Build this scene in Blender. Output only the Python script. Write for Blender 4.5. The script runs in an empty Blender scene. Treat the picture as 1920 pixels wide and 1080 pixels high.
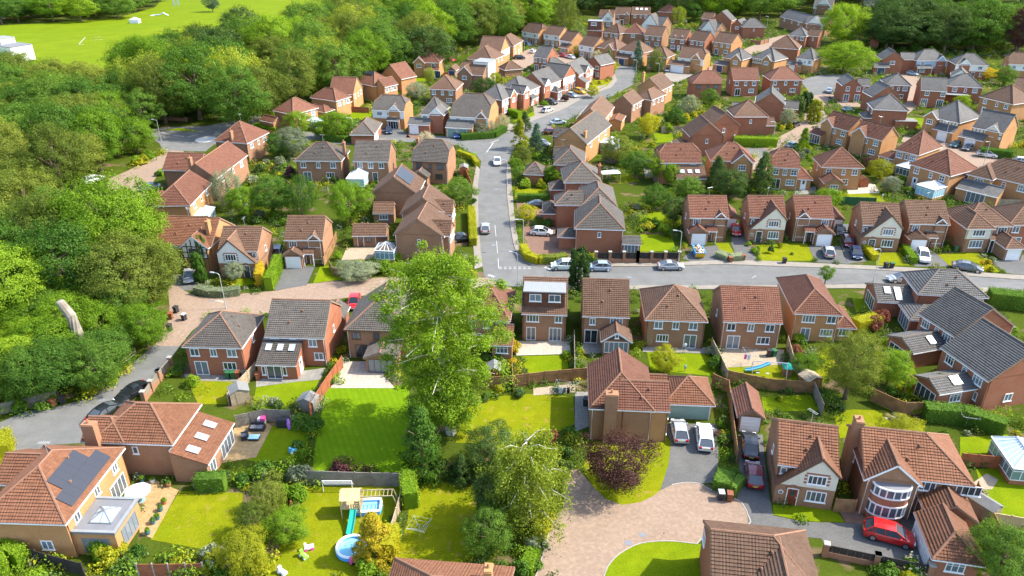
import bpy, bmesh, math, random
import numpy as np
from mathutils import Vector, Matrix
from mathutils.geometry import tessellate_polygon
random.seed(7)
SC = bpy.context.scene
COL = SC.collection
R = math.radians

# ---------------------------------------------------------------- camera, sky, sun, exposure
FPX, PITCH, CAMH = 1400.0, R(27.4), 54.0
cam_d = bpy.data.cameras.new('camera')
cam_d.sensor_width = 36.0
cam_d.lens = 36.0 * FPX / 1920.0
cam_d.clip_start, cam_d.clip_end = 1.0, 6000.0
cam = bpy.data.objects.new('camera', cam_d)
COL.objects.link(cam)
cam.location = (0, 0, CAMH)
cam.rotation_euler = (math.pi / 2 - PITCH, 0, 0)
SC.camera = cam

SUN_EL, SUN_AZ = R(46), R(84)        # azimuth measured clockwise from +Y (the view direction)
w = bpy.data.worlds.new('World'); SC.world = w; w.use_nodes = True
nt = w.node_tree; nt.nodes.clear()
sky = nt.nodes.new('ShaderNodeTexSky'); sky.sky_type = 'NISHITA'; sky.sun_disc = False
sky.sun_elevation = SUN_EL; sky.sun_rotation = SUN_AZ; sky.dust_density = 1.4; sky.ozone_density = 0.6
bg = nt.nodes.new('ShaderNodeBackground'); bg.inputs[1].default_value = 0.15
wo = nt.nodes.new('ShaderNodeOutputWorld')
nt.links.new(sky.outputs[0], bg.inputs[0]); nt.links.new(bg.outputs[0], wo.inputs[0])
sd = bpy.data.lights.new('sun', 'SUN'); sd.energy = 3.0; sd.angle = R(0.6); sd.color = (1.0, 0.92, 0.78)
sun = bpy.data.objects.new('sun', sd); COL.objects.link(sun)
sdir = Vector((math.sin(SUN_AZ) * math.cos(SUN_EL), math.cos(SUN_AZ) * math.cos(SUN_EL), math.sin(SUN_EL)))
sun.rotation_euler = (-sdir).to_track_quat('-Z', 'Y').to_euler()
sun.location = sdir * 300
SC.view_settings.view_transform = 'Standard'; SC.view_settings.look = 'None'
SC.view_settings.gamma = 1.0; SC.view_settings.exposure = 1.72; SC.view_settings.use_curve_mapping = False
SC.render.engine = 'CYCLES'
SC.cycles.max_bounces = 6; SC.cycles.diffuse_bounces = 3; SC.cycles.glossy_bounces = 3
SC.cycles.transmission_bounces = 4; SC.cycles.transparent_max_bounces = 6
SC.cycles.caustics_reflective = False; SC.cycles.caustics_refractive = False

def U(px, py, z=0.0):
    """Where the sight line through a spot of the survey photograph meets the level z."""
    a = (px - 960) / FPX; b = -(py - 540) / FPX
    dy = math.cos(PITCH) + b * math.sin(PITCH); dz = -math.sin(PITCH) + b * math.cos(PITCH)
    t = (z - CAMH) / dz
    return Vector((a * t, dy * t, z))

# ---------------------------------------------------------------- object helpers
def tag(o, label=None, cat=None, group=None, kind=None):
    if label: o['label'] = label
    if cat: o['category'] = cat
    if group: o['group'] = group
    if kind: o['kind'] = kind
    return o
def empty(name, loc, rz=0.0, **k):
    o = bpy.data.objects.new(name, None); COL.objects.link(o)
    o.empty_display_size = 0.3
    o.location = loc; o.rotation_euler = (0, 0, rz)
    return tag(o, **k)
def link(name, me, parent=None, loc=None, rot=None, scale=None):
    o = bpy.data.objects.new(name, me); COL.objects.link(o)
    if parent is not None: o.parent = parent
    if loc is not None: o.location = loc
    if rot is not None: o.rotation_euler = rot
    if scale is not None: o.scale = scale
    return o
class MB:
    """collects faces; material index per face, optional uv in metres"""
    def __init__(s): s.v = []; s.f = []; s.m = []; s.uv = []
    def face(s, pts, m=0, uv=None):
        i = len(s.v); s.v += [tuple(p) for p in pts]; s.f.append(tuple(range(i, i + len(pts)))); s.m.append(m)
        if uv is None:
            p = [Vector(q) for q in pts]; n = Vector((0, 0, 0))
            for a in range(len(p)): n += p[a].cross(p[(a + 1) % len(p)])
            n = n.normalized() if n.length > 1e-9 else Vector((0, 0, 1))
            if abs(n.z) > 0.95: uv = [(q.x, q.y) for q in p]
            else:
                t = Vector((-n.y, n.x, 0)).normalized(); b = n.cross(t)
                uv = [(q.dot(t), q.dot(b)) for q in p]
        s.uv.append(uv)
    def box(s, x0, y0, z0, x1, y1, z1, m=0, bottom=False):
        if x1 < x0: x0, x1 = x1, x0
        if y1 < y0: y0, y1 = y1, y0
        if z1 < z0: z0, z1 = z1, z0
        s.face([(x0,y0,z0),(x1,y0,z0),(x1,y0,z1),(x0,y0,z1)], m); s.face([(x1,y0,z0),(x1,y1,z0),(x1,y1,z1),(x1,y0,z1)], m)
        s.face([(x1,y1,z0),(x0,y1,z0),(x0,y1,z1),(x1,y1,z1)], m); s.face([(x0,y1,z0),(x0,y0,z0),(x0,y0,z1),(x0,y1,z1)], m)
        s.face([(x0,y0,z1),(x1,y0,z1),(x1,y1,z1),(x0,y1,z1)], m)
        if bottom: s.face([(x0,y0,z0),(x0,y1,z0),(x1,y1,z0),(x1,y0,z0)], m)
    def tube(s, pts, rad, n=6, m=0, cap=True):
        pts = [Vector(p) for p in pts]; rs = rad if isinstance(rad, (list, tuple)) else [rad] * len(pts)
        rings = []
        for i, p in enumerate(pts):
            d = (pts[min(i + 1, len(pts) - 1)] - pts[max(i - 1, 0)])
            d = d.normalized() if d.length > 1e-9 else Vector((0, 0, 1))
            a = d.cross(Vector((0, 0, 1)));
            a = a.normalized() if a.length > 1e-3 else Vector((1, 0, 0))
            b = d.cross(a)
            rings.append([p + (a * math.cos(2 * math.pi * k / n) + b * math.sin(2 * math.pi * k / n)) * rs[i] for k in range(n)])
        for i in range(len(rings) - 1):
            for k in range(n):
                s.face([rings[i][k], rings[i + 1][k], rings[i + 1][(k + 1) % n], rings[i][(k + 1) % n]], m)
        if cap: s.face(rings[-1], m); s.face(rings[0][::-1], m)
    def prism(s, poly, z0, z1, m=0, ms=None):
        """flat polygon (xy) extruded; concave allowed"""
        if ms is None: ms = m
        tri = tessellate_polygon([[Vector((p[0], p[1], 0)) for p in poly]])
        for t in tri:
            a, b, c = (poly[i] for i in t)
            if (b[0]-a[0])*(c[1]-a[1]) - (b[1]-a[1])*(c[0]-a[0]) < 0: b, c = c, b
            s.face([(a[0],a[1],z1),(b[0],b[1],z1),(c[0],c[1],z1)], m)
        ar = sum(poly[i][0]*poly[(i+1)%len(poly)][1]-poly[(i+1)%len(poly)][0]*poly[i][1] for i in range(len(poly)))
        q = poly if ar > 0 else poly[::-1]
        for i in range(len(q)):
            a, b = q[i], q[(i+1) % len(q)]
            s.face([(a[0],a[1],z0),(b[0],b[1],z0),(b[0],b[1],z1),(a[0],a[1],z1)], ms)
    def mesh(s, name, mats, smooth=False):
        me = bpy.data.meshes.new(name)
        me.from_pydata(s.v, [], s.f)
        for m in mats: me.materials.append(m)
        if any(s.m): me.polygons.foreach_set('material_index', s.m)
        uvl = me.uv_layers.new(name='UVMap')
        flat = [c for u in s.uv for p in u for c in p]
        uvl.data.foreach_set('uv', flat)
        if smooth: me.polygons.foreach_set('use_smooth', [True] * len(me.polygons))
        me.update()
        return me
    def build(s, name, mats, parent=None, smooth=False, **k):
        if not isinstance(mats, (list, tuple)): mats = [mats]
        return link(name, s.mesh(name, mats, smooth), parent, **k)

# ---------------------------------------------------------------- materials
M = {}
def newmat(name):
    m = bpy.data.materials.new(name); m.use_nodes = True
    nt = m.node_tree; b = nt.nodes['Principled BSDF']
    return m, nt, b
def nd(nt, t, **k):
    n = nt.nodes.new('ShaderNode' + t)
    for a, v in k.items():
        if a.startswith('i_'): n.inputs[int(a[2:]) if a[2:].isdigit() else a[2:]].default_value = v
        else: setattr(n, a, v)
    return n
def c4(c): return (c[0], c[1], c[2], 1.0)
def mixc(nt, fac, a, b, mode='MIX'):
    n = nt.nodes.new('ShaderNodeMix'); n.data_type = 'RGBA'; n.blend_type = mode
    for s, v in ((0, fac), (6, a), (7, b)):
        if hasattr(v, 'is_output') or isinstance(v, bpy.types.NodeSocket): nt.links.new(v, n.inputs[s])
        else: n.inputs[s].default_value = v if s == 0 else c4(v)
    return n.outputs[2]
def ramp(nt, src, stops):
    n = nt.nodes.new('ShaderNodeValToRGB'); e = n.color_ramp.elements
    while len(e) < len(stops): e.new(0.5)
    for i, (p, c) in enumerate(stops):
        e[i].position = p; e[i].color = c4(c) if not isinstance(c, (int, float)) else (c, c, c, 1)
    nt.links.new(src, n.inputs[0]); return n.outputs[0]
def noise(nt, vec, scale, detail=4.0, rough=0.55):
    n = nd(nt, 'TexNoise'); n.inputs['Scale'].default_value = scale; n.inputs['Detail'].default_value = detail; n.inputs['Roughness'].default_value = rough
    if vec is not None: nt.links.new(vec, n.inputs['Vector'])
    return n.outputs[0]
def bump(nt, b, h, strength=0.3, dist=0.05):
    n = nd(nt, 'Bump'); n.inputs['Strength'].default_value = strength; n.inputs['Distance'].default_value = dist
    nt.links.new(h, n.inputs['Height']); nt.links.new(n.outputs[0], b.inputs['Normal'])
def plain(name, col, rough=0.6, spec=0.4, metal=0.0, vary=0.0):
    m, nt, b = newmat(name)
    b.inputs['Base Color'].default_value = c4(col); b.inputs['Roughness'].default_value = rough
    b.inputs['Specular IOR Level'].default_value = spec; b.inputs['Metallic'].default_value = metal
    if vary:
        g = nd(nt, 'NewGeometry'); n = noise(nt, g.outputs['Position'], 1.3, 5)
        c = mixc(nt, ramp(nt, n, [(0.3, 0.0), (0.7, 1.0)]), [x * (1 - vary) for x in col], [min(1, x * (1 + vary)) for x in col])
        nt.links.new(c, b.inputs['Base Color'])
    M[name] = m; return m

def ground_mat(name, c_lo, c_hi, scales=(0.08, 0.6, 6.0), rough=0.95, extra=None, bumps=0.25, patch=None):
    m, nt, b = newmat(name); g = nd(nt, 'NewGeometry'); P = g.outputs['Position']
    n1, n2, n3 = (noise(nt, P, s, 5) for s in scales)
    c = mixc(nt, ramp(nt, n1, [(0.35, 0.0), (0.68, 1.0)]), c_lo, c_hi)
    mid = [(a + d) / 2 for a, d in zip(c_lo, c_hi)]
    c = mixc(nt, ramp(nt, n2, [(0.32, 0.0), (0.66, 0.9)]), c, [x * 0.72 for x in mid])
    c = mixc(nt, ramp(nt, n3, [(0.35, 0.0), (0.75, 0.7)]), c, [min(1, x * 1.22) for x in c_hi])
    if patch:
        n4 = noise(nt, P, patch[0], 3)
        c = mixc(nt, ramp(nt, n4, [(patch[1], 0.0), (patch[1] + 0.08, 1.0)]), c, patch[2])
    if extra: c = extra(nt, P, c)
    nt.links.new(c, b.inputs['Base Color']); b.inputs['Roughness'].default_value = rough
    b.inputs['Specular IOR Level'].default_value = 0.03
    bump(nt, b, n3, bumps, 0.08)
    M[name] = m; return m
def stripes(ang, width, amt):
    def f(nt, P, c):
        mp = nd(nt, 'Mapping'); nt.links.new(P, mp.inputs[0]); mp.inputs['Rotation'].default_value = (0, 0, ang)
        wv = nd(nt, 'TexWave'); wv.wave_profile = 'SIN'; wv.inputs['Scale'].default_value = math.pi / 10 / width; wv.inputs['Distortion'].default_value = 0.6
        wv.inputs['Detail'].default_value = 1.0
        nt.links.new(mp.outputs[0], wv.inputs[0])
        return mixc(nt, ramp(nt, wv.outputs[1], [(0.4, 0.0), (0.6, amt)]), c, (0.085, 0.165, 0.008))
    return f
ground_mat('soil', (0.03, 0.05, 0.006), (0.062, 0.088, 0.009), (0.05, 0.5, 4.0), patch=(0.25, 0.56, (0.13, 0.095, 0.055)))
ground_mat('lawn', (0.07, 0.14, 0.003), (0.165, 0.21, 0.005), (0.25, 0.7, 7.0))
ground_mat('lawn_dry', (0.088, 0.142, 0.003), (0.195, 0.202, 0.006), (0.22, 0.8, 7.0), patch=(0.9, 0.60, (0.22, 0.18, 0.03)))
ground_mat('lawn_striped', (0.09, 0.18, 0.003), (0.14, 0.225, 0.005), (0.2, 0.9, 7.0), extra=stripes(R(-22), 0.7, 0.42))
ground_mat('field', (0.105, 0.17, 0.004), (0.15, 0.195, 0.007), (0.02, 0.12, 1.5), extra=stripes(R(80), 6.0, 0.16))
def tarmac(name, lo, hi):
    def ex(nt, P, c):        # patched and re-laid strips
        br = nd(nt, 'TexBrick'); nt.links.new(P, br.inputs['Vector']); br.inputs['Scale'].default_value = 0.16; br.inputs['Color1'].default_value = c4((.86,)*3); br.inputs['Color2'].default_value = c4((1.08,)*3); br.inputs['Mortar'].default_value = c4((.8,)*3); br.inputs['Mortar Size'].default_value = .004; br.inputs['Brick Width'].default_value = 1.7; br.inputs['Row Height'].default_value = .5
        return mixc(nt, 0.6, c, mixc(nt, 1.0, c, br.outputs[0], 'MULTIPLY'))
    return ground_mat(name, lo, hi, (0.09, 0.5, 9.0), rough=0.85, bumps=0.15, extra=ex)
tarmac('asphalt', (0.125, 0.129, 0.128), (0.165, 0.167, 0.162))
ground_mat('asphalt_dark', (0.09, 0.092, 0.092), (0.135, 0.135, 0.13), (0.2, 0.8, 9.0), rough=0.85, bumps=0.15)
ground_mat('slabs', (0.20, 0.18, 0.155), (0.265, 0.24, 0.205), (0.2, 1.0, 9.0), rough=0.85, bumps=0.1)
def pavers(name, a, b_, grout, sc, w=0.5, h=0.25, off=0.5):
    m, nt, b = newmat(name); g = nd(nt, 'NewGeometry'); P = g.outputs['Position']
    br = nd(nt, 'TexBrick'); nt.links.new(P, br.inputs['Vector']); br.inputs['Scale'].default_value = sc
    br.inputs['Color1'].default_value = c4(a); br.inputs['Color2'].default_value = c4(b_); br.inputs['Mortar'].default_value = c4(grout)
    br.inputs['Mortar Size'].default_value = 0.02; br.inputs['Brick Width'].default_value = w; br.inputs['Row Height'].default_value = h; br.offset = off
    n1 = noise(nt, P, 0.25, 5); n2 = noise(nt, P, 2.2, 5)
    c = mixc(nt, ramp(nt, n1, [(0.3, 0.0), (0.7, 0.5)]), br.outputs[0], [x * 0.75 for x in a])
    c = mixc(nt, ramp(nt, n2, [(0.45, 0.0), (0.8, 0.55)]), c, [x * 1.25 for x in b_])
    nt.links.new(c, b.inputs['Base Color']); b.inputs['Roughness'].default_value = 0.9; b.inputs['Specular IOR Level'].default_value = 0.2
    bump(nt, b, br.outputs[1], -0.3, 0.01); M[name] = m
pavers('block_paving', (0.245, 0.178, 0.13), (0.30, 0.222, 0.165), (0.15, 0.11, 0.085), 2.2)
pavers('block_red', (0.17, 0.098, 0.07), (0.21, 0.125, 0.09), (0.1, 0.07, 0.055), 2.2)
pavers('patio', (0.36, 0.325, 0.265), (0.43, 0.385, 0.32), (0.2, 0.18, 0.155), 1.0, 0.6, 0.6, 0.0)
pavers('patio_grey', (0.20, 0.19, 0.172), (0.25, 0.238, 0.215), (0.12, 0.16, 0.15), 1.0, 0.6, 0.6, 0.0)
pavers('decking', (0.36, 0.25, 0.115), (0.43, 0.30, 0.15), (0.14, 0.09, 0.05), 1.0, 3.0, 0.15, 0.5)
ground_mat('gravel', (0.27, 0.22, 0.155), (0.36, 0.30, 0.22), (0.3, 2.0, 12.0))

def roof_mat(name, base, weather, joint):
    """concrete tiles in uv metres: 0.30 wide, 0.34 gauge; roll profile as fine relief"""
    m, nt, b = newmat(name)
    uv = nd(nt, 'UVMap'); uv.uv_map = 'UVMap'
    sep = nd(nt, 'SeparateXYZ'); nt.links.new(uv.outputs[0], sep.inputs[0])
    def mth(op, a, bv=None):
        n = nd(nt, 'Math', operation=op)
        for i, v in enumerate((a, bv)):
            if v is None: continue
            if isinstance(v, (int, float)): n.inputs[i].default_value = v
            else: nt.links.new(v, n.inputs[i])
        return n.outputs[0]
    tu = mth('DIVIDE', sep.outputs[0], 0.30); tv = mth('DIVIDE', sep.outputs[1], 0.34)
    iu = mth('FLOOR', tu); iv = mth('FLOOR', tv)
    cb = nd(nt, 'CombineXYZ'); nt.links.new(iu, cb.inputs[0]); nt.links.new(iv, cb.inputs[1])
    wn = nd(nt, 'TexWhiteNoise'); wn.noise_dimensions = '3D'; nt.links.new(cb.outputs[0], wn.inputs[0])
    oi = nd(nt, 'ObjectInfo')
    g = nd(nt, 'NewGeometry')
    n1 = noise(nt, g.outputs['Position'], 0.45, 5); n2 = noise(nt, g.outputs['Position'], 3.0, 4)
    c = mixc(nt, wn.outputs[0], [x * 0.80 for x in base], [min(1, x * 1.18) for x in base])
    c = mixc(nt, ramp(nt, n1, [(0.38, 0.0), (0.72, 0.6)]), c, weather)
    c = mixc(nt, ramp(nt, n2, [(0.55, 0.0), (0.8, 0.35)]), c, [x * 1.4 for x in weather])
    hs = nd(nt, 'HueSaturation'); nt.links.new(c, hs.inputs['Color'])
    mr = nd(nt, 'MapRange'); nt.links.new(oi.outputs['Random'], mr.inputs[0]); mr.inputs[3].default_value = 0.82; mr.inputs[4].default_value = 1.16
    nt.links.new(mr.outputs[0], hs.inputs['Value'])
    fu = mth('FRACT', tu); fv = mth('FRACT', tv)
    roll = mth('ABSOLUTE', mth('SINE', mth('MULTIPLY', fu, math.pi)))
    h = mth('ADD', mth('MULTIPLY', roll, 0.6), mth('MULTIPLY', mth('SUBTRACT', 1.0, fv), 0.8))
    nt.links.new(hs.outputs[0], b.inputs['Base Color']); b.inputs['Roughness'].default_value = 0.82; b.inputs['Specular IOR Level'].default_value = 0.25
    bump(nt, b, h, 0.85, 0.05)
    M[name] = m
roof_mat('tile_brown', (0.112, 0.064, 0.041), (0.135, 0.082, 0.055), (0.05, 0.03, 0.02))
roof_mat('tile_red', (0.135, 0.057, 0.036), (0.155, 0.071, 0.046), (0.06, 0.03, 0.02))
roof_mat('tile_terracotta', (0.155, 0.068, 0.037), (0.178, 0.085, 0.05), (0.06, 0.03, 0.02))
roof_mat('tile_grey', (0.09, 0.08, 0.07), (0.112, 0.10, 0.087), (0.03, 0.03, 0.03))
roof_mat('tile_slate', (0.092, 0.09, 0.087), (0.12, 0.117, 0.111), (0.03, 0.03, 0.03))
def brick_mat(name, c1, c2, mortar):
    m, nt, b = newmat(name); uv = nd(nt, 'UVMap'); uv.uv_map = 'UVMap'
    br = nd(nt, 'TexBrick'); nt.links.new(uv.outputs[0], br.inputs['Vector']); br.inputs['Scale'].default_value = 4.4
    br.inputs['Brick Width'].default_value = 1.0; br.inputs['Row Height'].default_value = 0.333; br.inputs['Mortar Size'].default_value = 0.035
    br.inputs['Color1'].default_value = c4(c1); br.inputs['Color2'].default_value = c4(c2); br.inputs['Mortar'].default_value = c4(mortar)
    g = nd(nt, 'NewGeometry'); n = noise(nt, g.outputs['Position'], 0.6, 5); n2 = noise(nt, g.outputs['Position'], 5.0, 3)
    c = mixc(nt, ramp(nt, n, [(0.35, 0.0), (0.75, 0.5)]), br.outputs[0], [x * 0.8 for x in c1])
    c = mixc(nt, ramp(nt, n2, [(0.4, 0.0), (0.8, 0.4)]), c, [x * 1.2 for x in c2])
    nt.links.new(c, b.inputs['Base Color']); b.inputs['Roughness'].default_value = 0.9; b.inputs['Specular IOR Level'].default_value = 0.15
    bump(nt, b, br.outputs[1], -0.3, 0.01); M[name] = m
brick_mat('brick_orange', (0.38, 0.175, 0.062), (0.46, 0.225, 0.085), (0.40, 0.30, 0.2))
brick_mat('brick_brown', (0.25, 0.122, 0.066), (0.32, 0.162, 0.088), (0.32, 0.24, 0.17))
brick_mat('brick_red', (0.28, 0.092, 0.045), (0.34, 0.118, 0.06), (0.32, 0.22, 0.16))
plain('white_paint', (0.80, 0.80, 0.79), 0.45)
plain('render_white', (0.74, 0.72, 0.67), 0.9, 0.1, vary=0.06)
plain('render_cream', (0.66, 0.60, 0.49), 0.9, 0.1, vary=0.06)
plain('render_blue', (0.36, 0.45, 0.55), 0.9, 0.1, vary=0.05)
plain('timber_dark', (0.055, 0.035, 0.025), 0.7)
plain('brown_trim', (0.13, 0.07, 0.045), 0.6)
plain('ridge_clay', (0.22, 0.12, 0.078), 0.85, 0.2, vary=0.15)
plain('ridge_grey', (0.15, 0.125, 0.105), 0.85, 0.2, vary=0.15)
plain('lead', (0.17, 0.18, 0.2), 0.6)
plain('concrete', (0.30, 0.285, 0.255), 0.9, 0.2, vary=0.12)
plain('kerb_stone', (0.31, 0.295, 0.27), 0.9, 0.2, vary=0.12)
plain('road_paint', (0.46, 0.46, 0.44), 0.8, 0.2)
plain('felt', (0.17, 0.175, 0.17), 0.85, vary=0.1)
plain('verge', (0.25, 0.17, 0.12), 0.9, vary=0.1)
plain('flat_roof', (0.22, 0.235, 0.245), 0.8, vary=0.06)
plain('flat_dark', (0.16, 0.165, 0.18), 0.7, vary=0.08)
plain('solar', (0.03, 0.034, 0.046), 0.35, 0.4)
plain('door_dark', (0.05, 0.055, 0.07), 0.4)
plain('door_red', (0.20, 0.03, 0.025), 0.4)
plain('door_brown', (0.16, 0.075, 0.035), 0.5)
plain('door_green', (0.20, 0.30, 0.26), 0.5)
plain('door_navy', (0.03, 0.06, 0.13), 0.45)
plain('curtain', (0.6, 0.58, 0.53), 0.9)
plain('metal_grey', (0.45, 0.46, 0.47), 0.4, metal=0.6)
plain('galv', (0.55, 0.57, 0.58), 0.45, metal=0.5)
plain('black_plastic', (0.03, 0.03, 0.033), 0.5)
plain('brown_plastic', (0.22, 0.075, 0.035), 0.5)
plain('green_plastic', (0.03, 0.12, 0.05), 0.5)
plain('grey_plastic', (0.35, 0.37, 0.38), 0.5)
plain('tyre', (0.025, 0.025, 0.026), 0.85)
plain('alloy', (0.5, 0.51, 0.52), 0.3, metal=0.8)
plain('lamp_red', (0.45, 0.015, 0.01), 0.25)
plain('lamp_clear', (0.75, 0.78, 0.8), 0.15)
plain('plate_yellow', (0.75, 0.6, 0.05), 0.5)
plain('plate_white', (0.78, 0.78, 0.74), 0.5)
plain('bark', (0.16, 0.12, 0.085), 0.95, 0.1, vary=0.3)
plain('bark_pale', (0.5, 0.46, 0.40), 0.95, 0.1, vary=0.25)
plain('bark_stump', (0.25, 0.22, 0.18), 0.95, 0.1, vary=0.3)
plain('fence_brown', (0.27, 0.155, 0.075), 0.9, 0.1, vary=0.25)
plain('fence_pale', (0.36, 0.29, 0.20), 0.9, 0.1, vary=0.22)
plain('fence_red', (0.30, 0.11, 0.055), 0.9, 0.1, vary=0.22)
plain('fence_grey', (0.22, 0.195, 0.16), 0.9, 0.1, vary=0.22)
plain('fence_dark', (0.045, 0.04, 0.036), 0.9, 0.1, vary=0.2)
plain('wood_light', (0.48, 0.36, 0.2), 0.8, vary=0.15)
plain('slide_green', (0.02, 0.35, 0.28), 0.35)
plain('slide_blue', (0.12, 0.42, 0.62), 0.35)
plain('pool_blue', (0.05, 0.30, 0.66), 0.35)
plain('pool_white', (0.75, 0.80, 0.85), 0.35)
plain('pink', (0.75, 0.10, 0.35), 0.5)
plain('purple', (0.35, 0.15, 0.5), 0.6)
plain('toy_green', (0.25, 0.55, 0.06), 0.4)
plain('toy_yellow', (0.75, 0.45, 0.02), 0.4)
plain('white_cloth', (0.58, 0.62, 0.67), 0.9)
plain('skin', (0.55, 0.33, 0.24), 0.6)
plain('denim', (0.10, 0.14, 0.24), 0.9)
plain('hair_brown', (0.06, 0.035, 0.02), 0.8)
plain('terracotta_pot', (0.40, 0.16, 0.08), 0.85)
plain('teal_pot', (0.05, 0.16, 0.2), 0.4)
def glass(name, col, rough=0.06):
    m, nt, b = newmat(name); b.inputs['Base Color'].default_value = c4(col); b.inputs['Roughness'].default_value = rough
    b.inputs['Specular IOR Level'].default_value = 0.8; M[name] = m
    oi = nd(nt, 'ObjectInfo'); n = nd(nt, 'MapRange'); nt.links.new(oi.outputs['Random'], n.inputs[0])
    hs = nd(nt, 'HueSaturation'); hs.inputs['Color'].default_value = c4(col); n.inputs[3].default_value = 0.35; n.inputs[4].default_value = 4.0
    nt.links.new(n.outputs[0], hs.inputs['Value']); nt.links.new(hs.outputs[0], b.inputs['Base Color'])
glass('glass', (0.045, 0.055, 0.065)); glass('glass_blue', (0.10, 0.17, 0.2)); glass('car_glass', (0.02, 0.024, 0.028), 0.04)
plain('conservatory_glass', (0.42, 0.56, 0.62), 0.12, 0.8)
plain('polycarbonate', (0.72, 0.75, 0.76), 0.3, 0.5)
plain('water', (0.20, 0.50, 0.66), 0.05, 0.6)
def leaf_mat(name, a, b_, trans=0.35, tint=None):
    m = bpy.data.materials.new(name); m.use_nodes = True; nt = m.node_tree; nt.nodes.clear()
    g = nd(nt, 'NewGeometry'); oi = nd(nt, 'ObjectInfo')
    c = mixc(nt, g.outputs['Random Per Island'], a, b_)
    n = noise(nt, g.outputs['Position'], 0.35, 3)
    c = mixc(nt, ramp(nt, n, [(0.4, 0.0), (0.7, 0.55)]), c, tint or [b_[0] * 1.15, b_[1] * 1.1, b_[2]])
    hs = nd(nt, 'HueSaturation'); nt.links.new(c, hs.inputs['Color'])
    mr = nd(nt, 'MapRange'); nt.links.new(oi.outputs['Random'], mr.inputs[0]); mr.inputs[3].default_value = 0.72; mr.inputs[4].default_value = 1.25
    nt.links.new(mr.outputs[0], hs.inputs['Value'])
    mh = nd(nt, 'MapRange'); nt.links.new(oi.outputs['Random'], mh.inputs[0]); mh.inputs[3].default_value = 0.515; mh.inputs[4].default_value = 0.488
    nt.links.new(mh.outputs[0], hs.inputs['Hue']); hs.inputs['Saturation'].default_value = 0.97
    d = nd(nt, 'BsdfDiffuse'); t = nd(nt, 'BsdfTranslucent'); gl = nd(nt, 'BsdfGlossy'); gl.inputs['Roughness'].default_value = 0.45
    gl.inputs['Color'].default_value = (0.5, 0.55, 0.45, 1)
    nt.links.new(hs.outputs[0], d.inputs[0])
    tc = mixc(nt, 1.0, hs.outputs[0], (1.25, 1.15, 0.5), 'MULTIPLY'); nt.links.new(tc, t.inputs[0])
    mx = nd(nt, 'MixShader'); mx.inputs[0].default_value = trans; nt.links.new(d.outputs[0], mx.inputs[1]); nt.links.new(t.outputs[0], mx.inputs[2])
    m2 = nd(nt, 'MixShader'); m2.inputs[0].default_value = 0.012; nt.links.new(mx.outputs[0], m2.inputs[1]); nt.links.new(gl.outputs[0], m2.inputs[2])
    o = nd(nt, 'OutputMaterial'); nt.links.new(m2.outputs[0], o.inputs[0]); M[name] = m
leaf_mat('leaf_mid', (0.048, 0.118, 0.013), (0.112, 0.215, 0.023))
leaf_mat('leaf_bright', (0.108, 0.22, 0.008), (0.20, 0.325, 0.012), 0.42)
leaf_mat('leaf_hornbeam', (0.09, 0.185, 0.007), (0.175, 0.295, 0.011), 0.4)
leaf_mat('leaf_olive', (0.095, 0.14, 0.018), (0.175, 0.22, 0.028))
leaf_mat('leaf_dark', (0.036, 0.08, 0.016), (0.082, 0.14, 0.03), 0.25)
leaf_mat('leaf_yellow', (0.24, 0.285, 0.008), (0.39, 0.39, 0.012), 0.42)
leaf_mat('leaf_gold', (0.36, 0.27, 0.010), (0.50, 0.40, 0.014), 0.4)
leaf_mat('leaf_purple', (0.055, 0.02, 0.023), (0.12, 0.048, 0.05), 0.3, tint=(0.135, 0.06, 0.058))
leaf_mat('leaf_red', (0.16, 0.05, 0.035), (0.26, 0.09, 0.06), 0.3)
leaf_mat('leaf_grey', (0.15, 0.19, 0.10), (0.26, 0.30, 0.19), 0.3)
leaf_mat('leaf_pale', (0.26, 0.28, 0.14), (0.5, 0.46, 0.36), 0.3)
leaf_mat('leaf_birch', (0.15, 0.215, 0.016), (0.27, 0.335, 0.03), 0.42)
leaf_mat('leaf_blue', (0.04, 0.09, 0.05), (0.09, 0.155, 0.095), 0.25)
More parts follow.
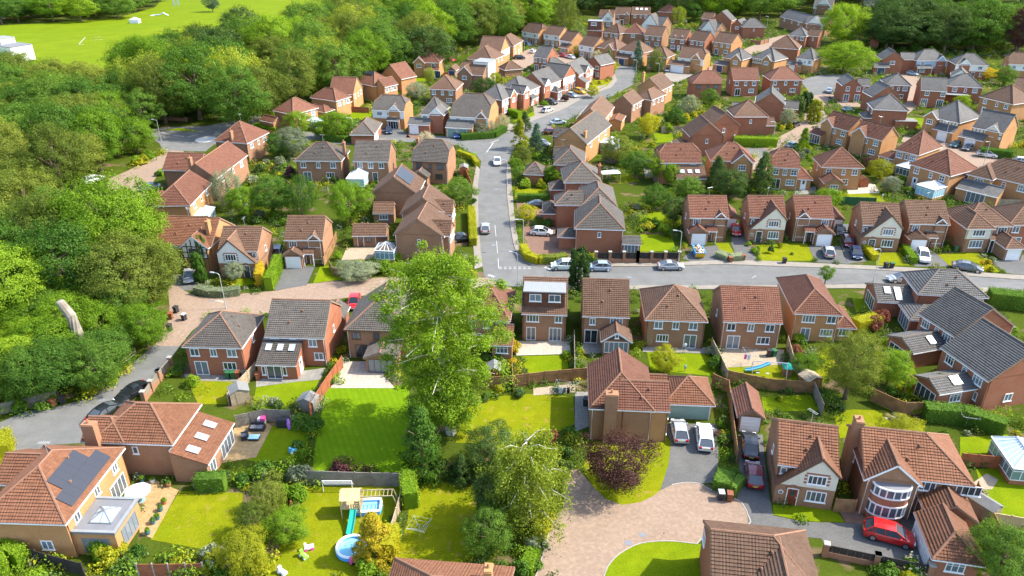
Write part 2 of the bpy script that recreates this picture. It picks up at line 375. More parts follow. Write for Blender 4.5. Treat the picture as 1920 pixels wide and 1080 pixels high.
# ---------------------------------------------------------------- roofs, walls, windows
def tiles(mb, poly, u, v, lod, m=0):
    """cover a convex sloping polygon with tile courses; poly lies in the plane of u (level) and v (up the slope)"""
    n = u.cross(v).normalized(); o = poly[0]
    P2 = [((p - o).dot(u), (p - o).dot(v)) for p in poly]
    if lod == 0:
        mb.face(poly, m, P2); return
    vmin = min(p[1] for p in P2); vmax = max(p[1] for p in P2)
    def rng(t):
        lo, hi = 1e9, -1e9
        for i in range(len(P2)):
            (a, b), (c, d) = P2[i], P2[(i + 1) % len(P2)]
            if abs(b - d) < 1e-6:
                if abs(b - t) < 1e-4: lo = min(lo, a, c); hi = max(hi, a, c)
            elif min(b, d) - 1e-6 <= t <= max(b, d) + 1e-6:
                x = a + (c - a) * (t - b) / (d - b); lo = min(lo, x); hi = max(hi, x)
        return lo, hi
    g = 0.30 if lod == 2 else 0.34; k = 0; t = vmin
    step = 0.12 if lod == 2 else None
    while t < vmax - 0.02:
        t1 = min(t + g, vmax); a0, a1 = rng(t + 1e-4); b0, b1 = rng(t1 - 1e-4)
        L, H = min(a0, b0), max(a1, b1)
        if lod == 2:
            c0 = math.ceil(L / step); cols = [L] + [c * step for c in range(c0, int(H / step) + 1) if L + 1e-3 < c * step < H - 1e-3] + [H]
        else: cols = [L, H]
        hh = [0.0 if lod == 1 else (0.018 if round(c / 0.12) % 2 else 0.0) for c in cols]
        bot = []; top = []; low = []
        for c, h in zip(cols, hh):
            cb = min(max(c, a0), a1); ct = min(max(c, b0), b1)
            bot.append((cb, t, 0.08 + h)); top.append((ct, t1, 0.008 + h)); low.append((cb, t, -0.01))
        def W(q): return o + u * q[0] + v * q[1] + n * q[2]
        for i in range(len(cols) - 1):
            mb.face([W(bot[i]), W(bot[i + 1]), W(top[i + 1]), W(top[i])], m, [bot[i][:2], bot[i + 1][:2], (top[i + 1][0], t1 - 0.002), (top[i][0], t1 - 0.002)])
            mb.face([W(low[i]), W(low[i + 1]), W(bot[i + 1]), W(bot[i])], m, [bot[i][:2], bot[i + 1][:2], bot[i + 1][:2], bot[i][:2]])
        t = t1; k += 1

def roof_geo(x0, y0, x1, y1, he, kind, tp, o=0.28, verge=0.14):
    ax, ea, eb = kind[0], kind[1], kind[2]
    if ax == 'X': s0, s1, t0, t1 = x0, x1, y0, y1; f = lambda s, t, z: Vector((s, t, z)); us = Vector((1, 0, 0)); ut = Vector((0, 1, 0))
    else: s0, s1, t0, t1 = y0, y1, x0, x1; f = lambda s, t, z: Vector((t, s, z)); us = Vector((0, 1, 0)); ut = Vector((1, 0, 0))
    hs = (t1 - t0) / 2; tm = (t0 + t1) / 2; L = s1 - s0
    ze = he - o * tp + 0.06; zr = he + hs * tp + 0.06
    ins = min(hs, (L / 2 if (ea == 'h' and eb == 'h') else L * 0.9))
    jh = 0.52
    def end(kd, s, sg):          # sg +1 for the low end
        if kd == 'h': return [(s - sg * o, 1.0, ze)], s + sg * ins
        if kd == 'j':
            zj = ze + (zr - ze) * jh
            return [(s - sg * verge, 1.0, ze), (s - sg * verge, 1 - jh, zj)], s - sg * verge + sg * hs * 0.45
        return [(s - sg * verge, 1.0, ze)], s - sg * verge
    EA, ra = end(ea, s0, 1); EB, rb = end(eb, s1, -1)
    if ra > rb: ra = rb = (ra + rb) / 2
    ho = hs + o; planes = []
    for sd in (-1, 1):
        pts = [f(s, tm + sd * ho * q, z) for s, q, z in EA]; ptb = [f(s, tm + sd * ho * q, z) for s, q, z in EB]
        poly = [pts[0]] + ptb + [f(rb, tm, zr)] + ([f(ra, tm, zr)] if rb - ra > 0.02 else []) + pts[:0:-1]
        vdir = (f(0, 0, zr) - f(0, sd * ho, ze)).normalized()
        u = us.copy()
        if u.cross(vdir).z < 0: poly = poly[::-1]; u = -u
        planes.append((poly, u, vdir))
    lines = [(f(ra, tm, zr), f(rb, tm, zr))] if rb - ra > 0.05 else []
    for kd, s, sg, E_, rr in ((ea, s0, 1, EA, ra), (eb, s1, -1, EB, rb)):
        if kd in 'hj':
            s_, q, z = E_[-1]
            a, b, c = f(s_, tm - ho * q, z), f(s_, tm + ho * q, z), f(rr, tm, zr)
            vdir = (c - (a + b) / 2).normalized(); u = (b - a).normalized(); poly = [a, b, c]
            if u.cross(vdir).z < 0: poly = [b, a, c]; u = -u
            planes.append((poly, u, vdir))
            lines += [(a, c), (b, c)]
    # gable infill outlines above the wall plate
    gab = []
    for kd, s, sg in ((ea, s0, 1), (eb, s1, -1)):
        if kd == 'g': gab.append([f(s, t0, he), f(s, t1, he), f(s, tm, he + hs * tp)])
        elif kd == 'j':
            zj = he + hs * tp * jh; d = hs * (1 - jh)
            gab.append([f(s, t0, he), f(s, t1, he), f(s, tm + d, zj), f(s, tm - d, zj)])
    eaves = []
    for sd in (-1, 1): eaves.append((f(EA[0][0], tm + sd * ho, ze), f(EB[0][0], tm + sd * ho, ze)))
    if ea == 'h': eaves.append((f(EA[0][0], tm - ho, ze), f(EA[0][0], tm + ho, ze)))
    if eb == 'h': eaves.append((f(EB[0][0], tm - ho, ze), f(EB[0][0], tm + ho, ze)))
    verges = []
    for kd, s, sg in ((ea, s0, 1), (eb, s1, -1)):
        if kd == 'g':
            ss = s - sg * (verge - 0.02)
            verges += [(f(ss, tm - ho, ze), f(ss, tm, zr)), (f(ss, tm + ho, ze), f(ss, tm, zr))]
    return planes, lines, gab, eaves, verges, zr

WIN = {}
def bar(mb, a, b, w, h, m=0, up=Vector((0, 0, 1))):
    a = Vector(a); b = Vector(b); d = b - a
    if d.length < 1e-4: return
    d.normalize(); s = d.cross(up); s = s.normalized() if s.length > 1e-3 else Vector((1, 0, 0)); t = s.cross(d)
    c = [a + s * i * w / 2 + t * j * h / 2 for i, j in ((-1, -1), (1, -1), (1, 1), (-1, 1))]
    e = [q + (b - a) for q in c]
    for i in range(4): mb.face([c[i], c[(i + 1) % 4], e[(i + 1) % 4], e[i]], m)
    mb.face(c[::-1], m); mb.face(e, m)
def win_mesh(w, h, n, grid, trim, two):
    k = (round(w, 2), round(h, 2), n, grid, trim, two)
    if k in WIN: return WIN[k]
    fr = MB(); t = 0.13 if two else 0.085
    fr.box(-w/2, -0.06, 0, w/2, 0.0, t); fr.box(-w/2, -0.06, h - t, w/2, 0.0, h)
    fr.box(-w/2, -0.059, t, -w/2 + t, 0.0, h - t); fr.box(w/2 - t, -0.059, t, w/2, 0.0, h - t)
    for i in range(1, n):
        x = -w/2 + w * i / n; fr.box(x - 0.035, -0.058, t, x + 0.035, 0, h - t)
    if grid == 1: fr.box(-w/2 + t, -0.05, h * 0.68, w/2 - t, -0.02, h * 0.68 + 0.05)
    elif grid == 2: fr.box(-w/2 + t, -0.05, h * 0.5 - .03, w/2 - t, -0.02, h * 0.5 + 0.03)
    if h < 1.7: fr.box(-w/2 - 0.08, -0.13, -0.07, w/2 + 0.08, 0.0, -0.002)
    pn = fr if two else MB()
    pn.face([(-w/2 + t/2, -0.025, t/2), (w/2 - t/2, -0.025, t/2), (w/2 - t/2, -0.025, h - t/2), (-w/2 + t/2, -0.025, h - t/2)], 1 if two else 0)
    mats = [M[trim], M['glass']]
    r = (fr.mesh('window', mats if two else [M[trim]]), None if two else pn.mesh('pane', [M['glass']]))
    WIN[k] = r; return r
DOORS = {}
def door_mesh(w, h, mat, trim, garage):
    k = (round(w, 2), round(h, 2), mat, trim, garage)
    if k in DOORS: return DOORS[k]
    b = MB(); b.box(-w/2 - 0.08, -0.07, 0, -w/2, 0, h + 0.08, 1); b.box(w/2, -0.07, 0, w/2 + 0.08, 0, h + 0.08, 1); b.box(-w/2, -0.07, h, w/2, 0, h + 0.08, 1)
    if garage:
        n = 8
        for i in range(n): b.box(-w/2, -0.035 if i % 2 else -0.02, h * i / n + 0.01, w/2, 0, h * (i + 1) / n, 0)
    else:
        b.box(-w/2, -0.03, 0.02, w/2, 0, h, 0); b.box(-0.22, -0.04, h * 0.55, 0.22, -0.03, h * 0.9, 2)
        b.box(w/2 - 0.12, -0.06, h * 0.46, w/2 - 0.06, -0.03, h * 0.52, 1)
    DOORS[k] = b.mesh('door', [M[mat], M[trim], M['glass']]); return DOORS[k]

class House:
    def __init__(s, A, B, D, roof, tile, brick, label, he=4.5, pitch=35, faces='Fs-s', lod=None, name='house', cat='house', group=None, trim='white_paint', upper=None, main=True, win=1):
        kz = float(np.interp(A[1], [320, 450], [1.11, 1.0])); hz_ = he; he = he * kz      # taller storeys up the slope
        a = U(A[0], A[1], he); b = U(B[0], B[1], he); d = (b - a); d.z = 0; s.W = d.length
        s.ang = math.atan2(d.y, d.x); ca, sa = math.cos(s.ang), math.sin(s.ang)
        if isinstance(D, tuple):
            q = U(D[1], D[2], he) - a; D = min(abs(-q.x * sa + q.y * ca), 8.6 if A[1] < 132 else 99)
        he = hz_; s.D = D; s.origin = Vector((a.x, a.y, 0))
        # gutters overhang the wall by about 0.25 m
        ym = (A[1] + B[1]) / 2
        s.lod = (2 if ym > 545 else 1 if ym > 250 else 0) if lod is None else lod
        s.root = empty(name, s.origin, s.ang, label=label, cat=cat, group=group); s.root.scale.z = kz
        s.tile, s.brick, s.trim, s.two, s.win_on = tile, brick, trim, ym < 230, win
        s.blocks = []; s.roofs = []
        if main: s.block(0.25, 0.25, s.W - 0.25, s.D - 0.25, he, roof, pitch, faces, upper)
    def block(s, x0, y0, x1, y1, he, roof, pitch=35, faces='----', upper=None, brick=None, tile=None, walls=True, o=0.28, gmat=None, lod=None, vm='verge'):
        tp = math.tan(R(pitch)); brick = brick or s.brick; tile = tile or s.tile; lod = s.lod if lod is None else lod
        bk = dict(x0=x0, y0=y0, x1=x1, y1=y1, he=he, tp=tp, kind=roof); s.blocks.append(bk)
        rk = 'ridge_grey' if tile in ('tile_slate',) else 'ridge_clay'
        wl = MB()
        if walls:
            z1 = he + (y1 - y0) * tp if roof[0] == 'L' else he
            if roof[0] == 'L':
                wl.face([(x0,y0,0),(x1,y0,0),(x1,y0,he),(x0,y0,he)]); wl.face([(x1,y0,0),(x1,y1,0),(x1,y1,z1),(x1,y0,he)])
                wl.face([(x0,y1,0),(x0,y0,0),(x0,y0,he),(x0,y1,z1)]); wl.face([(x1,y1,0),(x0,y1,0),(x0,y1,z1),(x1,y1,z1)])
            else:
                for q in ([(x0,y0),(x1,y0)], [(x1,y0),(x1,y1)], [(x1,y1),(x0,y1)], [(x0,y1),(x0,y0)]):
                    wl.face([(*q[0],0),(*q[1],0),(*q[1],he + .1),(*q[0],he + .1)])
        rm = MB()
        if roof[0] in 'XY':
            planes, lines, gab, eaves, verges, zr = roof_geo(x0, y0, x1, y1, he, roof, tp, o)
            bk['zr'] = zr
            for p, u, v in planes: tiles(rm, p, u, v, lod)
            if walls:
                for g in gab: wl.face(g, 1 if gmat else 0)
            ro = rm.build('roof', M[tile], s.root)
            rd = MB()
            for a, b in lines: rd.tube([a + Vector((0, 0, .03)), b + Vector((0, 0, .03))], 0.115, 5)
            if lines: rd.build('ridge_tiles', M[rk], ro)
            gt = MB()
            for a, b in eaves:
                a = a + Vector((0, 0, -0.07)); b = b + Vector((0, 0, -0.07)); bar(gt, a, b, 0.12, 0.13)
            for a, b in verges: bar(gt, a + Vector((0, 0, -0.10)), b + Vector((0, 0, -0.10)), 0.05, 0.2, 1)
            gt.build('gutter', [M[s.trim], M[vm if gmat is None else s.trim]], ro)
        elif roof[0] == 'L':
            z1 = he + (y1 - y0) * tp + 0.06; a = Vector((x0 - .1, y0 - o, he - o * tp + .06)); b = Vector((x1 + .1, y0 - o, a.z)); c = Vector((x1 + .1, y1 - .02, z1)); d = Vector((x0 - .1, y1 - .02, z1))
            tiles(rm, [a, b, c, d], Vector((1, 0, 0)), (d - a).normalized(), lod)
            rm.face([a + Vector((0,0,-.06)), d + Vector((0,0,-.06)), c + Vector((0,0,-.06)), b + Vector((0,0,-.06))])
            ro = rm.build('roof', M[tile], s.root)
            gt = MB(); bar(gt, a + Vector((0, 0, -.06)), b + Vector((0, 0, -.06)), 0.12, 0.12); gt.build('gutter', M[s.trim], ro)
            fl = MB(); fl.box(x0 - .05, y1 - .1, z1 + .0, x1 + .05, y1 - .01, z1 + .16); fl.build('flashing', M['lead'], ro)
        else:
            rm.box(x0 - .15, y0 - .15, he, x1 + .15, y1 + (.15 if roof[1:2] != 'b' else -.01), he + .16)
            ro = rm.build('roof', M['flat_dark' if 'd' in roof else 'flat_roof'], s.root)
        bk['roof'] = ro; s.roofs.append(ro)
        if walls:
            wo = wl.build('wall', [M[brick], M[gmat]] if gmat else M[brick], s.root)
            if upper:
                um = MB(); e = 0.03; z0 = 2.45
                um.face([(x0 - e, y0 - e, z0), (x1 + e, y0 - e, z0), (x1 + e, y0 - e, he), (x0 - e, y0 - e, he)])
                um.face([(x1 + e, y0 - e, z0), (x1 + e, y0, z0), (x1 + e, y0, he), (x1 + e, y0 - e, he)])
                um.face([(x0 - e, y0, z0), (x0 - e, y0 - e, z0), (x0 - e, y0 - e, he), (x0 - e, y0, he)])
                um.build('render_panel', M[upper], s.root)
        if walls and lod and roof[0] in 'XY' and he > 3: s.fittings(bk, roof)
        s.cur = bk; s.up_off = 0.03 if upper else 0.0
        for i, fc in enumerate(faces): s.preset(i, fc, bk)
        return bk
    def fittings(s, bk, roof):
        if 'down' not in WIN:
            m = MB(); m.tube([(0, -.07, 0), (0, -.07, 4.2), (0, -.25, 4.4)], .045, 6); WIN['down'] = (m.mesh('downpipe', [M['white_paint']]), m.mesh('downpipe', [M['timber_dark']]))
            m = MB(); m.box(-.1, -.13, 0, .1, .13, .16); m.tube([(0, 0, .16), (0, 0, .3)], .07, 7); WIN['vent'] = m.mesh('roof_vent', [M['ridge_clay']])
            m = MB(); m.tube([(0, 0, 0), (0, 0, 1.5)], .02, 5); m.tube([(-.5, 0, 1.45), (.6, 0, 1.45)], .014, 4)
            for i in range(6): m.tube([(-.45 + .2*i, -.22, 1.45), (-.45 + .2*i, .22, 1.45)], .009, 4)
            WIN['aerial'] = m.mesh('aerial', [M['galv']])
        d = WIN['down'][random.random() < .4]; k = 1 if bk['he'] > 4.3 else bk['he']/4.5
        for x in (bk['x0'] + .12, bk['x1'] - .12): link('downpipe', d, s.root, (x, bk['y0'], 0), None, (1, 1, k))
        an = math.atan(bk['tp'])
        if roof[0] == 'X':
            L = bk['x1'] - bk['x0']; hd = (bk['y1'] - bk['y0'])/2
            for f, q in ((random.uniform(.36, .48), .35), (random.uniform(.54, .64), .68)): t = hd*q; link('roof_vent', WIN['vent'], bk['roof'], (bk['x0'] + L*f, bk['y0'] + t, bk['he'] + t*bk['tp'] + .12), (an, 0, 0))
            if random.random() < .5: link('aerial', WIN['aerial'], bk['roof'], (bk['x0'] + L*.55, bk['y0'] + hd, bk['zr']), (0, 0, random.uniform(0, 3)))
    def place(s, bk, face, u, z, off=0.0):
        x0, y0, x1, y1 = bk['x0'], bk['y0'], bk['x1'], bk['y1']
        return [((x0 + u, y0 - off, z), 0), ((x1 + off, y0 + u, z), math.pi/2), ((x1 - u, y1 + off, z), math.pi), ((x0 - off, y1 - u, z), -math.pi/2)][face]
    def win(s, bk, face, u, z, w, h, n=2, grid=0, trim=None):
        loc, rz = s.place(bk, face, u, z, s.up_off if (face == 0 and z > 2.3) else 0.0)
        fm, pm = win_mesh(w, h, n, grid, trim or s.trim, s.two)
        o = link('window', fm, s.root, loc, (0, 0, rz))
        if pm: link('pane', pm, o)
    def door(s, bk, face, u, w=0.95, h=2.05, mat='door_dark', garage=False, trim=None):
        loc, rz = s.place(bk, face, u, 0.03)
        link('garage_door' if garage else 'door', door_mesh(w, h, mat, trim or s.trim, garage), s.root, loc, (0, 0, rz))
    def preset(s, face, c, bk):
        if c == '-': return
        W = (bk['x1'] - bk['x0']) if face in (0, 2) else (bk['y1'] - bk['y0']); g = s.win_on
        top = min(2.9, bk['he'] - 1.35)
        if c == 'R':
            s.win(bk, face, W*.15, top, 1.15, 1.1, 2, g == 2 and 2); s.win(bk, face, W*.49, top, .85, 1.1, 2, g == 2 and 2); s.win(bk, face, W*.82, top, 1.2, 1.1, 2, g == 2 and 2)
            s.win(bk, face, W*.22, .06, 1.7, 2.05, 2); s.win(bk, face, W*.74, .95, 1.7, 1.1, 3, g == 2 and 2)
        elif c == 'r':
            s.win(bk, face, W*.18, top, 1.1, 1.1, 2, g == 2 and 2); s.win(bk, face, W*.55, top, .7, 1.0, 1, g == 2 and 2); s.win(bk, face, W*.83, top, 1.1, 1.1, 2, g == 2 and 2)
            s.door(bk, face, W*.2, mat='white_paint'); s.win(bk, face, W*.6, .95, 1.7, 1.1, 3, g == 2 and 2)
        elif c == 'F':
            s.win(bk, face, W*.2, top, 1.4, 1.15, 3, g); s.win(bk, face, W*.78, top, 1.5, 1.15, 3, g)
            s.win(bk, face, W*.24, .8, 1.9, 1.35, 4, g); s.door(bk, face, W*.6, mat=random.choice(['door_dark', 'door_red', 'white_paint', 'door_navy'])); s.win(bk, face, W*.85, .9, .9, 1.2, 2, g)
        elif c == 'U':
            s.win(bk, face, W*.2, top, 1.3, 1.15, 3, g); s.win(bk, face, W*.52, top, .7, 1.0, 1, g); s.win(bk, face, W*.8, top, 1.4, 1.15, 3, g)
        elif c == 's': s.win(bk, face, W*.5, top - .1, .6, .95, 1)
        elif c == 'w': s.win(bk, face, W*.5, .9 if bk['he'] < 3.2 else top, min(1.6, W*.6), 1.1, 3, g)
        elif c == 'G': s.door(bk, face, W*.5, min(2.3, W - .5), 2.0, 'white_paint', True)
        elif c == 'g': s.door(bk, face, W*.5, min(2.3, W - .5), 2.0, 'door_green', True)
        elif c == 'n': s.door(bk, face, W*.5, min(2.3, W - .5), 2.0, 'door_navy', True)
        elif c == 'D': s.door(bk, face, W*.5, min(4.6, W - .5), 2.0, 'white_paint', True)
        elif c == 'd': s.door(bk, face, W*.5, mat='white_paint')
        elif c == 'f':
            s.win(bk, face, W*.5, .06, min(W - .5, 3.4), 2.05, 4)
    def gable(s, x0, w, proj=0.8, he=4.5, gmat=None, faces='w---', depth=None, upper=None, pitch=40):
        """front wing with its own gable"""
        bk = s.block(x0, .25 - proj, x0 + w, depth or s.D * .5, he, 'Ygg', pitch, faces, upper, gmat=gmat, vm=s.trim); return bk
    def gablet(s, x, w=2.0, z=4.35, gmat=None, proj=.12):
        s.block(x - w/2, .25 - proj, x + w/2, 2.2, z, 'Ygg', 42, '----', gmat=gmat, o=.12, lod=min(s.lod, 1), vm=s.trim)
    def garage(s, x0, w=2.9, proj=1.9, door='G', roof='Ygg', he=2.35):
        return s.block(x0, .25 - proj, x0 + w, .3, he, roof, 32, door + '---')
    def porch(s, x0, x1, proj=1.3, he=2.35, post=True):
        bk = s.block(x0, .25 - proj, x1, .27, he, 'L', 22, walls=False, o=.1)
        if post:
            p = MB()
            for x in (x0 + .1, x1 - .1): p.box(x - .05, .25 - proj, 0, x + .05, .35 - proj, he + .02)
            p.build('post', M['white_paint'], s.root)
        return bk
    def catslide(s, x0, x1, side=1, proj=.9, render='render_cream', apex=None):
        """tall rendered front gable, one slope sweeping down to the ground-floor ceiling; side=1: short slope on the right"""
        he = s.blocks[0]['he']; zl = 2.45; z0 = he - .1; y = .25 - proj; Wd = x1 - x0; tp = math.tan(R(45))
        # along t from the low foot to the high foot
        ta = ((z0 - zl) + Wd * tp) / (2 * tp); za = zl + ta * tp
        X = (lambda t: x0 + t) if side == 1 else (lambda t: x1 - t)
        wl = MB(); sg = side
        def pl(pts): return pts if sg == 1 else pts[::-1]
        wl.face(pl([(X(0), y, 0), (X(Wd), y, 0), (X(Wd), y, 2.5), (X(0), y, 2.5)]))
        wl.face(pl([(X(0.05), y, 2.5), (X(Wd), y, 2.5), (X(Wd), y, z0), (X(ta), y, za)]), 1)
        wl.face(pl([(X(Wd), y, 0), (X(Wd), .3, 0), (X(Wd), .3, z0), (X(Wd), y, z0)])); wl.face(pl([(X(0), .3, 0), (X(0), y, 0), (X(0), y, zl), (X(0), .3, zl)]))
        wl.build('wall', [M[s.brick], M[render]], s.root)
        rm = MB(); yb = s.D * .5; o = .2; nz = .08
        a = Vector((X(-o), y - .15, zl - o * tp + nz)); b = Vector((X(-o), yb, a.z)); c = Vector((X(ta), yb, za + nz)); d = Vector((X(ta), y - .15, za + nz))
        e = Vector((X(Wd + o), y - .15, z0 - o * tp + nz)); g = Vector((X(Wd + o), yb, e.z))
        for q in ([b, a, d, c], [e, g, c, d]):
            vv = (q[2] - q[1]).normalized(); uu = (q[1] - q[0]).normalized()
            if uu.cross(vv).z < 0: q = [q[1], q[0], q[3], q[2]]; uu = -uu; vv = (q[2] - q[1]).normalized()
            tiles(rm, q, uu, vv, s.lod)
        ro = rm.build('roof', M[s.tile], s.root)
        gt = MB(); dz = Vector((0, 0.03, -.1)); bar(gt, a + dz, d + dz, .05, .2); bar(gt, e + dz, d + dz, .05, .2); gt.build('barge_board', M['brown_trim'], ro)
        rd = MB(); rd.tube([d + Vector((0, 0, .02)), c + Vector((0, 0, .02))], .13, 5); rd.build('ridge_tiles', M['ridge_clay'], ro)
        bk = dict(x0=x0, y0=y, x1=x1, y1=1, he=he); t1 = lambda t: (t if side == 1 else Wd - t)
        s.up_off = 0
        s.win(bk, 0, t1(Wd * .66), 3.0, 1.75, 1.1, 4); s.win(bk, 0, t1(Wd * .7), .85, 1.9, 1.3, 4)
        s.door(bk, 0, t1(Wd * .3), mat='door_red' if s.lod == 2 else 'door_dark')
        ar = MB()
        for k in range(8):
            q0, q1 = math.pi * k / 8, math.pi * (k + 1) / 8; cx = X(Wd * .3)
            bar(ar, (cx + .62 * math.cos(q0), y - .03, 2.08 + .5 * math.sin(q0)), (cx + .62 * math.cos(q1), y - .03, 2.08 + .5 * math.sin(q1)), .05, .14, up=Vector((0, 1, 0)))
        ar.build('door_arch', M['brick_red'], s.root)
        wq = MB(); cx = X(Wd * .66)
        for q in (-1.08, 1.08):
            for zz in (3.0, 3.42, 3.84): wq.box(cx + q - .13, y - .02, zz, cx + q + .13, y - .003, zz + .24)
        wq.box(cx - 1.1, y - .021, 4.18, cx + 1.1, y - .004, 4.36); wq.build('brick_quoins', M['brick_red'], s.root)
        rw = MB(); cx = X(Wd * .1)
        rw.tube([(cx, y - .03, 1.5), (cx, y + .02, 1.5)], .26, 12); rw.build('round_window', M['white_paint'], s.root)
        rw = MB(); rw.tube([(cx, y - .045, 1.5), (cx, y - .03, 1.5)], .19, 12); rw.build('round_pane', M['glass'], s.root)
    def chimney(s, x, y, z1=None, w=.55, d=.95, base=0.0):
        z1 = z1 or s.blocks[0].get('zr', 7) + .9; c = MB(); c.box(x - w/2, y - d/2, base, x + w/2, y + d/2, z1)
        c.box(x - w/2 - .06, y - d/2 - .06, z1 - .25, x + w/2 + .06, y + d/2 + .06, z1 - .1)
        o = c.build('chimney', M[s.brick], s.roofs[0]); p = MB()
        p.tube([(x, y, z1), (x, y, z1 + .4)], [.14, .1], 8); p.build('chimney_pot', M['terracotta_pot'], o)
    def roofbox(s, bk, side, u, t, w, l, mat, name, th=.06, frame=None):
        """flat panel lying on a slope: u along the eave, t metres (level) in from the wall line"""
        an = math.atan(bk['tp']); x0, y0, x1, y1, he, tp = (bk[k] for k in ('x0', 'y0', 'x1', 'y1', 'he', 'tp'))
        z = he + t * tp + .19
        loc, rz = [((x0 + u, y0 + t, z), 0), ((x1 - t, y0 + u, z), math.pi/2), ((x1 - u, y1 - t, z), math.pi), ((x0 + t, y1 - u, z), -math.pi/2)][side]
        m = MB(); m.box(-w/2, -l/2, 0, w/2, l/2, th)
        o = m.build(name, M[mat], bk['roof'], loc=loc, rot=(an, 0, rz)); 
        if frame:
            f = MB()
            for a in ((-w/2 - .06, -l/2 - .06, w/2 + .06, -l/2), (-w/2 - .06, l/2, w/2 + .06, l/2 + .06), (-w/2 - .06, -l/2, -w/2, l/2), (w/2, -l/2, w/2 + .06, l/2)): f.box(a[0], a[1], 0, a[2], a[3], th + .03)
            o2 = f.build('skylight_frame', M[frame], bk['roof'], loc=loc, rot=(an, 0, rz))
        return o
    def skylight(s, bk, side, u, t, w=.75, l=1.1): s.roofbox(bk, side, u, t, w, l, 'conservatory_glass', 'skylight', frame='galv')
    def solar(s, bk, side, u0, t0, nu, nt, w=1.0, l=1.6):
        k = 1 / math.sqrt(1 + bk['tp'] ** 2)
        for i in range(nu):
            for j in range(nt): s.roofbox(bk, side, u0 + (i + .5) * (w + .008), t0 + (j + .5) * (l + .008) * k, w, l, 'solar', 'solar_panel', .05)
    def conservatory(s, x0, y0, x1, y1, he=2.1, top=.9, roof='conservatory_glass', dwarf=.6, label=None, gable=False):
        fr = MB(); gl = MB(); rf = MB(); t = .07
        dw = MB(); dw.box(x0, y0, 0, x1, y1, dwarf); 
        sides = [((x0, y0), (x1, y0)), ((x1, y0), (x1, y1)), ((x1, y1), (x0, y1)), ((x0, y1), (x0, y0))]
        for a, b in sides:
            L = math.dist(a, b); n = max(2, round(L / .85))
            for i in range(n + 1):
                x = a[0] + (b[0] - a[0]) * i / n; y = a[1] + (b[1] - a[1]) * i / n
                fr.box(x - t/2, y - t/2, dwarf, x + t/2, y + t/2, he)
            for z in (dwarf, he - .35, he): bar(fr, (*a, z), (*b, z), .09, .08)
            gl.face([(*a, dwarf), (*b, dwarf), (*b, he), (*a, he)])
        cx, cy = (x0 + x1)/2, (y0 + y1)/2; lx, ly = x1 - x0, y1 - y0; o = .12
        c = [(x0 - o, y0 - o, he + .05), (x1 + o, y0 - o, he + .05), (x1 + o, y1 + o, he + .05), (x0 - o, y1 + o, he + .05)]
        zt = he + top
        if gable: r0, r1 = (cx, y0 - o, zt), (cx, y1 + o, zt)
        elif ly >= lx: r0, r1 = (cx, y0 + lx/2, zt), (cx, max(y0 + lx/2 + .05, y1 - lx * .25), zt)
        else: r0, r1 = (x0 + ly/2, cy, zt), (x1 - ly/2, cy, zt)
        if gable or ly >= lx:
            pl = [[c[0], c[1], r0], [c[1], c[2], r1, r0], [c[2], c[3], r1], [c[3], c[0], r0, r1]]
        else: pl = [[c[0], c[1], r1, r0], [c[1], c[2], r1], [c[2], c[3], r0, r1], [c[3], c[0], r0]]
        for p in pl:
            rf.face(p); a, b = Vector(p[0]), Vector(p[1]); n = max(2, round((b - a).length / .8))
            T = [Vector(q) for q in p[2:]]
            for i in range(n + 1):
                f = i / n; q = a.lerp(b, f); tt = T[0] if len(T) == 1 else T[1].lerp(T[0], f)
                up = Vector((0, 0, .03)); bar(fr, q + up, tt + up, .07, .06)
            bar(fr, a, b, .12, .1)
        bar(fr, Vector(r0) + Vector((0, 0, .06)), Vector(r1) + Vector((0, 0, .06)), .14, .12)
        o = fr.build('conservatory', M['white_paint'], s.root)
        gl.build('glazing', M['glass_blue'], o); rf.build('conservatory_roof', M[roof], o); dw.build('dwarf_wall', M[s.brick], o)
        return o
    def timber(s, x0, x1, y, z0, z1, gab=None, render='render_cream'):
        """half-timbered panel on the front"""
        t = MB(); pts = [(x0, y - .03, z0), (x1, y - .03, z0), (x1, y - .03, z1)] + ([((x0 + x1)/2, y - .03, gab)] if gab else []) + [(x0, y - .03, z1)]
        t.face(pts); t.build('render_panel', M[render], s.root)
        b = MB(); n = max(2, int((x1 - x0) / .8))
        for i in range(n + 1):
            x = x0 + (x1 - x0) * i / n; zz = z1 if not gab else z1 + (gab - z1) * (1 - abs(2 * i / n - 1)) * .9
            b.box(x - .08, y - .07, z0, x + .08, y - .031, zz)
        for z in (z0, (z0 + z1)/2, z1): b.box(x0, y - .068, z - .08, x1, y - .031, z + .08)
        b.build('timber_frame', M['timber_dark'], s.root)
# ---------------------------------------------------------------- ground, roads, gardens
g_ = MB(); S = 3500
g_.face([(-S, -S, 0), (S, -S, 0), (S, S, 0), (-S, S, 0)])
tag(g_.build('ground', M['soil']), 'dark planted earth between gardens, roads and houses', 'ground', kind='structure')
SHEETS = []
def sheet(name, px, z, mat, label, kerb=False):
    poly = [tuple(U(x, y, 0))[:2] for x, y in px]
    SHEETS.append(poly); m = MB(); m.prism(poly, -.05, z, 0, 0)
    o = m.build(name, M[mat]); return tag(o, label, name.replace('_', ' '), kind='structure')
def smooth(px, n=4):
    """Catmull-Rom through the points"""
    r = []; N = len(px)
    for i in range(N - 1):
        p0, p1, p2, p3 = px[max(i-1, 0)], px[i], px[i+1], px[min(i+2, N-1)]
        for k in range(n):
            t = k / n
            r.append(tuple(.5 * (2*p1[j] + (p2[j]-p0[j])*t + (2*p0[j]-5*p1[j]+4*p2[j]-p3[j])*t*t + (3*p1[j]-p0[j]-3*p2[j]+p3[j])*t**3) for j in (0, 1)))
    return r + [px[-1]]
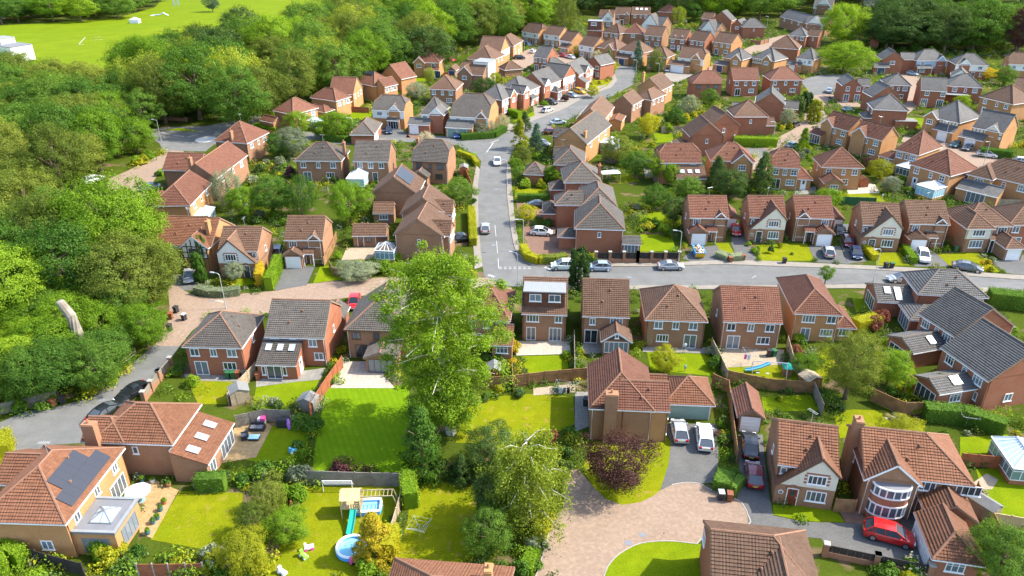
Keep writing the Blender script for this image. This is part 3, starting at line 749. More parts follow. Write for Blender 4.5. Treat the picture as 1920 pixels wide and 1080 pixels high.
def ribbon(name, px, width, z, mat, label, kerb=True, z0=-.05):
    P = [U(x, y) for x, y in smooth(px, 5)]
    L, Rr = [], []
    for i, p in enumerate(P):
        d = P[min(i+1, len(P)-1)] - P[max(i-1, 0)]; d.z = 0; d.normalize(); s = Vector((-d.y, d.x, 0)); wd = width if not callable(width) else width(i/(len(P)-1))
        L.append(p + s*wd/2); Rr.append(p - s*wd/2)
    m = MB()
    for i in range(len(P)-1): m.face([(*L[i+1][:2], z), (*L[i][:2], z), (*Rr[i][:2], z), (*Rr[i+1][:2], z)])
    tag(m.build(name, M[mat]), label, name, kind='structure')
    return P, L, Rr
def kerbline(pts, label, h=.1, w=.1):
    m = MB(); pts = [Vector((p[0], p[1], 0)) for p in pts]
    for i in range(len(pts)-1): bar(m, pts[i] + Vector((0, 0, h - .1)), pts[i+1] + Vector((0, 0, h - .1)), w, .2)
    tag(m.build('kerb', M['kerb_stone']), label, 'kerb', kind='structure')
# playing field
sheet('playing_field', [(-150, 47), (0, 48), (110, 42), (220, 34), (290, 14), (330, -30), (700, -30), (640, 10), (560, 40), (420, 60), (260, 105), (170, 140), (-150, 150)], .012, 'field', 'bright mown playing field with white pitch lines beyond the wood')
# main street, junction street, lower-left lane
sheet('road', [(905, 500), (901, 470), (897, 420), (896, 345), (900, 318), (902, 302), (892, 290), (870, 280), (858, 272), (858, 258), (910, 252), (954, 250), (975, 236), (1000, 226), (1056, 205), (1097, 182), (1147, 164), (1157, 150), (1152, 138), (1150, 120), (1196, 118), (1190, 140), (1188, 158), (1166, 170), (1120, 196), (1071, 222), (1015, 248), (985, 262), (962, 282), (951, 307), (949, 327), (951, 370), (957, 425), (962, 455), (968, 475), (985, 490), (997, 499), (1100, 501), (1210, 500), (1360, 496), (1440, 499), (1615, 505), (1700, 510), (1800, 516), (1960, 528), (1960, 552), (1850, 540), (1700, 534), (1600, 534), (1440, 536), (1320, 536), (1200, 536), (1060, 537), (960, 537), (930, 532), (908, 518)], .012, 'asphalt', 'grey tarmac main street rising to a bend with the cross street')
sheet('road', [(858, 272), (858, 258), (800, 253), (740, 252), (690, 254), (640, 258), (600, 250), (560, 246), (520, 250), (520, 262), (560, 262), (610, 270), (650, 271), (700, 268), (760, 266), (810, 269)], .016, 'asphalt', 'grey side road running left in front of the half-hipped houses')
sheet('road', [(290, 647), (250, 680), (195, 720), (162, 747), (120, 760), (45, 772), (0, 792), (-80, 830), (-80, 900), (22, 862), (50, 862), (100, 834), (160, 830), (167, 810), (175, 792), (217, 772), (275, 727), (310, 687), (337, 650)], .012, 'asphalt', 'dark grey lane curving into the lower left corner')
sheet('road', [(262, 245), (320, 238), (390, 236), (430, 228), (480, 216), (520, 205), (545, 196), (560, 202), (540, 214), (500, 228), (450, 240), (425, 256), (400, 272), (385, 284), (345, 283), (318, 292), (305, 285), (300, 270), (280, 256)], .012, 'asphalt', 'grey road around the white mini-roundabout in the upper left')
sheet('road', [(322, 282), (345, 284), (340, 292), (322, 302), (300, 320), (285, 345), (270, 380), (262, 410), (205, 410), (215, 370), (200, 345), (205, 335), (240, 320), (280, 300)], .016, 'block_paving', 'pinkish block-paved lane climbing beside the wood')
sheet('road', [(290, 648), (300, 630), (315, 605), (318, 575), (315, 545), (322, 520), (345, 545), (370, 556), (415, 558), (460, 550), (520, 545), (580, 532), (640, 527), (700, 521), (745, 519), (800, 520), (880, 522), (912, 520), (935, 533), (960, 540), (950, 560), (920, 575), (880, 560), (800, 552), (700, 552), (620, 562), (560, 580), (480, 590), (400, 590), (360, 620), (337, 650)], .016, 'block_paving', 'pinkish block-paved lane winding between the middle-left houses')
cul = [(1000, 1090), (1012, 1060), (1035, 977), (1057, 950), (1056, 900), (1060, 880), (1085, 880), (1110, 910), (1135, 935), (1167, 947), (1200, 942), (1225, 930), (1237, 920), (1260, 909), (1285, 905), (1312, 907), (1330, 917), (1382, 937), (1395, 950), (1402, 965), (1402, 985), (1330, 1000), (1307, 1020), (1260, 1015), (1222, 1016), (1192, 1022), (1160, 1040), (1140, 1062), (1130, 1090)]
sheet('road', cul, .016, 'block_paving', 'pinkish block-paved turning area of the front cul-de-sac')
kerbline([U(*p)[:2] for p in smooth(cul[13:23], 3)], 'pale kerb round the top of the front cul-de-sac', .05)
kerbline([U(*p)[:2] for p in smooth(cul[0:3], 4)], 'pale kerb on the left of the front cul-de-sac', .06)
kerbline([U(*p)[:2] for p in smooth(cul[22:], 3)], 'pale kerb round the bottom lawn of the cul-de-sac', .06)
ribbon('road', [(1600, 200), (1575, 185), (1545, 182), (1523, 200), (1530, 222), (1510, 245), (1480, 262), (1445, 290), (1430, 320)], 6.0, .014, 'block_paving', 'pale block-paved lane winding past the clipped evergreens')
sheet('road', [(1500, 150), (1540, 140), (1580, 140), (1600, 150), (1570, 160), (1560, 180), (1545, 195), (1520, 190), (1515, 170)], .012, 'asphalt', 'grey turning head below the bright round tree')
sheet('road', [(1760, 262), (1800, 264), (1850, 290), (1960, 305), (1960, 325), (1880, 312), (1830, 330), (1810, 318), (1790, 300), (1690, 265), (1695, 255), (1730, 262)], .014, 'block_paving', 'pale block-paved court by the parked cars on the right')
sheet('road', [(1690, 135), (1725, 140), (1720, 200), (1700, 215), (1690, 180)], .012, 'block_paving', 'pale shared drive between the slate roofs')
sheet('road', [(1400, 90), (1450, 70), (1500, 60), (1530, 75), (1470, 80), (1430, 96), (1395, 108), (1330, 150), (1300, 140), (1360, 110)], .014, 'block_paving', 'pale far lane between the slate-roofed houses')
sheet('road', [(960, 110), (990, 92), (1040, 95), (1090, 112), (1150, 118), (1150, 126), (1080, 122), (1010, 112), (985, 128), (960, 125)], .018, 'block_paving', 'pale far close between the white-fronted houses')
# pavements
def pave(px, label, mat='slabs', z=.10): sheet('pavement', px, z, mat, label)
pave([(905, 500), (901, 470), (897, 420), (896, 345), (900, 318), (893, 310), (886, 350), (884, 420), (888, 470), (890, 505)], 'pavement on the left of the main street')
pave([(951, 307), (949, 327), (951, 370), (957, 425), (962, 455), (968, 475), (985, 490), (997, 499), (1210, 500), (1360, 496), (1440, 499), (1615, 505), (1700, 510), (1960, 528), (1960, 520), (1700, 502), (1615, 498), (1440, 490), (1360, 488), (1272, 492), (1110, 492), (1010, 490), (985, 480), (972, 455), (964, 400), (960, 350), (957, 310)], 'pavement wrapping the corner of main street and cross street')
pave([(1060, 537), (1200, 536), (1320, 536), (1440, 536), (1600, 534), (1700, 534), (1850, 540), (1960, 552), (1960, 560), (1850, 548), (1600, 541), (1320, 543), (1060, 544)], 'pavement along the camera side of the cross street')
pave([(975, 236), (1000, 226), (1056, 205), (1097, 182), (1147, 164), (1157, 150), (1152, 138), (1146, 138), (1148, 150), (1138, 162), (1090, 180), (1050, 200), (995, 220), (965, 234)], 'pavement along the upper main street')
pave([(955, 249), (910, 251), (858, 257), (858, 253), (905, 246), (940, 240), (956, 232), (968, 236)], 'pavement at the mouth of the side road', 'slabs')
# painted marks
def marks(segs, w, label):
    m = MB()
    for a, b in segs:
        p, q = U(*a), U(*b); d = (q-p).normalized(); s = Vector((-d.y, d.x, 0)) * w/2
        m.face([(*(p+s)[:2], .024), (*(p-s)[:2], .024), (*(q-s)[:2], .024), (*(q+s)[:2], .024)])
    for f in range(len(m.f)): pass
    o = m.build('road_marking', M['road_paint']); return tag(o, label, 'marking', kind='structure')
marks([((928, 422), (930, 443)), ((931, 452), (933, 475)), ((934, 485), (935, 503))], .08, 'white dashed centre line on the main street')
marks([((936 + k*9, 504 + (k % 1)), (941 + k*9, 504)) for k in range(7)], .14, 'white give-way dashes at the cross street')
marks([((936 + k*9, 501), (941 + k*9, 501)) for k in range(7)], .14, 'second row of white give-way dashes at the cross street')
marks([((925, 268), (912, 286)), ((920, 268), (935, 262))], .2, 'white dashes where the side road joins')
marks([((300, 248), (318, 252)), ((322, 253), (345, 256)), ((352, 257), (372, 252))], .2, 'white lines near the mini-roundabout')
c0 = U(386, 262); m = MB(); m.prism([(c0.x + 2.6*math.cos(k*math.pi/12), c0.y + 2.6*math.sin(k*math.pi/12)) for k in range(24)], -.02, .07); tag(m.build('roundabout_disc', M['road_paint']), 'white painted mini-roundabout disc', 'roundabout', kind='structure')
marks([((148, 83), (160, 70)), ((148, 83), (158, 84)), ((176, 75), (193, 74)), ((175, 70), (190, 69))], .25, 'white pitch lines on the playing field')
# covers
for px, py, r_, lab in [(1205, 1003, .38, 'square drain cover in the cul-de-sac paving'), (1178, 1018, .42, 'second drain cover nearer the bottom lawn'), (398, 565, .4, 'drain cover on the paved lane'), (930, 355, .33, 'round manhole on the upper main street'), (925, 460, .33, 'round manhole near the junction'), (1180, 520, .33, 'round manhole on the cross street'), (1470, 520, .33, 'round manhole further along the cross street'), (190, 750, .33, 'round manhole on the lower left lane')]:
    c0 = U(px, py); m = MB(); n_ = 4 if 'drain' in lab else 14; m.prism([(c0.x + r_*1.2*math.cos(k*2*math.pi/n_ + .8), c0.y + r_*math.sin(k*2*math.pi/n_ + .8)) for k in range(n_)], -.02, .028); tag(m.build('manhole_cover', M['lead']), lab, 'manhole cover')
# drives
def drive(px, label, mat='asphalt_dark', z=.03): sheet('driveway', px, z, mat, label)
drive([(1244, 795), (1345, 795), (1347, 850), (1345, 905), (1312, 907), (1285, 905), (1260, 909), (1238, 919), (1254, 870), (1258, 830)], 'tarmac drive with two parked cars before the green garage')
drive([(1382, 937), (1395, 950), (1402, 965), (1403, 985), (1420, 1000), (1540, 1010), (1560, 1048), (1740, 1068), (1752, 1048), (1712, 958), (1690, 958), (1665, 985), (1585, 981), (1507, 979), (1450, 967), (1444, 940), (1436, 880), (1430, 815), (1384, 815), (1386, 880)], 'dark tarmac drive with the red car')
drive([(1565, 945), (1600, 950), (1640, 985), (1660, 975), (1680, 960), (1665, 987), (1586, 980)], 'red brick-paved front path below the curved bay', 'block_red', .036)
drive([(22, 862), (50, 862), (60, 880), (30, 930), (-60, 960), (-60, 900)], 'pale drive with the black car in the lower left', 'slabs')
for px, lab, mt in [
    ([(530, 497), (590, 500), (575, 535), (515, 545), (512, 525)], 'grey drive before the garage-front house with golden hedge', 'asphalt_dark'),
    ([(318, 515), (372, 515), (372, 545), (345, 545), (322, 528)], 'shaded drive before the tudor-style house', 'asphalt_dark'),
    ([(980, 425), (1040, 425), (1076, 470), (1076, 488), (1010, 486), (985, 475)], 'brick-paved forecourt with the small white hatchback', 'block_red'),
    ([(968, 375), (1055, 378), (1055, 395), (1040, 412), (970, 400)], 'brick drive with the black car by the clipped hedge', 'block_red'),
    ([(1300, 465), (1345, 460), (1355, 488), (1300, 492), (1280, 485)], 'tarmac drive holding the skip', 'asphalt_dark'),
    ([(1370, 425), (1392, 425), (1410, 470), (1420, 490), (1385, 488), (1372, 460)], 'drive beside the red car', 'asphalt_dark'),
    ([(1515, 462), (1575, 462), (1590, 495), (1530, 492)], 'tarmac drive with the silver car in the street row', 'asphalt_dark'),
    ([(1562, 420), (1590, 420), (1625, 490), (1590, 495)], 'narrow drive with three dark cars nose to tail', 'asphalt_dark'),
    ([(1705, 470), (1750, 470), (1782, 500), (1715, 500)], 'tarmac drive with the white car in the street row', 'asphalt_dark'),
    ([(1860, 490), (1920, 478), (1960, 500), (1960, 520), (1885, 512)], 'tarmac drive before the cream bay garage', 'asphalt_dark'),
    ([(720, 236), (745, 236), (770, 258), (705, 258)], 'grey drive with the dark blue car', 'asphalt_dark'),
    ([(765, 250), (800, 250), (815, 258), (760, 260)], 'drive before the white gable house', 'block_red'),
    ([(842, 250), (880, 252), (880, 262), (842, 262)], 'drive with the small blue car', 'asphalt_dark'),
    ([(1000, 200), (1050, 186), (1100, 166), (1140, 158), (1097, 180), (1056, 203), (1003, 222)], 'pale drives before the street row of white gables', 'slabs'),
    ([(1255, 128), (1290, 130), (1300, 140), (1270, 155), (1240, 148)], 'pale drive before the double garage', 'slabs'),
    ([(1240, 278), (1430, 278), (1450, 290), (1430, 300), (1400, 285)], 'grey tarmac court behind the red roofs', 'asphalt'),
    ([(490, 215), (535, 205), (540, 215), (500, 232), (470, 240)], 'pale drive at the lane corner with the hedge', 'slabs')]: drive(px, lab, mt)
# lawns
def lawn(px, label, mat='lawn', z=.02): sheet('lawn', px, z, mat, label)
for px, lab, mt in [
    ([(350, 714), (448, 716), (425, 758), (372, 758)], 'sunny square lawn behind the grey hip-roofed house', 'lawn_dry'),
    ([(480, 726), (560, 714), (598, 712), (588, 744), (560, 752), (520, 768), (474, 764)], 'lawn behind the three-skylight lean-to', 'lawn'),
    ([(612, 727), (690, 727), (766, 721), (775, 800), (765, 886), (586, 886), (592, 830)], 'wide striped lawn shaded by the central tree', 'lawn_striped'),
    ([(866, 770), (905, 748), (960, 740), (1017, 738), (1075, 745), (1078, 795), (1030, 818), (980, 835), (855, 830)], 'golden green lawn right of the central tree', 'lawn_dry'),
    ([(337, 921), (456, 924), (450, 990), (435, 1040), (282, 1012)], 'bright lawn beside the solar-roofed house', 'lawn_dry'),
    ([(470, 800), (545, 798), (582, 812), (570, 860), (500, 872), (455, 860)], 'shaded lawn beside the timber deck', 'lawn'),
    ([(548, 915), (752, 908), (745, 962), (725, 1000), (690, 1090), (490, 1090), (560, 960)], 'play lawn with climbing frame and paddling pools', 'lawn_dry'),
    ([(770, 905), (893, 905), (897, 1062), (742, 1052), (765, 970)], 'enclosed lawn with a rotary clothes line', 'lawn_dry'),
    ([(1222, 808), (1247, 812), (1258, 830), (1254, 870), (1238, 919), (1225, 930), (1200, 942), (1167, 947), (1135, 935), (1110, 910), (1092, 880), (1112, 830)], 'grass island beneath the purple tree', 'lawn_dry'),
    ([(1307, 1020), (1260, 1015), (1222, 1016), (1192, 1022), (1160, 1040), (1140, 1062), (1130, 1095), (1335, 1095), (1330, 1020)], 'curved lawn at the bottom of the cul-de-sac', 'lawn'),
    ([(1449, 947), (1562, 950), (1585, 980), (1507, 977), (1450, 965)], 'small front lawn below the cream gable', 'lawn'),
    ([(1830, 880), (1950, 872), (1950, 980), (1850, 962), (1842, 930)], 'rear lawn with a grey shed at the right edge', 'lawn'),
    ([(1800, 820), (1890, 815), (1900, 855), (1800, 860)], 'shaded lawn by the white conservatory on the right', 'lawn'),
    ([(1562, 772), (1600, 768), (1660, 770), (1735, 795), (1728, 815), (1650, 812), (1575, 822)], 'lawn around the pebble bed', 'lawn_dry'),
    ([(975, 668), (1062, 666), (1068, 702), (992, 706)], 'small lawn behind the box-dormer house', 'lawn'),
    ([(1213, 660), (1330, 664), (1345, 706), (1220, 694)], 'lawn with a round golden bush behind the hip-roofed house', 'lawn'),
    ([(1355, 688), (1480, 682), (1502, 716), (1380, 720)], 'lawn with the swing frame and slide', 'lawn_dry'),
    ([(1428, 745), (1520, 740), (1536, 770), (1432, 772)], 'scruffy lawn beside the single garage', 'lawn'),
    ([(1535, 660), (1560, 650), (1570, 690), (1530, 730), (1520, 700)], 'lawn strip behind the end hip roof', 'lawn_dry'),
    ([(1598, 560), (1625, 558), (1638, 582), (1605, 586)], 'small oval lawn beside the wrapped extension', 'lawn'),
    ([(1655, 640), (1680, 630), (1700, 670), (1740, 735), (1700, 745), (1680, 690)], 'narrow lawn by the dark patio', 'lawn'),
    ([(1341, 456), (1366, 456), (1385, 490), (1352, 482)], 'front lawn strip beside the skip drive', 'lawn_dry'),
    ([(1416, 460), (1512, 456), (1528, 489), (1425, 489)], 'front lawn with three small round bushes', 'lawn_dry'),
    ([(1642, 473), (1690, 474), (1706, 498), (1643, 498)], 'front lawn below the brown-roofed cream gable', 'lawn_dry'),
    ([(1755, 476), (1830, 472), (1876, 511), (1782, 499)], 'dry front lawn with golden ground cover', 'lawn_dry'),
    ([(600, 500), (617, 498), (640, 524), (587, 531)], 'front lawn wedge by the pale variegated bush', 'lawn'),
    ([(1200, 440), (1260, 438), (1266, 470), (1200, 472)], 'sunny lawn behind the pier wall', 'lawn'),
    ([(1195, 400), (1240, 398), (1260, 420), (1205, 425)], 'lawn among shrubs behind the corner houses', 'lawn'),
    ([(1150, 330), (1190, 328), (1200, 340), (1160, 345)], 'bright oval lawn by the white sail', 'lawn_dry'),
    ([(965, 355), (1025, 352), (1028, 368), (966, 370)], 'front lawn behind the box hedge on the main street', 'lawn_dry'),
    ([(430, 520), (470, 522), (480, 532), (440, 538)], 'front lawn before the white gable beside the tudor house', 'lawn'),
    ([(1590, 362), (1650, 360), (1660, 378), (1580, 382)], 'rear lawn with a sunbather chair', 'lawn_dry'),
    ([(1720, 352), (1740, 345), (1755, 370), (1720, 372)], 'lawn beside the white-roofed conservatory', 'lawn'),
    ([(960, 228), (1010, 205), (1018, 212), (985, 226)], 'verge lawn by the clipped hedge on the upper street', 'lawn'),
    ([(1110, 150), (1150, 150), (1148, 162), (1110, 166)], 'bright front garden lawn at the upper bend', 'lawn_dry'),
    ([(765, 145), (800, 140), (800, 158), (768, 160)], 'front lawn of the arched gable house', 'lawn'),
    ([(700, 210), (660, 208), (655, 222), (692, 226)], 'lawn behind the small grey garage', 'lawn'),
    ([(1225, 250), (1262, 248), (1262, 266), (1230, 268)], 'small rear lawn beside the purple bush', 'lawn'),
    ([(1700, 220), (1735, 222), (1730, 240), (1700, 236)], 'lawn behind the pale shed roof', 'lawn'),
    ([(545, 262), (600, 262), (600, 272), (540, 272)], 'verge lawn below the leafy corner', 'lawn'),
    ([(300, 244), (340, 240), (380, 248), (330, 245)], 'green verge beside the roundabout sign', 'lawn'),
    ([(265, 372), (282, 372), (282, 384), (262, 384)], 'tiny lawn by the parked grey cars', 'lawn'),
    ([(900, 250), (940, 242), (950, 232), (920, 236), (880, 244)], 'verge by the variegated shrubs at the junction', 'lawn')]: lawn(px, lab, mt)
# patios
def patio(px, label, mat='patio', z=.045): sheet('patio', px, z, mat, label)
for px, lab, mt in [
    ([(640, 678), (700, 678), (730, 715), (740, 728), (620, 728), (630, 700)], 'cream slab patio behind the tree-hidden house', 'patio'),
    ([(345, 702), (460, 700), (452, 716), (350, 714)], 'grey patio strip behind the grey hip-roofed house', 'patio_grey'),
    ([(480, 708), (610, 690), (600, 712), (540, 718), (480, 726)], 'brown patio behind the lean-to', 'patio_grey'),
    ([(440, 800), (490, 786), (510, 800), (480, 858), (418, 868)], 'pale timber deck with dark rattan seats', 'decking'),
    ([(238, 912), (290, 900), (335, 920), (285, 1010), (262, 1000), (258, 945)], 'timber terrace with a parasol by the solar-roofed house', 'decking'),
    ([(965, 640), (1068, 640), (1070, 664), (968, 667)], 'cream patio behind the box-dormer house', 'patio'),
    ([(1092, 640), (1128, 640), (1128, 662), (1092, 664)], 'grey patio beside the tiled garden room', 'patio_grey'),
    ([(1205, 650), (1325, 652), (1325, 663), (1205, 660)], 'shaded terrace behind the hip-roofed house', 'patio_grey'),
    ([(1345, 652), (1470, 656), (1470, 684), (1352, 690)], 'tan terrace behind the red gable house', 'gravel'),
    ([(1078, 735), (1102, 735), (1104, 800), (1078, 810)], 'slab path beside the chimney house', 'patio_grey'),
    ([(1665, 625), (1690, 622), (1712, 665), (1690, 672)], 'pale patio with black garden chairs', 'patio'),
    ([(1655, 780), (1690, 775), (1705, 785), (1690, 792), (1665, 788)], 'pale pebble bed with dark stones', 'patio'),
    ([(1628, 545), (1648, 545), (1652, 588), (1636, 585), (1620, 560)], 'pale path round the small oval lawn', 'patio'),
    ([(650, 465), (735, 462), (735, 485), (640, 488)], 'gravel garden behind the pale variegated bush', 'gravel'),
    ([(1825, 905), (1850, 888), (1872, 900), (1860, 918), (1835, 918)], 'round pale gravel patch at the lawn edge', 'gravel'),
    ([(1585, 345), (1640, 345), (1650, 362), (1590, 364)], 'pinkish slab terrace behind the hip-roofed twin', 'patio'),
    ([(1490, 352), (1530, 350), (1530, 364), (1490, 365)], 'grey terrace with white chairs', 'patio_grey'),
    ([(1205, 305), (1240, 300), (1245, 330), (1210, 335)], 'grey terrace with picnic table', 'patio_grey'),
    ([(1000, 728), (1078, 720), (1080, 736), (1000, 742)], 'gravel border below the curved fence', 'gravel')]: patio(px, lab, mt)
# ---------------------------------------------------------------- houses
tb, tr, tt, tg, ts = 'tile_brown', 'tile_red', 'tile_terracotta', 'tile_grey', 'tile_slate'
bo, bb, br = 'brick_orange', 'brick_brown', 'brick_red'
HS = {}
def H(key, *a, **k):
    h = House(*a, **k); HS[key] = h; return h

# --- nearest houses
h = H('solar', (122, 981), (233, 838), 8.4, 'Xhh', tt, bo, 'terracotta-roofed house with black solar panels and a flat-roofed lantern extension', faces='-w--')
b0 = h.blocks[0]
for u in (1.6, 5.0, 8.3): h.win(b0, 0, u, 2.9, .9, 1.05, 2)
h.win(b0, 0, 8.0, .06, 2.6, 2.05, 4); h.win(b0, 3, 5.5, .9, 1.1, 1.1, 2)
h.block(h.W - 5.2, h.D - 3, h.W - .6, h.D + 1.6, 4.2, 'Ygg', 33, '----')
bk = h.block(.6, -3.75, 4.9, .2, 2.75, 'Fb d', faces='----'); h.win(bk, 0, 2.2, .35, 2.6, 1.9, 4, trim='lead'); h.win(bk, 3, 2.0, .5, 2.6, 1.6, 3, trim='lead')
par = MB()
for q in ((.45, -3.9, 5.05, -3.6), (.45, -3.6, .75, .2), (4.75, -3.6, 5.05, .2)): par.box(q[0], q[1], 2.91, q[2], q[3], 3.02)
par.build('parapet', M['flat_roof'], bk['roof'])
ln = MB(); c = [(1.7, -2.9, 2.95), (3.7, -2.9, 2.95), (3.7, -.9, 2.95), (1.7, -.9, 2.95)]; ap = (2.7, -1.9, 3.6)
ln.box(1.6, -3.0, 2.91, 3.8, -.8, 3.0, 1)
for i in range(4):
    ln.face([Vector(c[i]) + Vector((0, 0, .06)), Vector(c[(i+1) % 4]) + Vector((0, 0, .06)), ap]); bar(ln, Vector(c[i]) + Vector((0, 0, .08)), Vector(ap) + Vector((0, 0, .02)), .09, .07, 1)
    m_ = (Vector(c[i]) + Vector(c[(i+1) % 4])) / 2; bar(ln, m_ + Vector((0, 0, .08)), Vector(ap) + Vector((0, 0, .02)), .06, .05, 1)
ln.build('roof_lantern', [M['conservatory_glass'], M['lead']], bk['roof'])
h.solar(b0, 0, 1.55, .08, 7, 1, .97, 1.6); h.solar(b0, 0, 2.75, 1.40, 5, 1, .88, 1.6)

h = H('skylit', (323, 832), (377, 756), 8.6, 'Yhh', tt, bb, 'terracotta-roofed house with three skylights in an orange side extension and deck', faces='---s')
b0 = h.blocks[0]; h.win(b0, 0, 4.2, 2.9, 1.1, 1.05, 3)
bk = h.block(-.6, -3.4, 6.2, .24, 2.5, 'L', 20, faces='----', tile='tile_terracotta', lod=1); [h.skylight(bk, 0, u, 1.7, .75, 1.2) for u in (1.2, 3.3, 5.4)]
h.win(bk, 0, 1.2, .4, 1.3, 1.7, 2); h.win(bk, 0, 5.0, .06, 3.2, 2.1, 4)
h.block(.27, h.D - 3.2, 4.1, h.D + 1.0, 4.5, 'Yhg', 35); h.chimney(-.1, h.D - .4, 6.9, .8, 1.3)

h = H('greyhip', (453, 651), (495, 590), 7.6, 'Xhh', tg, br, 'grey hip-roofed red brick house with a small lawn beside the curving lane', faces='sR-R'); h.blocks[0]
h = H('greygable', (493, 630), (610, 633), ('B', 659, 571), 'Xgg', tg, br, 'grey gable-roofed house whose rear lean-to has three skylights', faces='-s-s')
b0 = h.blocks[0]; W = h.W
for u, w_ in ((1.1, 1.15), (3.5, .9), (6.0, 1.1)): h.win(b0, 0, u, 2.95, w_, 1.1, 2)
h.win(b0, 0, 6.6, .95, 1.2, 1.1, 2)
bk = h.block(-.1, -3.0, 4.9, .24, 2.3, 'L', 24, faces='-d--')
for u in (1.0, 2.5, 4.0): h.skylight(bk, 0, u, 2.1, .65, .9)
h.win(bk, 0, 2.1, .06, 1.9, 1.95, 2); h.win(bk, 0, .75, .6, .5, 1.3, 1); h.win(bk, 0, 3.45, .6, .5, 1.3, 1)
h.block(W - 2.9, h.D - .3, W - .2, h.D + 3.0, 2.6, 'Ygg', 35)
h = H('treehouse', (645, 617), (765, 621), 8.6, 'Yhg', tg, bb, 'grey hip-roofed brick house half hidden behind the tall central tree', faces='R-s-', trim='brown_trim')
bk = h.block(3.4, -3.2, 7.2, .24, 2.3, 'Ygg', 22, 'f---'); h.block(.6, h.D - .3, 3.4, h.D + 3.2, 2.6, 'Ygg', 35)
h = H('behindtree', (868, 596), (956, 600), 8.5, 'Xhh', tr, bb, 'red-brown tiled house mostly hidden behind the right side of the tall central tree', faces='Rs--')
h.block(4.2, -2.6, 6.8, .24, 2.3, 'L', 24, 'w---')
h = H('dormer', (976, 586), (1065, 589), 8.3, 'Xgg', tb, bb, 'brick house with a red tile-hung box dormer and pale flat top', faces='----', pitch=40)
b0 = h.blocks[0]; W = h.W
h.win(b0, 0, 1.4, 3.0, 1.7, 1.1, 4); h.win(b0, 0, 4.9, 3.0, 1.0, 1.1, 2); h.win(b0, 0, 1.2, .06, 1.3, 2.1, 2); h.win(b0, 0, 4.5, .06, 1.7, 2.1, 3)
bk = h.block(.45, .75, W - .5, 4.6, 7.3, 'F', brick='tile_red', faces='----')
h.win(bk, 0, 1.5, 5.9, 1.6, 1.1, 2); h.win(bk, 0, 4.1, 5.9, 1.6, 1.1, 2)
h = H('sunroom', (1090, 591), (1183, 594), 9.4, 'Xgg', tb, bb, 'brown gable-roofed house with a tiled garden room next to the box-dormer house', faces='----')
b0 = h.blocks[0]; W = h.W; h.win(b0, 0, 1.3, 2.95, .8, 1.0, 2); h.win(b0, 0, 4.5, 2.95, 1.7, 1.15, 4); h.win(b0, 0, 1.2, .06, 1.8, 2.1, 2)
bk = h.block(2.9, -2.8, 6.5, .24, 2.4, 'Ygg', 35, gmat='tile_brown'); h.win(bk, 0, 1.8, .5, 3.2, 1.7, 5); h.win(bk, 0, 1.8, 2.75, .5, .6, 1)
h = H('hipthree', (1210, 598), (1327, 602), ('A', 1201, 541), 'Xhh', tb, bb, 'brown hip-roofed brick house with patio doors, a person standing on its terrace', faces='----')
b0 = h.blocks[0]
for u, w_ in ((1.6, 1.15), (3.9, .9), (6.2, 1.15)): h.win(b0, 0, u, 2.95, w_, 1.1, 2)
h.win(b0, 0, 2.3, .95, 1.6, 1.1, 4); h.win(b0, 0, 6.0, .06, 1.7, 2.1, 2)
tl = MB()
for k in range(6):
    tl.box(.55 + k*.13, .2, .4, .58 + k*.13, .24, 2.0)
    tl.box(.5, .21, .45 + k*.28, 1.25, .235, .48 + k*.28)
tl.build('trellis', M['wood_light'], h.root)
h = H('redgable', (1354, 601), (1470, 605), 8.8, 'Xgg', tr, bb, 'red-brown gable-roofed house whose garden holds a swing frame and blue slide', faces='R--s')
h = H('endhip', (1489, 586), (1580, 590), ('A', 1463, 520), 'Yhh', tr, bo, 'red hip-roofed house with a lower side roof, last of the garden-facing row', faces='----')
b0 = h.blocks[0]; h.win(b0, 0, 1.9, 2.95, 1.7, 1.15, 4); h.win(b0, 0, 4.9, 2.95, 1.2, 1.15, 2); h.win(b0, 0, 1.8, .06, 1.3, 2.0, 2); h.win(b0, 0, 4.6, .9, 1.7, 1.1, 4)
h.block(h.W - .26, .6, h.W + 2.1, 6.0, 2.4, 'Yhh', 38, 'w---')

h = H('chimneyfront', (1105, 764), (1228, 769), 8.8, 'Yhg', tr, bb, 'red-tiled house with a tall external brick chimney behind the purple tree', faces='---s')
W = h.W
h.block(3.6, .28, 8.7, 5.4, 4.5, 'Xgg', 35, '-F--', brick=bo)
h.chimney(2.35, .0, 6.6, 1.35, .9)
g = H('greengarage', (1246, 755), (1341, 759), 5.6, 'Xhh', tt, bo, 'double garage with a wide grey-green door beside the chimney house', he=2.4, faces='----', name='garage', cat='garage')
g.door(g.blocks[0], 0, g.W/2 - .2, 4.7, 2.05, 'door_green', True)
g.block(-1.6, 3.0, .6, 5.6, 2.4, 'Xgg', 35)
g = H('smallgarage', (1384, 781), (1435, 785), 5.6, 'Ygg', tr, bb, 'single garage with a steep red gable and white door between fence and house', he=2.25, faces='G---', name='garage', cat='garage', pitch=38)
h = H('b1', (1456, 868), (1577, 884), 7.6, 'Xgg', tt, bb, 'cream-gabled house with a sweeping terracotta roof and dark red door, front cul-de-sac', faces='---s')
h.catslide(.25, h.W - .25, 1); h.win(h.blocks[0], 0, .6, 3.1, .6, .8, 1)
h = H('bay', (1618, 886), (1829, 910), 7.8, 'Xgh', tt, bb, 'large terracotta-roofed house with a two-storey curved bay and black front door', faces='---s')
b0 = h.blocks[0]; h.win(b0, 0, 5.9, 3.0, 1.5, 1.15, 3); h.win(b0, 0, 9.6, 3.0, 2.3, 1.15, 4); h.door(b0, 0, 6.0, 1.0, 2.1); h.win(b0, 0, 6.9, .3, .45, 1.8, 1)
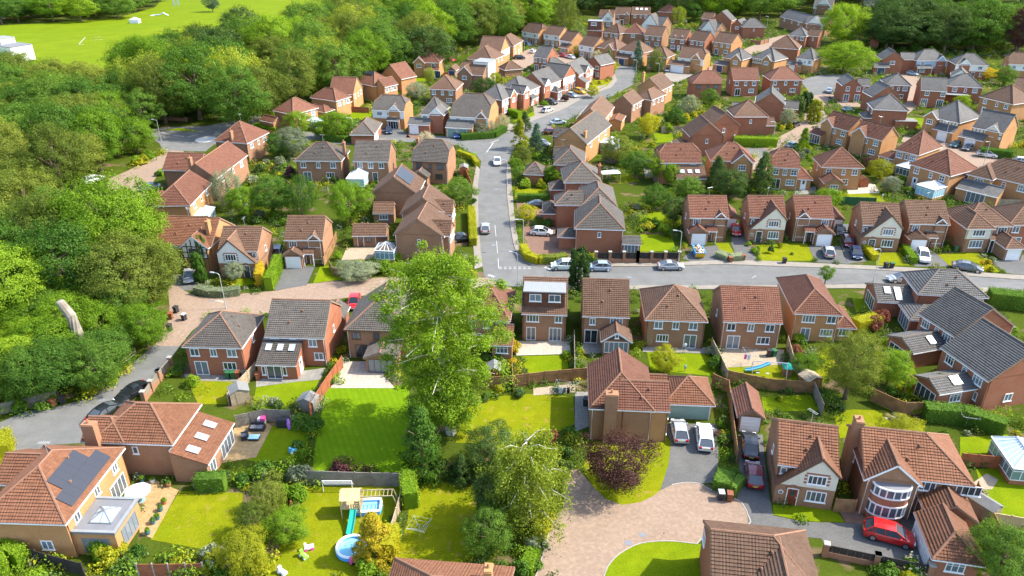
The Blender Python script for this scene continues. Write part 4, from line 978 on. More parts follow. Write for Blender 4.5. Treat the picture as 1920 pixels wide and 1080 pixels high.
bk = h.gable(.25, 4.7, 1.0, faces='----'); h.chimney(.0, 4.4, 7.7, .8, 1.2)
bay = MB(); fr = (MB(), MB()); cx, cy, rr = 2.6, -.75, 1.75
ang = [math.pi + math.pi * k / 8 for k in range(9)]
pt = [(cx + rr * math.cos(a), cy + .62 * rr * math.sin(a)) for a in ang]
for i in range(8):
    a, b = pt[i], pt[i+1]
    for z0, z1, m_ in ((0, .75, 0), (.75, 2.1, 1), (2.1, 3.1, 0), (3.1, 4.15, 1)):
        bay.face([(*a, z0), (*b, z0), (*b, z1), (*a, z1)], m_)
    for z0, z1, f_ in ((.75, 2.1, fr[0]), (3.1, 4.15, fr[1])):
        for z in (z0, z1): bar(f_, (*a, z), (*b, z), .16, .14)
        if 0 < i: f_.box(a[0] - .05, a[1] - .06, z0, a[0] + .05, a[1] + .04, z1)
bay.face([(*p, 4.22) for p in pt], 2)
bo_ = bay.build('bay_window', [M[br], M['glass'], M['lead']], h.root); [q.build('bay_frame', M['white_paint'], bo_) for q in fr]
g = H('bayg', (1749, 1046), (1848, 1060), ('A', 1715, 957), 'Yhg', tt, br, 'terracotta-tiled garage with white side door beside the red car', he=2.45, faces='w---', name='garage', cat='garage')
g.door(g.blocks[0], 3, 2.4, 4.4, 2.0, 'white_paint', True); g.block(1.2, g.D - .3, 5.2, g.D + 4.0, 2.5, 'Ygg', 35)

h = H('cutright', (1330, 1098), (1545, 1122), 7.4, 'Xgh', tb, br, 'brown tiled roof cut by the bottom edge below the paved turning area', faces='----')
h.block(3.0, -4.6, h.W - .3, 4.0, 4.5, 'Yhg', 35, '-F-F')
h.win(h.blocks[0], 3, 1.0, 3.0, 1.2, 1.1, 2)
h.conservatory(h.W + .2, -3.6, h.W + 3.6, .6, 2.3, .9)
h = H('cutcentre', (694, 1200), (950, 1222), 8.0, 'Xhg', tt, bo, 'terracotta roof slope with a chimney cut by the bottom edge under the lawn', faces='----'); h.chimney(h.W - 1.9, 4.6, 8.0, .6, .9, 5)

# --- dark-roofed houses at the right edge
h = H('bigdark', (1722, 550), (1854, 557), ('A', 1702, 510), 'Xhh', ts, br, 'large slate-grey hip-roofed house wrapped by a low extension with skylights', faces='----', lod=1)
b0 = h.blocks[0]; h.win(b0, 0, 8.2, 3.1, 1.1, .9, 2); h.win(b0, 3, 2.6, 3.0, 1.2, 1.1, 2)
bk = h.block(-4.8, 1.0, .24, 6.4, 2.5, 'Xgg', 26, '---f'); h.skylight(bk, 0, 1.6, 1.6); h.skylight(bk, 0, 3.0, 1.6); h.skylight(bk, 0, 3.0, .6)
bk = h.block(-1.8, -4.0, 6.6, .24, 2.5, 'Xhg', 28, '---f')
h = H('darkgable', (1792, 631), (1906, 611), ('A', 1760, 580), 'Ygg', ts, br, 'slate-grey gabled red brick house with a patio-side garden room', faces='---U', lod=2)
bk = h.block(-5.4, .8, .24, 5.0, 2.6, 'Xgg', 24, '---f', lod=1); h.skylight(bk, 0, 3.6, 1.0)
h = H('darkedge', (1856, 715), (1990, 694), ('A', 1811, 642), 'Ygg', ts, br, 'slate-grey gabled red brick house cut by the right edge', faces='---U', lod=2)
h.win(h.blocks[0], 3, 5.9, .9, 1.4, 1.1, 3); h.win(h.blocks[0], 0, 3.6, .9, 1.1, 1.1, 2)
bk = h.block(-5.0, 1.6, .24, 5.2, 2.6, 'Xgg', 24, 'w--f', lod=1); h.skylight(bk, 0, 3.0, 1.0, 1.1, 1.1)

# --- street row facing the camera
def typeC(key, A, B, D, tile, label, gl, brick=bb, faces='---s'):
    """garage-front house: gl True = garage on the left"""
    h = H(key, A, B, D, 'Xgg', tile, brick, label, faces=faces); W = h.W; b0 = h.blocks[0]
    X = (lambda t: t) if gl else (lambda t: W - t)
    h.win(b0, 0, X(1.5) - .25, 3.0, 1.25, 1.1, 3); h.win(b0, 0, X(W - 1.6) - .25, 3.0, 1.7, 1.1, 4); h.gablet(X(W - 1.6), 2.2)
    h.win(b0, 0, X(W - 1.5) - .25, .85, 1.4, 1.3, 4)
    a, b = sorted((X(.3), X(3.2))); h.garage(a, b - a); a, b = sorted((X(3.25), X(5.0))); h.porch(a, b); h.door(b0, 0, X(3.9) - .25, mat='door_brown')
    return h
def typeB(key, A, B, D, tile, label, side=1, brick=bb, faces='---s', render='render_cream'):
    h = H(key, A, B, D, 'Xgg', tile, brick, label, faces=faces); h.catslide(.25, h.W - .25, side, render=render)
    h.win(h.blocks[0], 0, .6 if side == 1 else h.W - 1.1, 3.1, .6, .8, 1); return h
typeC('c1', (1292, 407), (1369, 408), 7.6, tr, 'red-roofed house with a full skip outside its white garage door', True)
typeB('bb', (1404, 406), (1476, 408), 7.4, tr, 'cream-gabled house with a sweeping red roof beside the red car')
typeC('c2', (1491, 407), (1566, 409), 7.6, tr, 'red-roofed house with garage on its right and a silver car outside', False)
typeB('b0', (1616, 420), (1693, 424), 7.6, tb, 'cream-gabled brown-roofed house beside the three tightly parked dark cars')
typeC('c3', (1704, 418), (1784, 420), 7.8, tb, 'brown-roofed garage-front house with a white car on its drive', True)
h = H('f1', (1809, 423), (1901, 423), 7.8, 'Xhh', tb, bb, 'brown hip-roofed house with a cream front bay and a projecting white-doored garage', faces='----')
h.block(.1, -.9, 4.4, 4.0, 4.5, 'Yhg', 38, '----', upper='render_cream'); bk = h.blocks[-1]; h.win(bk, 0, 2.1, 3.0, 2.1, 1.1, 4); h.win(bk, 0, 2.1, .85, 2.3, 1.35, 4); h.up_off = 0
h.win(h.blocks[0], 0, 6.6, 3.0, 1.6, 1.1, 3); h.block(5.4, -4.2, 8.4, .24, 2.35, 'Yhg', 35, '-G--'); h.door(h.blocks[-1], 0, 1.5, 2.2, 2.0, 'white_paint', True); h.porch(4.5, 5.4)
H('edge1', (1893, 420), (1990, 424), 8.0, 'Xhh', tb, br, 'dark brick house cut by the right edge beyond the cream bay', faces='R--s')
for k, A, B, lab in (('g1', (1361, 409), (1386, 410), 'small red-roofed garage behind the house with the skip'), ('g2', (1562, 411), (1586, 412), 'small red-roofed garage behind the house with the silver car')):
    H(k, A, B, 5.2, 'Ygg', tr, bb, lab, he=2.3, faces='G---', name='garage', cat='garage', lod=1)

# --- corner cluster right of the main street
h = H('s1', (1077, 427), (1172, 430), 8.6, 'Yhg', tg, br, 'grey hip-roofed red brick corner house above the brick pier wall', faces='s---')
h.block(-2.6, 1.2, .24, 4.4, 2.4, 'Xhg', 28); h.block(h.W - .26, -.6, h.W + 2.7, 2.6, 2.2, 'Xgg', 20, 'f---', tile=ts)
h = H('s2', (1090, 385), (1157, 386), 10.0, 'Yhh', tg, br, 'grey-roofed red brick house second up from the corner with stepped hips', faces='s--w')
h.block(-4.6, .6, .24, 5.2, 4.5, 'Xhg', 35); h.block(-6.8, 1.8, -4.4, 7.0, 2.4, 'Yhh', 32)
h = H('s3', (1057, 341), (1128, 341), 9.0, 'Yhh', tg, br, 'grey hip-roofed red brick house with a white sail shade in its garden', faces='s--w'); h.chimney(h.W - .1, 3.6, 6.6)
h.block(-2.4, 2.4, .24, 6.0, 2.4, 'Xhg', 30)
h = H('s4', (1038, 307), (1096, 309), 9.0, 'Yhh', tg, br, 'grey hip-roofed house fourth up from the street corner', faces='sU--'); h.block(-.4, 6.4, 3.0, 10.5, 4.0, 'Xgg', 35)
g = H('sg', (981, 325), (1019, 327), 5.2, 'Xhh', tg, br, 'low grey double garage behind the round street trees', he=2.4, name='garage', cat='garage', faces='----', lod=1)
h = H('q22', (1036, 262), (1100, 270), ('B', 1134, 231), 'Ygg', tg, bo, 'long grey gabled house with a white conservatory at its back', faces='s R-'.replace(' ', 'U'))
h.chimney(h.W - 1.2, 2.2, 6.6); h.block(-2.6, 7.0, .24, 11.0, 3.6, 'Xgg', 32); h.conservatory(h.W, 10.5, h.W + 3.4, 15.0, 2.2, .7, 'polycarbonate')
h = H('q21', (1080, 222), (1132, 226), ('B', 1168, 200), 'Ygg', tb, bo, 'long brown gabled house with a red-tiled lean-to garden room', faces='-U--')
h.block(h.W - .26, 9.5, h.W + 3.0, 15.5, 2.4, 'Ygg', 14, tile=tt)
h = H('q20a', (1148, 192), (1186, 197), ('B', 1210, 186), 'Ygg', tb, bb, 'brown gabled house where the street starts its upper bend', faces='-U--')
h = H('q20b', (1190, 182), (1222, 187), ('B', 1240, 174), 'Yhh', tb, bb, 'brown hip-roofed house between two gabled ones near the street bend', faces='-U--')
h = H('q19', (1193, 163), (1240, 169), ('B', 1263, 157), 'Ygg', tb, bo, 'brown gabled house with a brick chimney nearest the upper street bend', faces='-U--'); h.chimney(1.2, 2.0, 8.2)

# --- block between the two lanes, right of centre
h = H('q11', (1237, 304), (1318, 304), 7.8, 'Xjj', tr, bo, 'long red half-hipped house with three skylights in its dark lean-to', faces='U--s', win=2)
bk = h.block(3.2, -3.2, h.W + .3, .24, 2.3, 'L', 22, 'f---', tile=tb, lod=1)
for u in (1.4, 3.0, 4.6): h.skylight(bk, 0, u, 1.6, .8, .9)
h = H('q10', (1333, 300), (1416, 302), 7.6, 'Xhh', tr, bo, 'red-roofed house with a front-facing gable behind two dark conifers', faces='----', win=2); h.gable(4.4, 4.0, 1.4)
h = H('q9', (1447, 312), (1502, 315), 7.6, 'Xjj', tr, bo, 'red half-hipped orange brick house with a tiled garage on its right', faces='R--s', win=2); h.block(h.W - .24, .8, h.W + 2.6, 5.4, 2.3, 'Xgh', 35, 'd---')
h = H('q8', (1541, 312), (1621, 314), ('A', 1519, 294), 'Yhh', tr, bo, 'red hip-roofed orange brick house with a red-glazed gable garden room', faces='r--s', win=2)
bk = h.block(.3, -3.4, 3.9, .24, 2.3, 'Ygg', 30, 'w---', tile=tr, lod=1)
h = H('q12', (1294, 255), (1360, 254), 7.6, 'Ygg', tb, br, 'brown gabled house with a plain brick end wall above the long red half-hipped roof', faces='s---')
bk = h.block(-3.0, .6, .24, 4.2, 2.4, 'Ygg', 16, tile=tb, lod=0)
H('q13', (1330, 236), (1388, 233), 7.6, 'Ygg', tb, br, 'brown gabled brick house, middle of the three stepped end walls', faces='s---')
h = H('q14', (1377, 218), (1442, 218), 8.0, 'Yhh', tb, br, 'brown hip-roofed brick house above the bright clipped hedge', faces='s---'); h.block(h.W - .26, .4, h.W + 2.0, 4.0, 2.4, 'Xgg', 35)
h = H('q15', (1416, 192), (1472, 196), 9.0, 'Ygg', ts, br, 'slate-roofed gabled brick house with a low side wing near the tall clipped evergreens', faces='----'); h.block(h.W - .26, 2.4, h.W + 3.6, 6.6, 3.2, 'Xgg', 32); h.block(-6.0, 4.0, .24, 7.0, 2.3, 'Xgg', 25, 'd---')
h = H('q16', (1374, 150), (1426, 150), 8.0, 'Xgg', tr, br, 'red gable-roofed brick house with three rear windows above the slate roof', faces='R--s')
h = H('q17', (1444, 149), (1507, 149), 8.2, 'Xhh', tr, br, 'red hip-roofed brick house at the lane corner with brick chimney', faces='R---'); h.chimney(h.W - .8, 6.0, 7.6)
H('q18', (1299, 156), (1356, 156), 8.0, 'Xhj', tr, br, 'red-roofed brick house with brown windows behind a round green tree', faces='U--s', trim='brown_trim')

# --- right side estate
h = H('q1', (1735, 216), (1800, 230), ('B', 1830, 216), 'Xhh', ts, bo, 'slate hip-roofed house with arched gable window and half-timbered strip', faces='----', win=2)
h.gable(.2, 3.2, .9); h.timber(3.6, h.W - .3, .25, 2.6, 4.4); h.block(3.6, -1.6, h.W - .2, .26, 2.4, 'L', 25, 'G---'); h.win(h.blocks[0], 0, 4.6, 3.0, 1.1, 1.1, 2)
h = H('q2', (1822, 237), (1883, 249), ('B', 1915, 237), 'Xgg', ts, bo, 'slate gable-roofed house with black timbered gable and two front dormers', faces='----', win=2)
h.timber(.3, h.W - .3, .25, 2.6, 4.4); h.gablet(h.W - 2.6, 3.0, 4.4, 'render_cream'); h.win(h.blocks[0], 0, h.W - 2.9, 3.1, 1.2, 1.1, 3); h.block(-1.6, -1.9, 4.0, .26, 2.4, 'L', 24, 'G---'); h.win(h.blocks[0], 0, h.W - 2.9, .8, 1.9, 1.3, 4); h.win(h.blocks[0], 0, 1.3, 3.0, 1.1, 1.1, 2)
h = H('q3', (1597, 248), (1655, 263), 7.0, 'Xgg', tr, bo, 'red-roofed orange brick house with a small porch roof, right of its twin', faces='----', win=2, lod=1)
h.gable(.2, 3.6, .5, faces='----'); h.preset(0, 'R', h.blocks[0])
h = H('q4', (1540, 230), (1592, 245), 7.0, 'Xgg', tr, bo, 'red-roofed orange brick house with glazed bay, left of its twin', faces='----', win=2, lod=1); h.gable(.2, 3.4, .5, faces='----'); h.preset(0, 'R', h.blocks[0]); h.block(-1.6, -1.6, 2.0, .24, 2.2, 'L', 24, 'f---')
h = H('q5', (1678, 279), (1723, 290), ('B', 1766, 274), 'Xhh', tr, bo, 'red hip-roofed house with a round white conservatory in the corner', faces='U---', win=2); h.block(-3.4, .8, .24, 4.0, 2.3, 'Xhg', 30, 'd---'); h.conservatory(2.6, -2.8, 5.8, .2, 2.1, .9, 'polycarbonate')
h = H('q6', (1705, 306), (1783, 329), ('B', 1820, 311), 'Xhh', tr, bo, 'red hip-roofed orange brick house with a white-roofed square conservatory', faces='r---', win=2); h.conservatory(5.0, -3.8, 8.8, .2, 2.2, .8, 'polycarbonate')
h = H('q7', (1822, 322), (1945, 350), 8.0, 'Xhh', tb, bo, 'wide brown hip-roofed house with glazed lean-to at the right edge', faces='U---', win=2); h.block(.0, -1.6, 4.4, 4.0, 4.5, 'Yhg', 35, 'w---'); h.block(-.6, -4.4, 7.0, -1.62, 2.3, 'L', 20, 'f---', tile=ts, lod=0)
H('r12', (1836, 180), (1900, 195), ('B', 1917, 182), 'Xhh', tb, bo, 'brown hip-roofed house behind leafy shrubs near the right edge', faces='r---', win=2)
H('r13', (1898, 168), (1950, 174), 8, 'Xgg', tb, bo, 'brown roof tip cut by the right edge beside the round tree', faces='----')
h = H('r4', (1638, 204), (1705, 207), 8.0, 'Yhh', ts, br, 'slate hip-roofed house with a blank red brick wall above a pale shed', faces='---F'); h.block(-1.8, .6, .24, 5.0, 2.3, 'Yhh', 30)
H('r3', (1636, 181), (1690, 181), 7.0, 'Ygg', ts, br, 'slate-roofed gable squeezed between two larger slate hips', faces='----', lod=0)
h = H('r2', (1662, 158), (1710, 160), 8.0, 'Yhh', ts, br, 'slate pyramid-roofed red brick house with white cross windows', faces='U---', win=2); h.win(h.blocks[0], 0, 4.6, .9, 1.3, 1.1, 2)
h = H('r1', (1580, 160), (1617, 161), 8.0, 'Ygg', ts, br, 'slate gabled red brick house with paired french doors', faces='----', win=2); b0 = h.blocks[0]
for u in (1.5, 4.6): h.win(b0, 0, u, 3.0, 1.1, 1.2, 2, 2); h.win(b0, 0, u, .06, 1.6, 2.1, 2)
h.block(h.W - .26, 2.6, h.W + 3.2, 7.0, 4.2, 'Xgg', 32, 's---')
h = H('r10', (1726, 168), (1777, 171), 8.0, 'Xgg', ts, br, 'slate gable-roofed red brick house with two pairs of white french doors', faces='----', win=2); b0 = h.blocks[0]
for u in (1.8, 6.0): h.win(b0, 0, u, 3.0, 1.2, 1.1, 2, 2); h.win(b0, 0, u - .3, .06, 1.8, 2.1, 3)
h = H('r11', (1778, 160), (1845, 164), 8.0, 'Xhh', ts, br, 'slate hip-roofed red brick house with a flat veranda roof', faces='U---', win=2); h.block(-.2, -2.4, 5.6, .24, 2.4, 'Fb', walls=False)
h = H('r5', (1655, 111), (1696, 112), 8.0, 'Ygg', ts, br, 'slate gabled house with arched window and dark garage by the bright round tree', faces='w---', win=2); h.block(h.W - .26, 2, h.W + 4.2, 7, 4.4, 'Xgg', 32); h.block(-2.8, -1.4, 2.4, .24, 2.4, 'L', 25, 'n---')
h = H('r6', (1719, 113), (1780, 113), 8.0, 'Xhh', ts, br, 'slate-roofed house painted pale blue on its front', faces='F---', upper='render_blue', win=2); h.gablet(h.W - 2.6, 3.2, 4.4, 'render_blue'); h.porch(.3, 5.5, 1.5)
h = H('r7', (1792, 120), (1855, 122), 8.0, 'Xhh', ts, br, 'slate-roofed white-fronted house beside the gold shrub', faces='F---', upper='render_white', win=2); h.gablet(3.0, 3.4, 4.4, 'render_white')
H('r8', (1783, 140), (1818, 143), 5.6, 'Ygg', ts, 'render_white', 'small slate-roofed white garage in front of the pale-blue house', he=2.6, name='garage', cat='garage', faces='----')
H('r9', (1891, 119), (1950, 122), 8.4, 'Xjj', tb, bo, 'brown half-hipped white-fronted house cut by the right edge', faces='U--s', upper='render_white')

# --- far side, upper middle
h = H('n5', (1355, 107), (1392, 112), ('B', 1411, 101), 'Xhh', ts, bo, 'slate-roofed orange brick house with navy garage door, far middle lane', faces='s---', win=2); h.gable(3.4, 3.4, .5); h.block(-2.6, -1.6, 2.6, .24, 2.4, 'L', 25, 'n---')
h = H('n6', (1409, 107), (1453, 114), ('B', 1473, 106), 'Xhh', ts, bo, 'slate-roofed orange brick house with half-timbered front, far middle lane', faces='s---', win=2); h.gable(4.6, 3.2, .5); h.timber(.3, 4.4, .25, 2.6, 4.4)
h = H('n7', (1493, 108), (1526, 112), ('B', 1544, 102), 'Xhh', ts, bo, 'slate-roofed white-fronted house left of the bright round tree', faces='U---', upper='render_white', win=2); h.block(-3.0, -1.4, 2.4, .24, 2.4, 'L', 25, 'G---')
H('n8', (1442, 88), (1498, 92), 9.0, 'Yhh', tb, br, 'large brown pyramid-roofed brick house near the far terrace', faces='----')
H('n9', (1393, 50), (1436, 50), 8.0, 'Xhh', ts, br, 'slate hip-roofed brick house above a carport of brick piers', faces='s---')
H('n10', (1370, 46), (1394, 48), 9.0, 'Ygg', ts, br, 'narrow slate gabled house beside the slate hip near the far wood', faces='w---')
typeB('n11', (1310, 52), (1343, 57), 7.0, ts, 'slate-roofed white-gabled house in the far row below the wood', render='render_white')
h = H('n12', (1332, 36), (1372, 39), 8.0, 'Ygg', ts, br, 'slate gable joined to a brown roof at the foot of the far wood', faces='----'); h.block(-5, 2, .24, 8, 4.4, 'Xgg', 35, tile=tb)
h = H('n13', (1233, 21), (1264, 23), 9.0, 'Xhh', tr, br, 'red hip-roofed house tucked under the far trees', faces='----')
typeB('n13b', (1204, 44), (1243, 48), 8.5, ts, 'slate-roofed house with half-timbered white front in the far row', side=-1, render='render_white')
typeB('n14', (1122, 31), (1151, 32), 7.4, tb, 'brown-roofed white-gabled house, leftmost of the far top row', render='render_white')
typeC('n15', (1152, 26), (1181, 27), 7.4, tb, 'brown garage-front house, second of the far top row', True)
h = H('n16', (1183, 26), (1219, 27), 7.6, 'Xgg', tb, br, 'brown-roofed house with three white skylights in the far top row', faces='U---')
for u in (2.4, 4.6, 6.8): h.roofbox(h.blocks[0], 0, u, 2.4, 1.2, 1.2, 'white_paint', 'skylight')
h = H('n17', (1100, 56), (1130, 57), 8.0, 'Xgg', tb, br, 'house with a big red flat-topped dormer near the far wood', faces='----'); bk = h.block(.3, .6, h.W - .6, 5.0, 7.6, 'F', brick='tile_red'); h.win(bk, 0, 2.6, 6.1, 2.4, 1.1, 4)
H('n18', (1129, 59), (1162, 63), 9.0, 'Xhh', tb, bb, 'brown hip-roofed house right of the red flat-topped dormer', faces='U---')
H('n19', (1167, 61), (1207, 63), 9.0, 'Yhh', tr, bb, 'red pyramid-roofed house in the upper middle', faces='w---')
H('n1', (1207, 65), (1242, 68), ('B', 1258, 52), 'Xgg', tb, bb, 'brown gabled house, first of four with sunlit right ends', faces='R---')
h = H('n2', (1254, 71), (1287, 74), ('B', 1300, 57), 'Xgg', tb, br, 'brown gabled house with two arched dormers, upper middle', faces='F---')
for u in (2.2, 5.2): h.gablet(u, 2.0, 4.6, 'white_paint', -.9)
H('n3', (1291, 74), (1322, 78), ('B', 1338, 66), 'Xgg', tb, br, 'brown gabled house, third of four with sunlit right ends', faces='U---')
H('n4', (1336, 77), (1372, 82), ('B', 1390, 67), 'Xgg', tb, bo, 'brown gabled house, last of four with sunlit right ends', faces='R---')
h = H('m11', (1270, 107), (1320, 112), ('B', 1334, 104), 'Xgj', tb, bo, 'wide brown-roofed white-fronted house with double garage and pale drive', faces='U---', upper='render_white', win=2); h.gablet(6.6, 3.6, 4.4, bo); h.block(-3.4, -1.8, 5.2, .24, 2.4, 'L', 24, 'D---')
H('m10', (1212, 104), (1251, 108), ('B', 1267, 96), 'Xhh', tb, bo, 'brown-roofed orange brick house behind two feathery trees', faces='F---', win=2)
h = H('m9', (1160, 93), (1206, 99), ('B', 1221, 88), 'Xhh', tb, bo, 'brown hip-roofed white-fronted house beside the tall dark conifer', faces='U---', upper='render_white', win=2); h.block(0, -1.8, 5.2, .24, 2.4, 'L', 24, 'n---')
h = H('m8', (1117, 87), (1157, 93), ('B', 1174, 82), 'Xhh', tb, bo, 'brown hip-roofed house with arched gable window, far close', faces='s---', win=2); h.gable(4.6, 3.6, .5)
H('m7', (1084, 83), (1113, 88), ('B', 1132, 76), 'Xgg', tb, bo, 'brown gabled house with white front strip, far close', faces='F---', upper='render_white', win=2)
h = H('m6b', (1048, 74), (1071, 78), ('B', 1082, 64), 'Xgg', tb, bo, 'brown gabled house with timbered gable and green garage doors, far close', faces='U---', upper='render_white', win=2); h.block(2, -2, 7, .24, 2.4, 'L', 24, 'g---')
H('m6', (1018, 63), (1049, 67), 8.0, 'Xgg', tb, bo, 'brown-roofed white-fronted house, second in the far close', faces='F---', upper='render_white', win=2)
h = H('m5', (977, 58), (1010, 63), ('B', 1027, 53), 'Xjj', tb, bo, 'brown half-hipped white-fronted house, first in the far close by the wood', faces='F---', upper='render_white', win=2)
H('m4', (963, 86), (981, 75), 8.0, 'Xhh', tb, bo, 'brown hip-roofed house nearest the wood edge left of the far close', faces='F--s')
H('m3', (939, 98), (957, 88), 9.0, 'Ygg', tb, bo, 'brown gabled white-fronted house stepping down beside the wood', faces='U--s', upper='render_white')
H('m2', (923, 113), (947, 102), 9.5, 'Xhh', tb, bo, 'brown-roofed orange brick house below the stepping gables', faces='U--s')
h = H('m1', (857, 137), (906, 141), 8.0, 'Xgg', tb, bb, 'brown gabled house with a white flat-topped box dormer behind', faces='----'); h.block(4.2, 3.4, 9.4, 9.5, 7.4, 'F', brick='render_white'); h.gable(.2, 5.0, .6)
H('gar1', (838, 131), (854, 132), 5.5, 'Ygg', tb, bb, 'small brown-roofed garage with dark door near the orange car', he=2.3, name='garage', cat='garage', faces='n---')
H('gar2', (946, 131), (981, 128), 5.8, 'Xhh', tb, bb, 'brown hip-roofed double garage behind the street row', he=2.4, name='garage', cat='garage', faces='----')
H('w7', (999, 106), (1026, 109), ('B', 1047, 100), 'Xgg', ts, br, 'slate-roofed red brick house with a bright orange gable end', faces='R---')
H('gar3', (1028, 124), (1062, 120), 5.8, 'Xhh', ts, br, 'slate-roofed double garage beside the orange gable end', he=2.4, name='garage', cat='garage', faces='----')
h = H('w6', (1098, 117), (1126, 122), 8.0, 'Ygg', ts, br, 'slate gabled house at the far end of the street row', faces='F---')
h = H('w5', (1086, 140), (1114, 127), 8.5, 'Xgg', ts, br, 'slate-roofed house with an orange arched gable in the street row', faces='F--s', upper='render_white', win=2); h.gable(4.4, 3.6, .6, gmat=bo); h.block(.2, -2.2, 3.4, .24, 2.4, 'L', 24, 'G---')
h = H('w4', (1057, 147), (1084, 138), 8.5, 'Ygg', ts, br, 'slate-roofed house with a white front gable in the street row', faces='F--s', upper='render_white', win=2)
h = H('w3', (1021, 161), (1053, 149), 9.0, 'Xgg', ts, br, 'slate-roofed house with a red brick end wall and white bay, street row', faces='F--s', upper='render_white', win=2); h.gablet(2.2, 3.4, 4.4, 'render_white'); h.block(4.6, -2.0, 7.6, .24, 2.4, 'Yhg', 30, 'f---')
h = H('w2', (979, 175), (1013, 161), 9.0, 'Xhh', ts, br, 'slate-roofed white-gabled house, second from the street junction', faces='F--s', upper='render_white', win=2); h.gable(.3, 3.6, .6, gmat='render_white'); h.porch(4.6, 7.4, 1.6)
h = H('w1', (942, 187), (972, 174), 8.0, 'Xhh', ts, br, 'slate hip-roofed corner house with an orange arched gable by the tall hedge', faces='F--s', upper='render_white', win=2); h.gable(4.2, 3.6, .6, gmat=bo)

# --- upper-left streets
h = H('t1', (696, 205), (758, 208), ('B', 774, 194), 'Xjj', tg, bo, 'grey half-hipped house with white upper front and large white bay', faces='----', upper='render_white', win=2)
b0 = h.blocks[0]; h.up_off = .03; h.win(b0, 0, 1.9, 3.0, 1.6, 1.0, 4); h.win(b0, 0, 4.2, 3.1, .6, .8, 1); h.gablet(h.W - 2.9, 3.0, 4.4, 'render_white'); h.win(b0, 0, h.W - 3.1, 3.0, 1.1, 1.2, 2); h.block(h.W - 4.8, -.6, h.W - 1.4, .24, 2.3, 'L', 25, 'f---', tile=ts); h.door(b0, 0, 5.2)
g = H('t1g', (702, 252), (716, 230), 6.2, 'Xhh', tg, br, 'grey hip-roofed garage with paired white doors beside the dark blue car', he=2.4, name='garage', cat='garage', faces='----'); g.door(g.blocks[0], 0, 1.6, 2.2, 2.0, 'white_paint', True); g.door(g.blocks[0], 0, 4.2, 2.2, 2.0, 'white_paint', True)
h = H('t2', (787, 213), (826, 215), ('B', 840, 199), 'Xhh', ts, br, 'slate-roofed house with a white upper gable and white garage door', faces='F---', upper='render_white', win=2); h.gable(2.6, 3.6, .3, gmat='render_white', faces='----'); h.block(-2.8, -1.8, 3.0, .24, 2.4, 'L', 25, '----'); h.door(h.blocks[-1], 0, 1.6, 2.3, 2.0, 'white_paint', True)
h = H('t3', (842, 217), (917, 221), ('B', 927, 199), 'Xjj', tg, bo, 'wide grey half-hipped house with two grey-green garage doors', faces='U---', upper='render_white', win=2); h.gablet(h.W - 2.2, 2.8, 4.4, br); h.block(-.4, -2.2, 6.6, .24, 2.4, 'L', 24, '----', tile=ts); h.door(h.blocks[-1], 0, 1.6, 2.3, 2.0, 'door_green', True); h.door(h.blocks[-1], 0, 4.4, 2.3, 2.0, 'door_green', True)
H('l7', (804, 166), (855, 168), ('B', 867, 155), 'Yhh', tb, bb, 'brown pyramid-roofed house with its rear windows to the camera', faces='R---', win=2)
h = H('l6', (775, 116), (824, 117), ('B', 837, 104), 'Xhh', tr, bo, 'red-brown house with arched gable window, navy garage and grey flat roof top', faces='----', win=2); h.gable(.2, 3.6, .7); h.block(3.9, -1.2, h.W - .2, .24, 2.4, 'L', 24, '----'); h.win(h.blocks[0], 0, 6.6, 3.0, 1.3, 1.1, 2); h.door(h.blocks[-1], 0, 4.4, 2.3, 2.0, 'door_navy', True)
H('l5', (713, 140), (752, 148), ('B', 764, 138), 'Ygg', tr, bo, 'red gabled house with a tall blank brick end near the wood', faces='s---')
h = H('l4', (657, 152), (702, 161), 8.0, 'Xhh', tr, bo, 'red-brown hip-roofed house with pale panels along its ridge', faces='----'); h.block(h.W - 1.2, 1.2, h.W + 3.0, 6.5, 4.5, 'Ygg', 38, '-U--'); h.solar(h.blocks[0], 0, 2.4, 2.6, 4, 1, 1.1, 1.2)
h = H('l3', (663, 176), (681, 162), ('A', 625, 168), 'Ygg', tr, bo, 'red gabled house with solar panels on a side gable by the wood', faces='U--w'); h.block(-2.2, 1.0, .8, 8.0, 2.7, 'Xgg', 30, tile=tb)
h = H('l2', (581, 182), (630, 189), ('B', 652, 179), 'Xhh', tr, bo, 'red hip-roofed house backing onto the bright hedge bank', faces='-U--'); h.block(1.4, -3.8, 8.4, .24, 2.4, 'Xhh', 28)
h = H('l1', (549, 214), (597, 201), ('A', 512, 206), 'Xhh', tr, bo, 'red hip-roofed house at the lane corner with a small white conservatory', faces='U---'); h.block(-2.6, 5.0, .24, 10.0, 2.4, 'Ygg', 32); h.conservatory(4.6, -3.0, 7.4, .2, 2.0, .9)
# --- middle-left streets
h = H('p1', (552, 300), (640, 301), 7.6, 'Xhh', tg, bb, 'grey hip-roofed house with a tall chimney behind the willow', faces='R---'); h.chimney(h.W - .1, 3.6, 7.2)
h = H('p2', (660, 301), (730, 302), ('B', 746, 280), 'Xgg', tg, bb, 'grey gable-roofed house with a white glazed conservatory', faces='----', ); b0 = h.blocks[0]
for u in (1.3, 3.6, 5.9): h.win(b0, 0, u, 2.95, 1.1, 1.1, 2)
h.door(b0, 0, 4.4); h.conservatory(-.4, -4.2, 3.2, .2, 2.1, 1.0)
h = H('p3', (769, 301), (840, 304), ('B', 855, 280), 'Xjj', tg, bb, 'grey half-hipped house at the junction with brown windows and red shed', faces='U---', trim='brown_trim'); h.chimney(.5, 5.2, 7.6); h.win(h.blocks[0], 0, 5.8, .9, 1.6, 1.1, 3); h.block(1.0, -3.0, 4.2, .24, 2.3, 'Ygg', 32, '----')
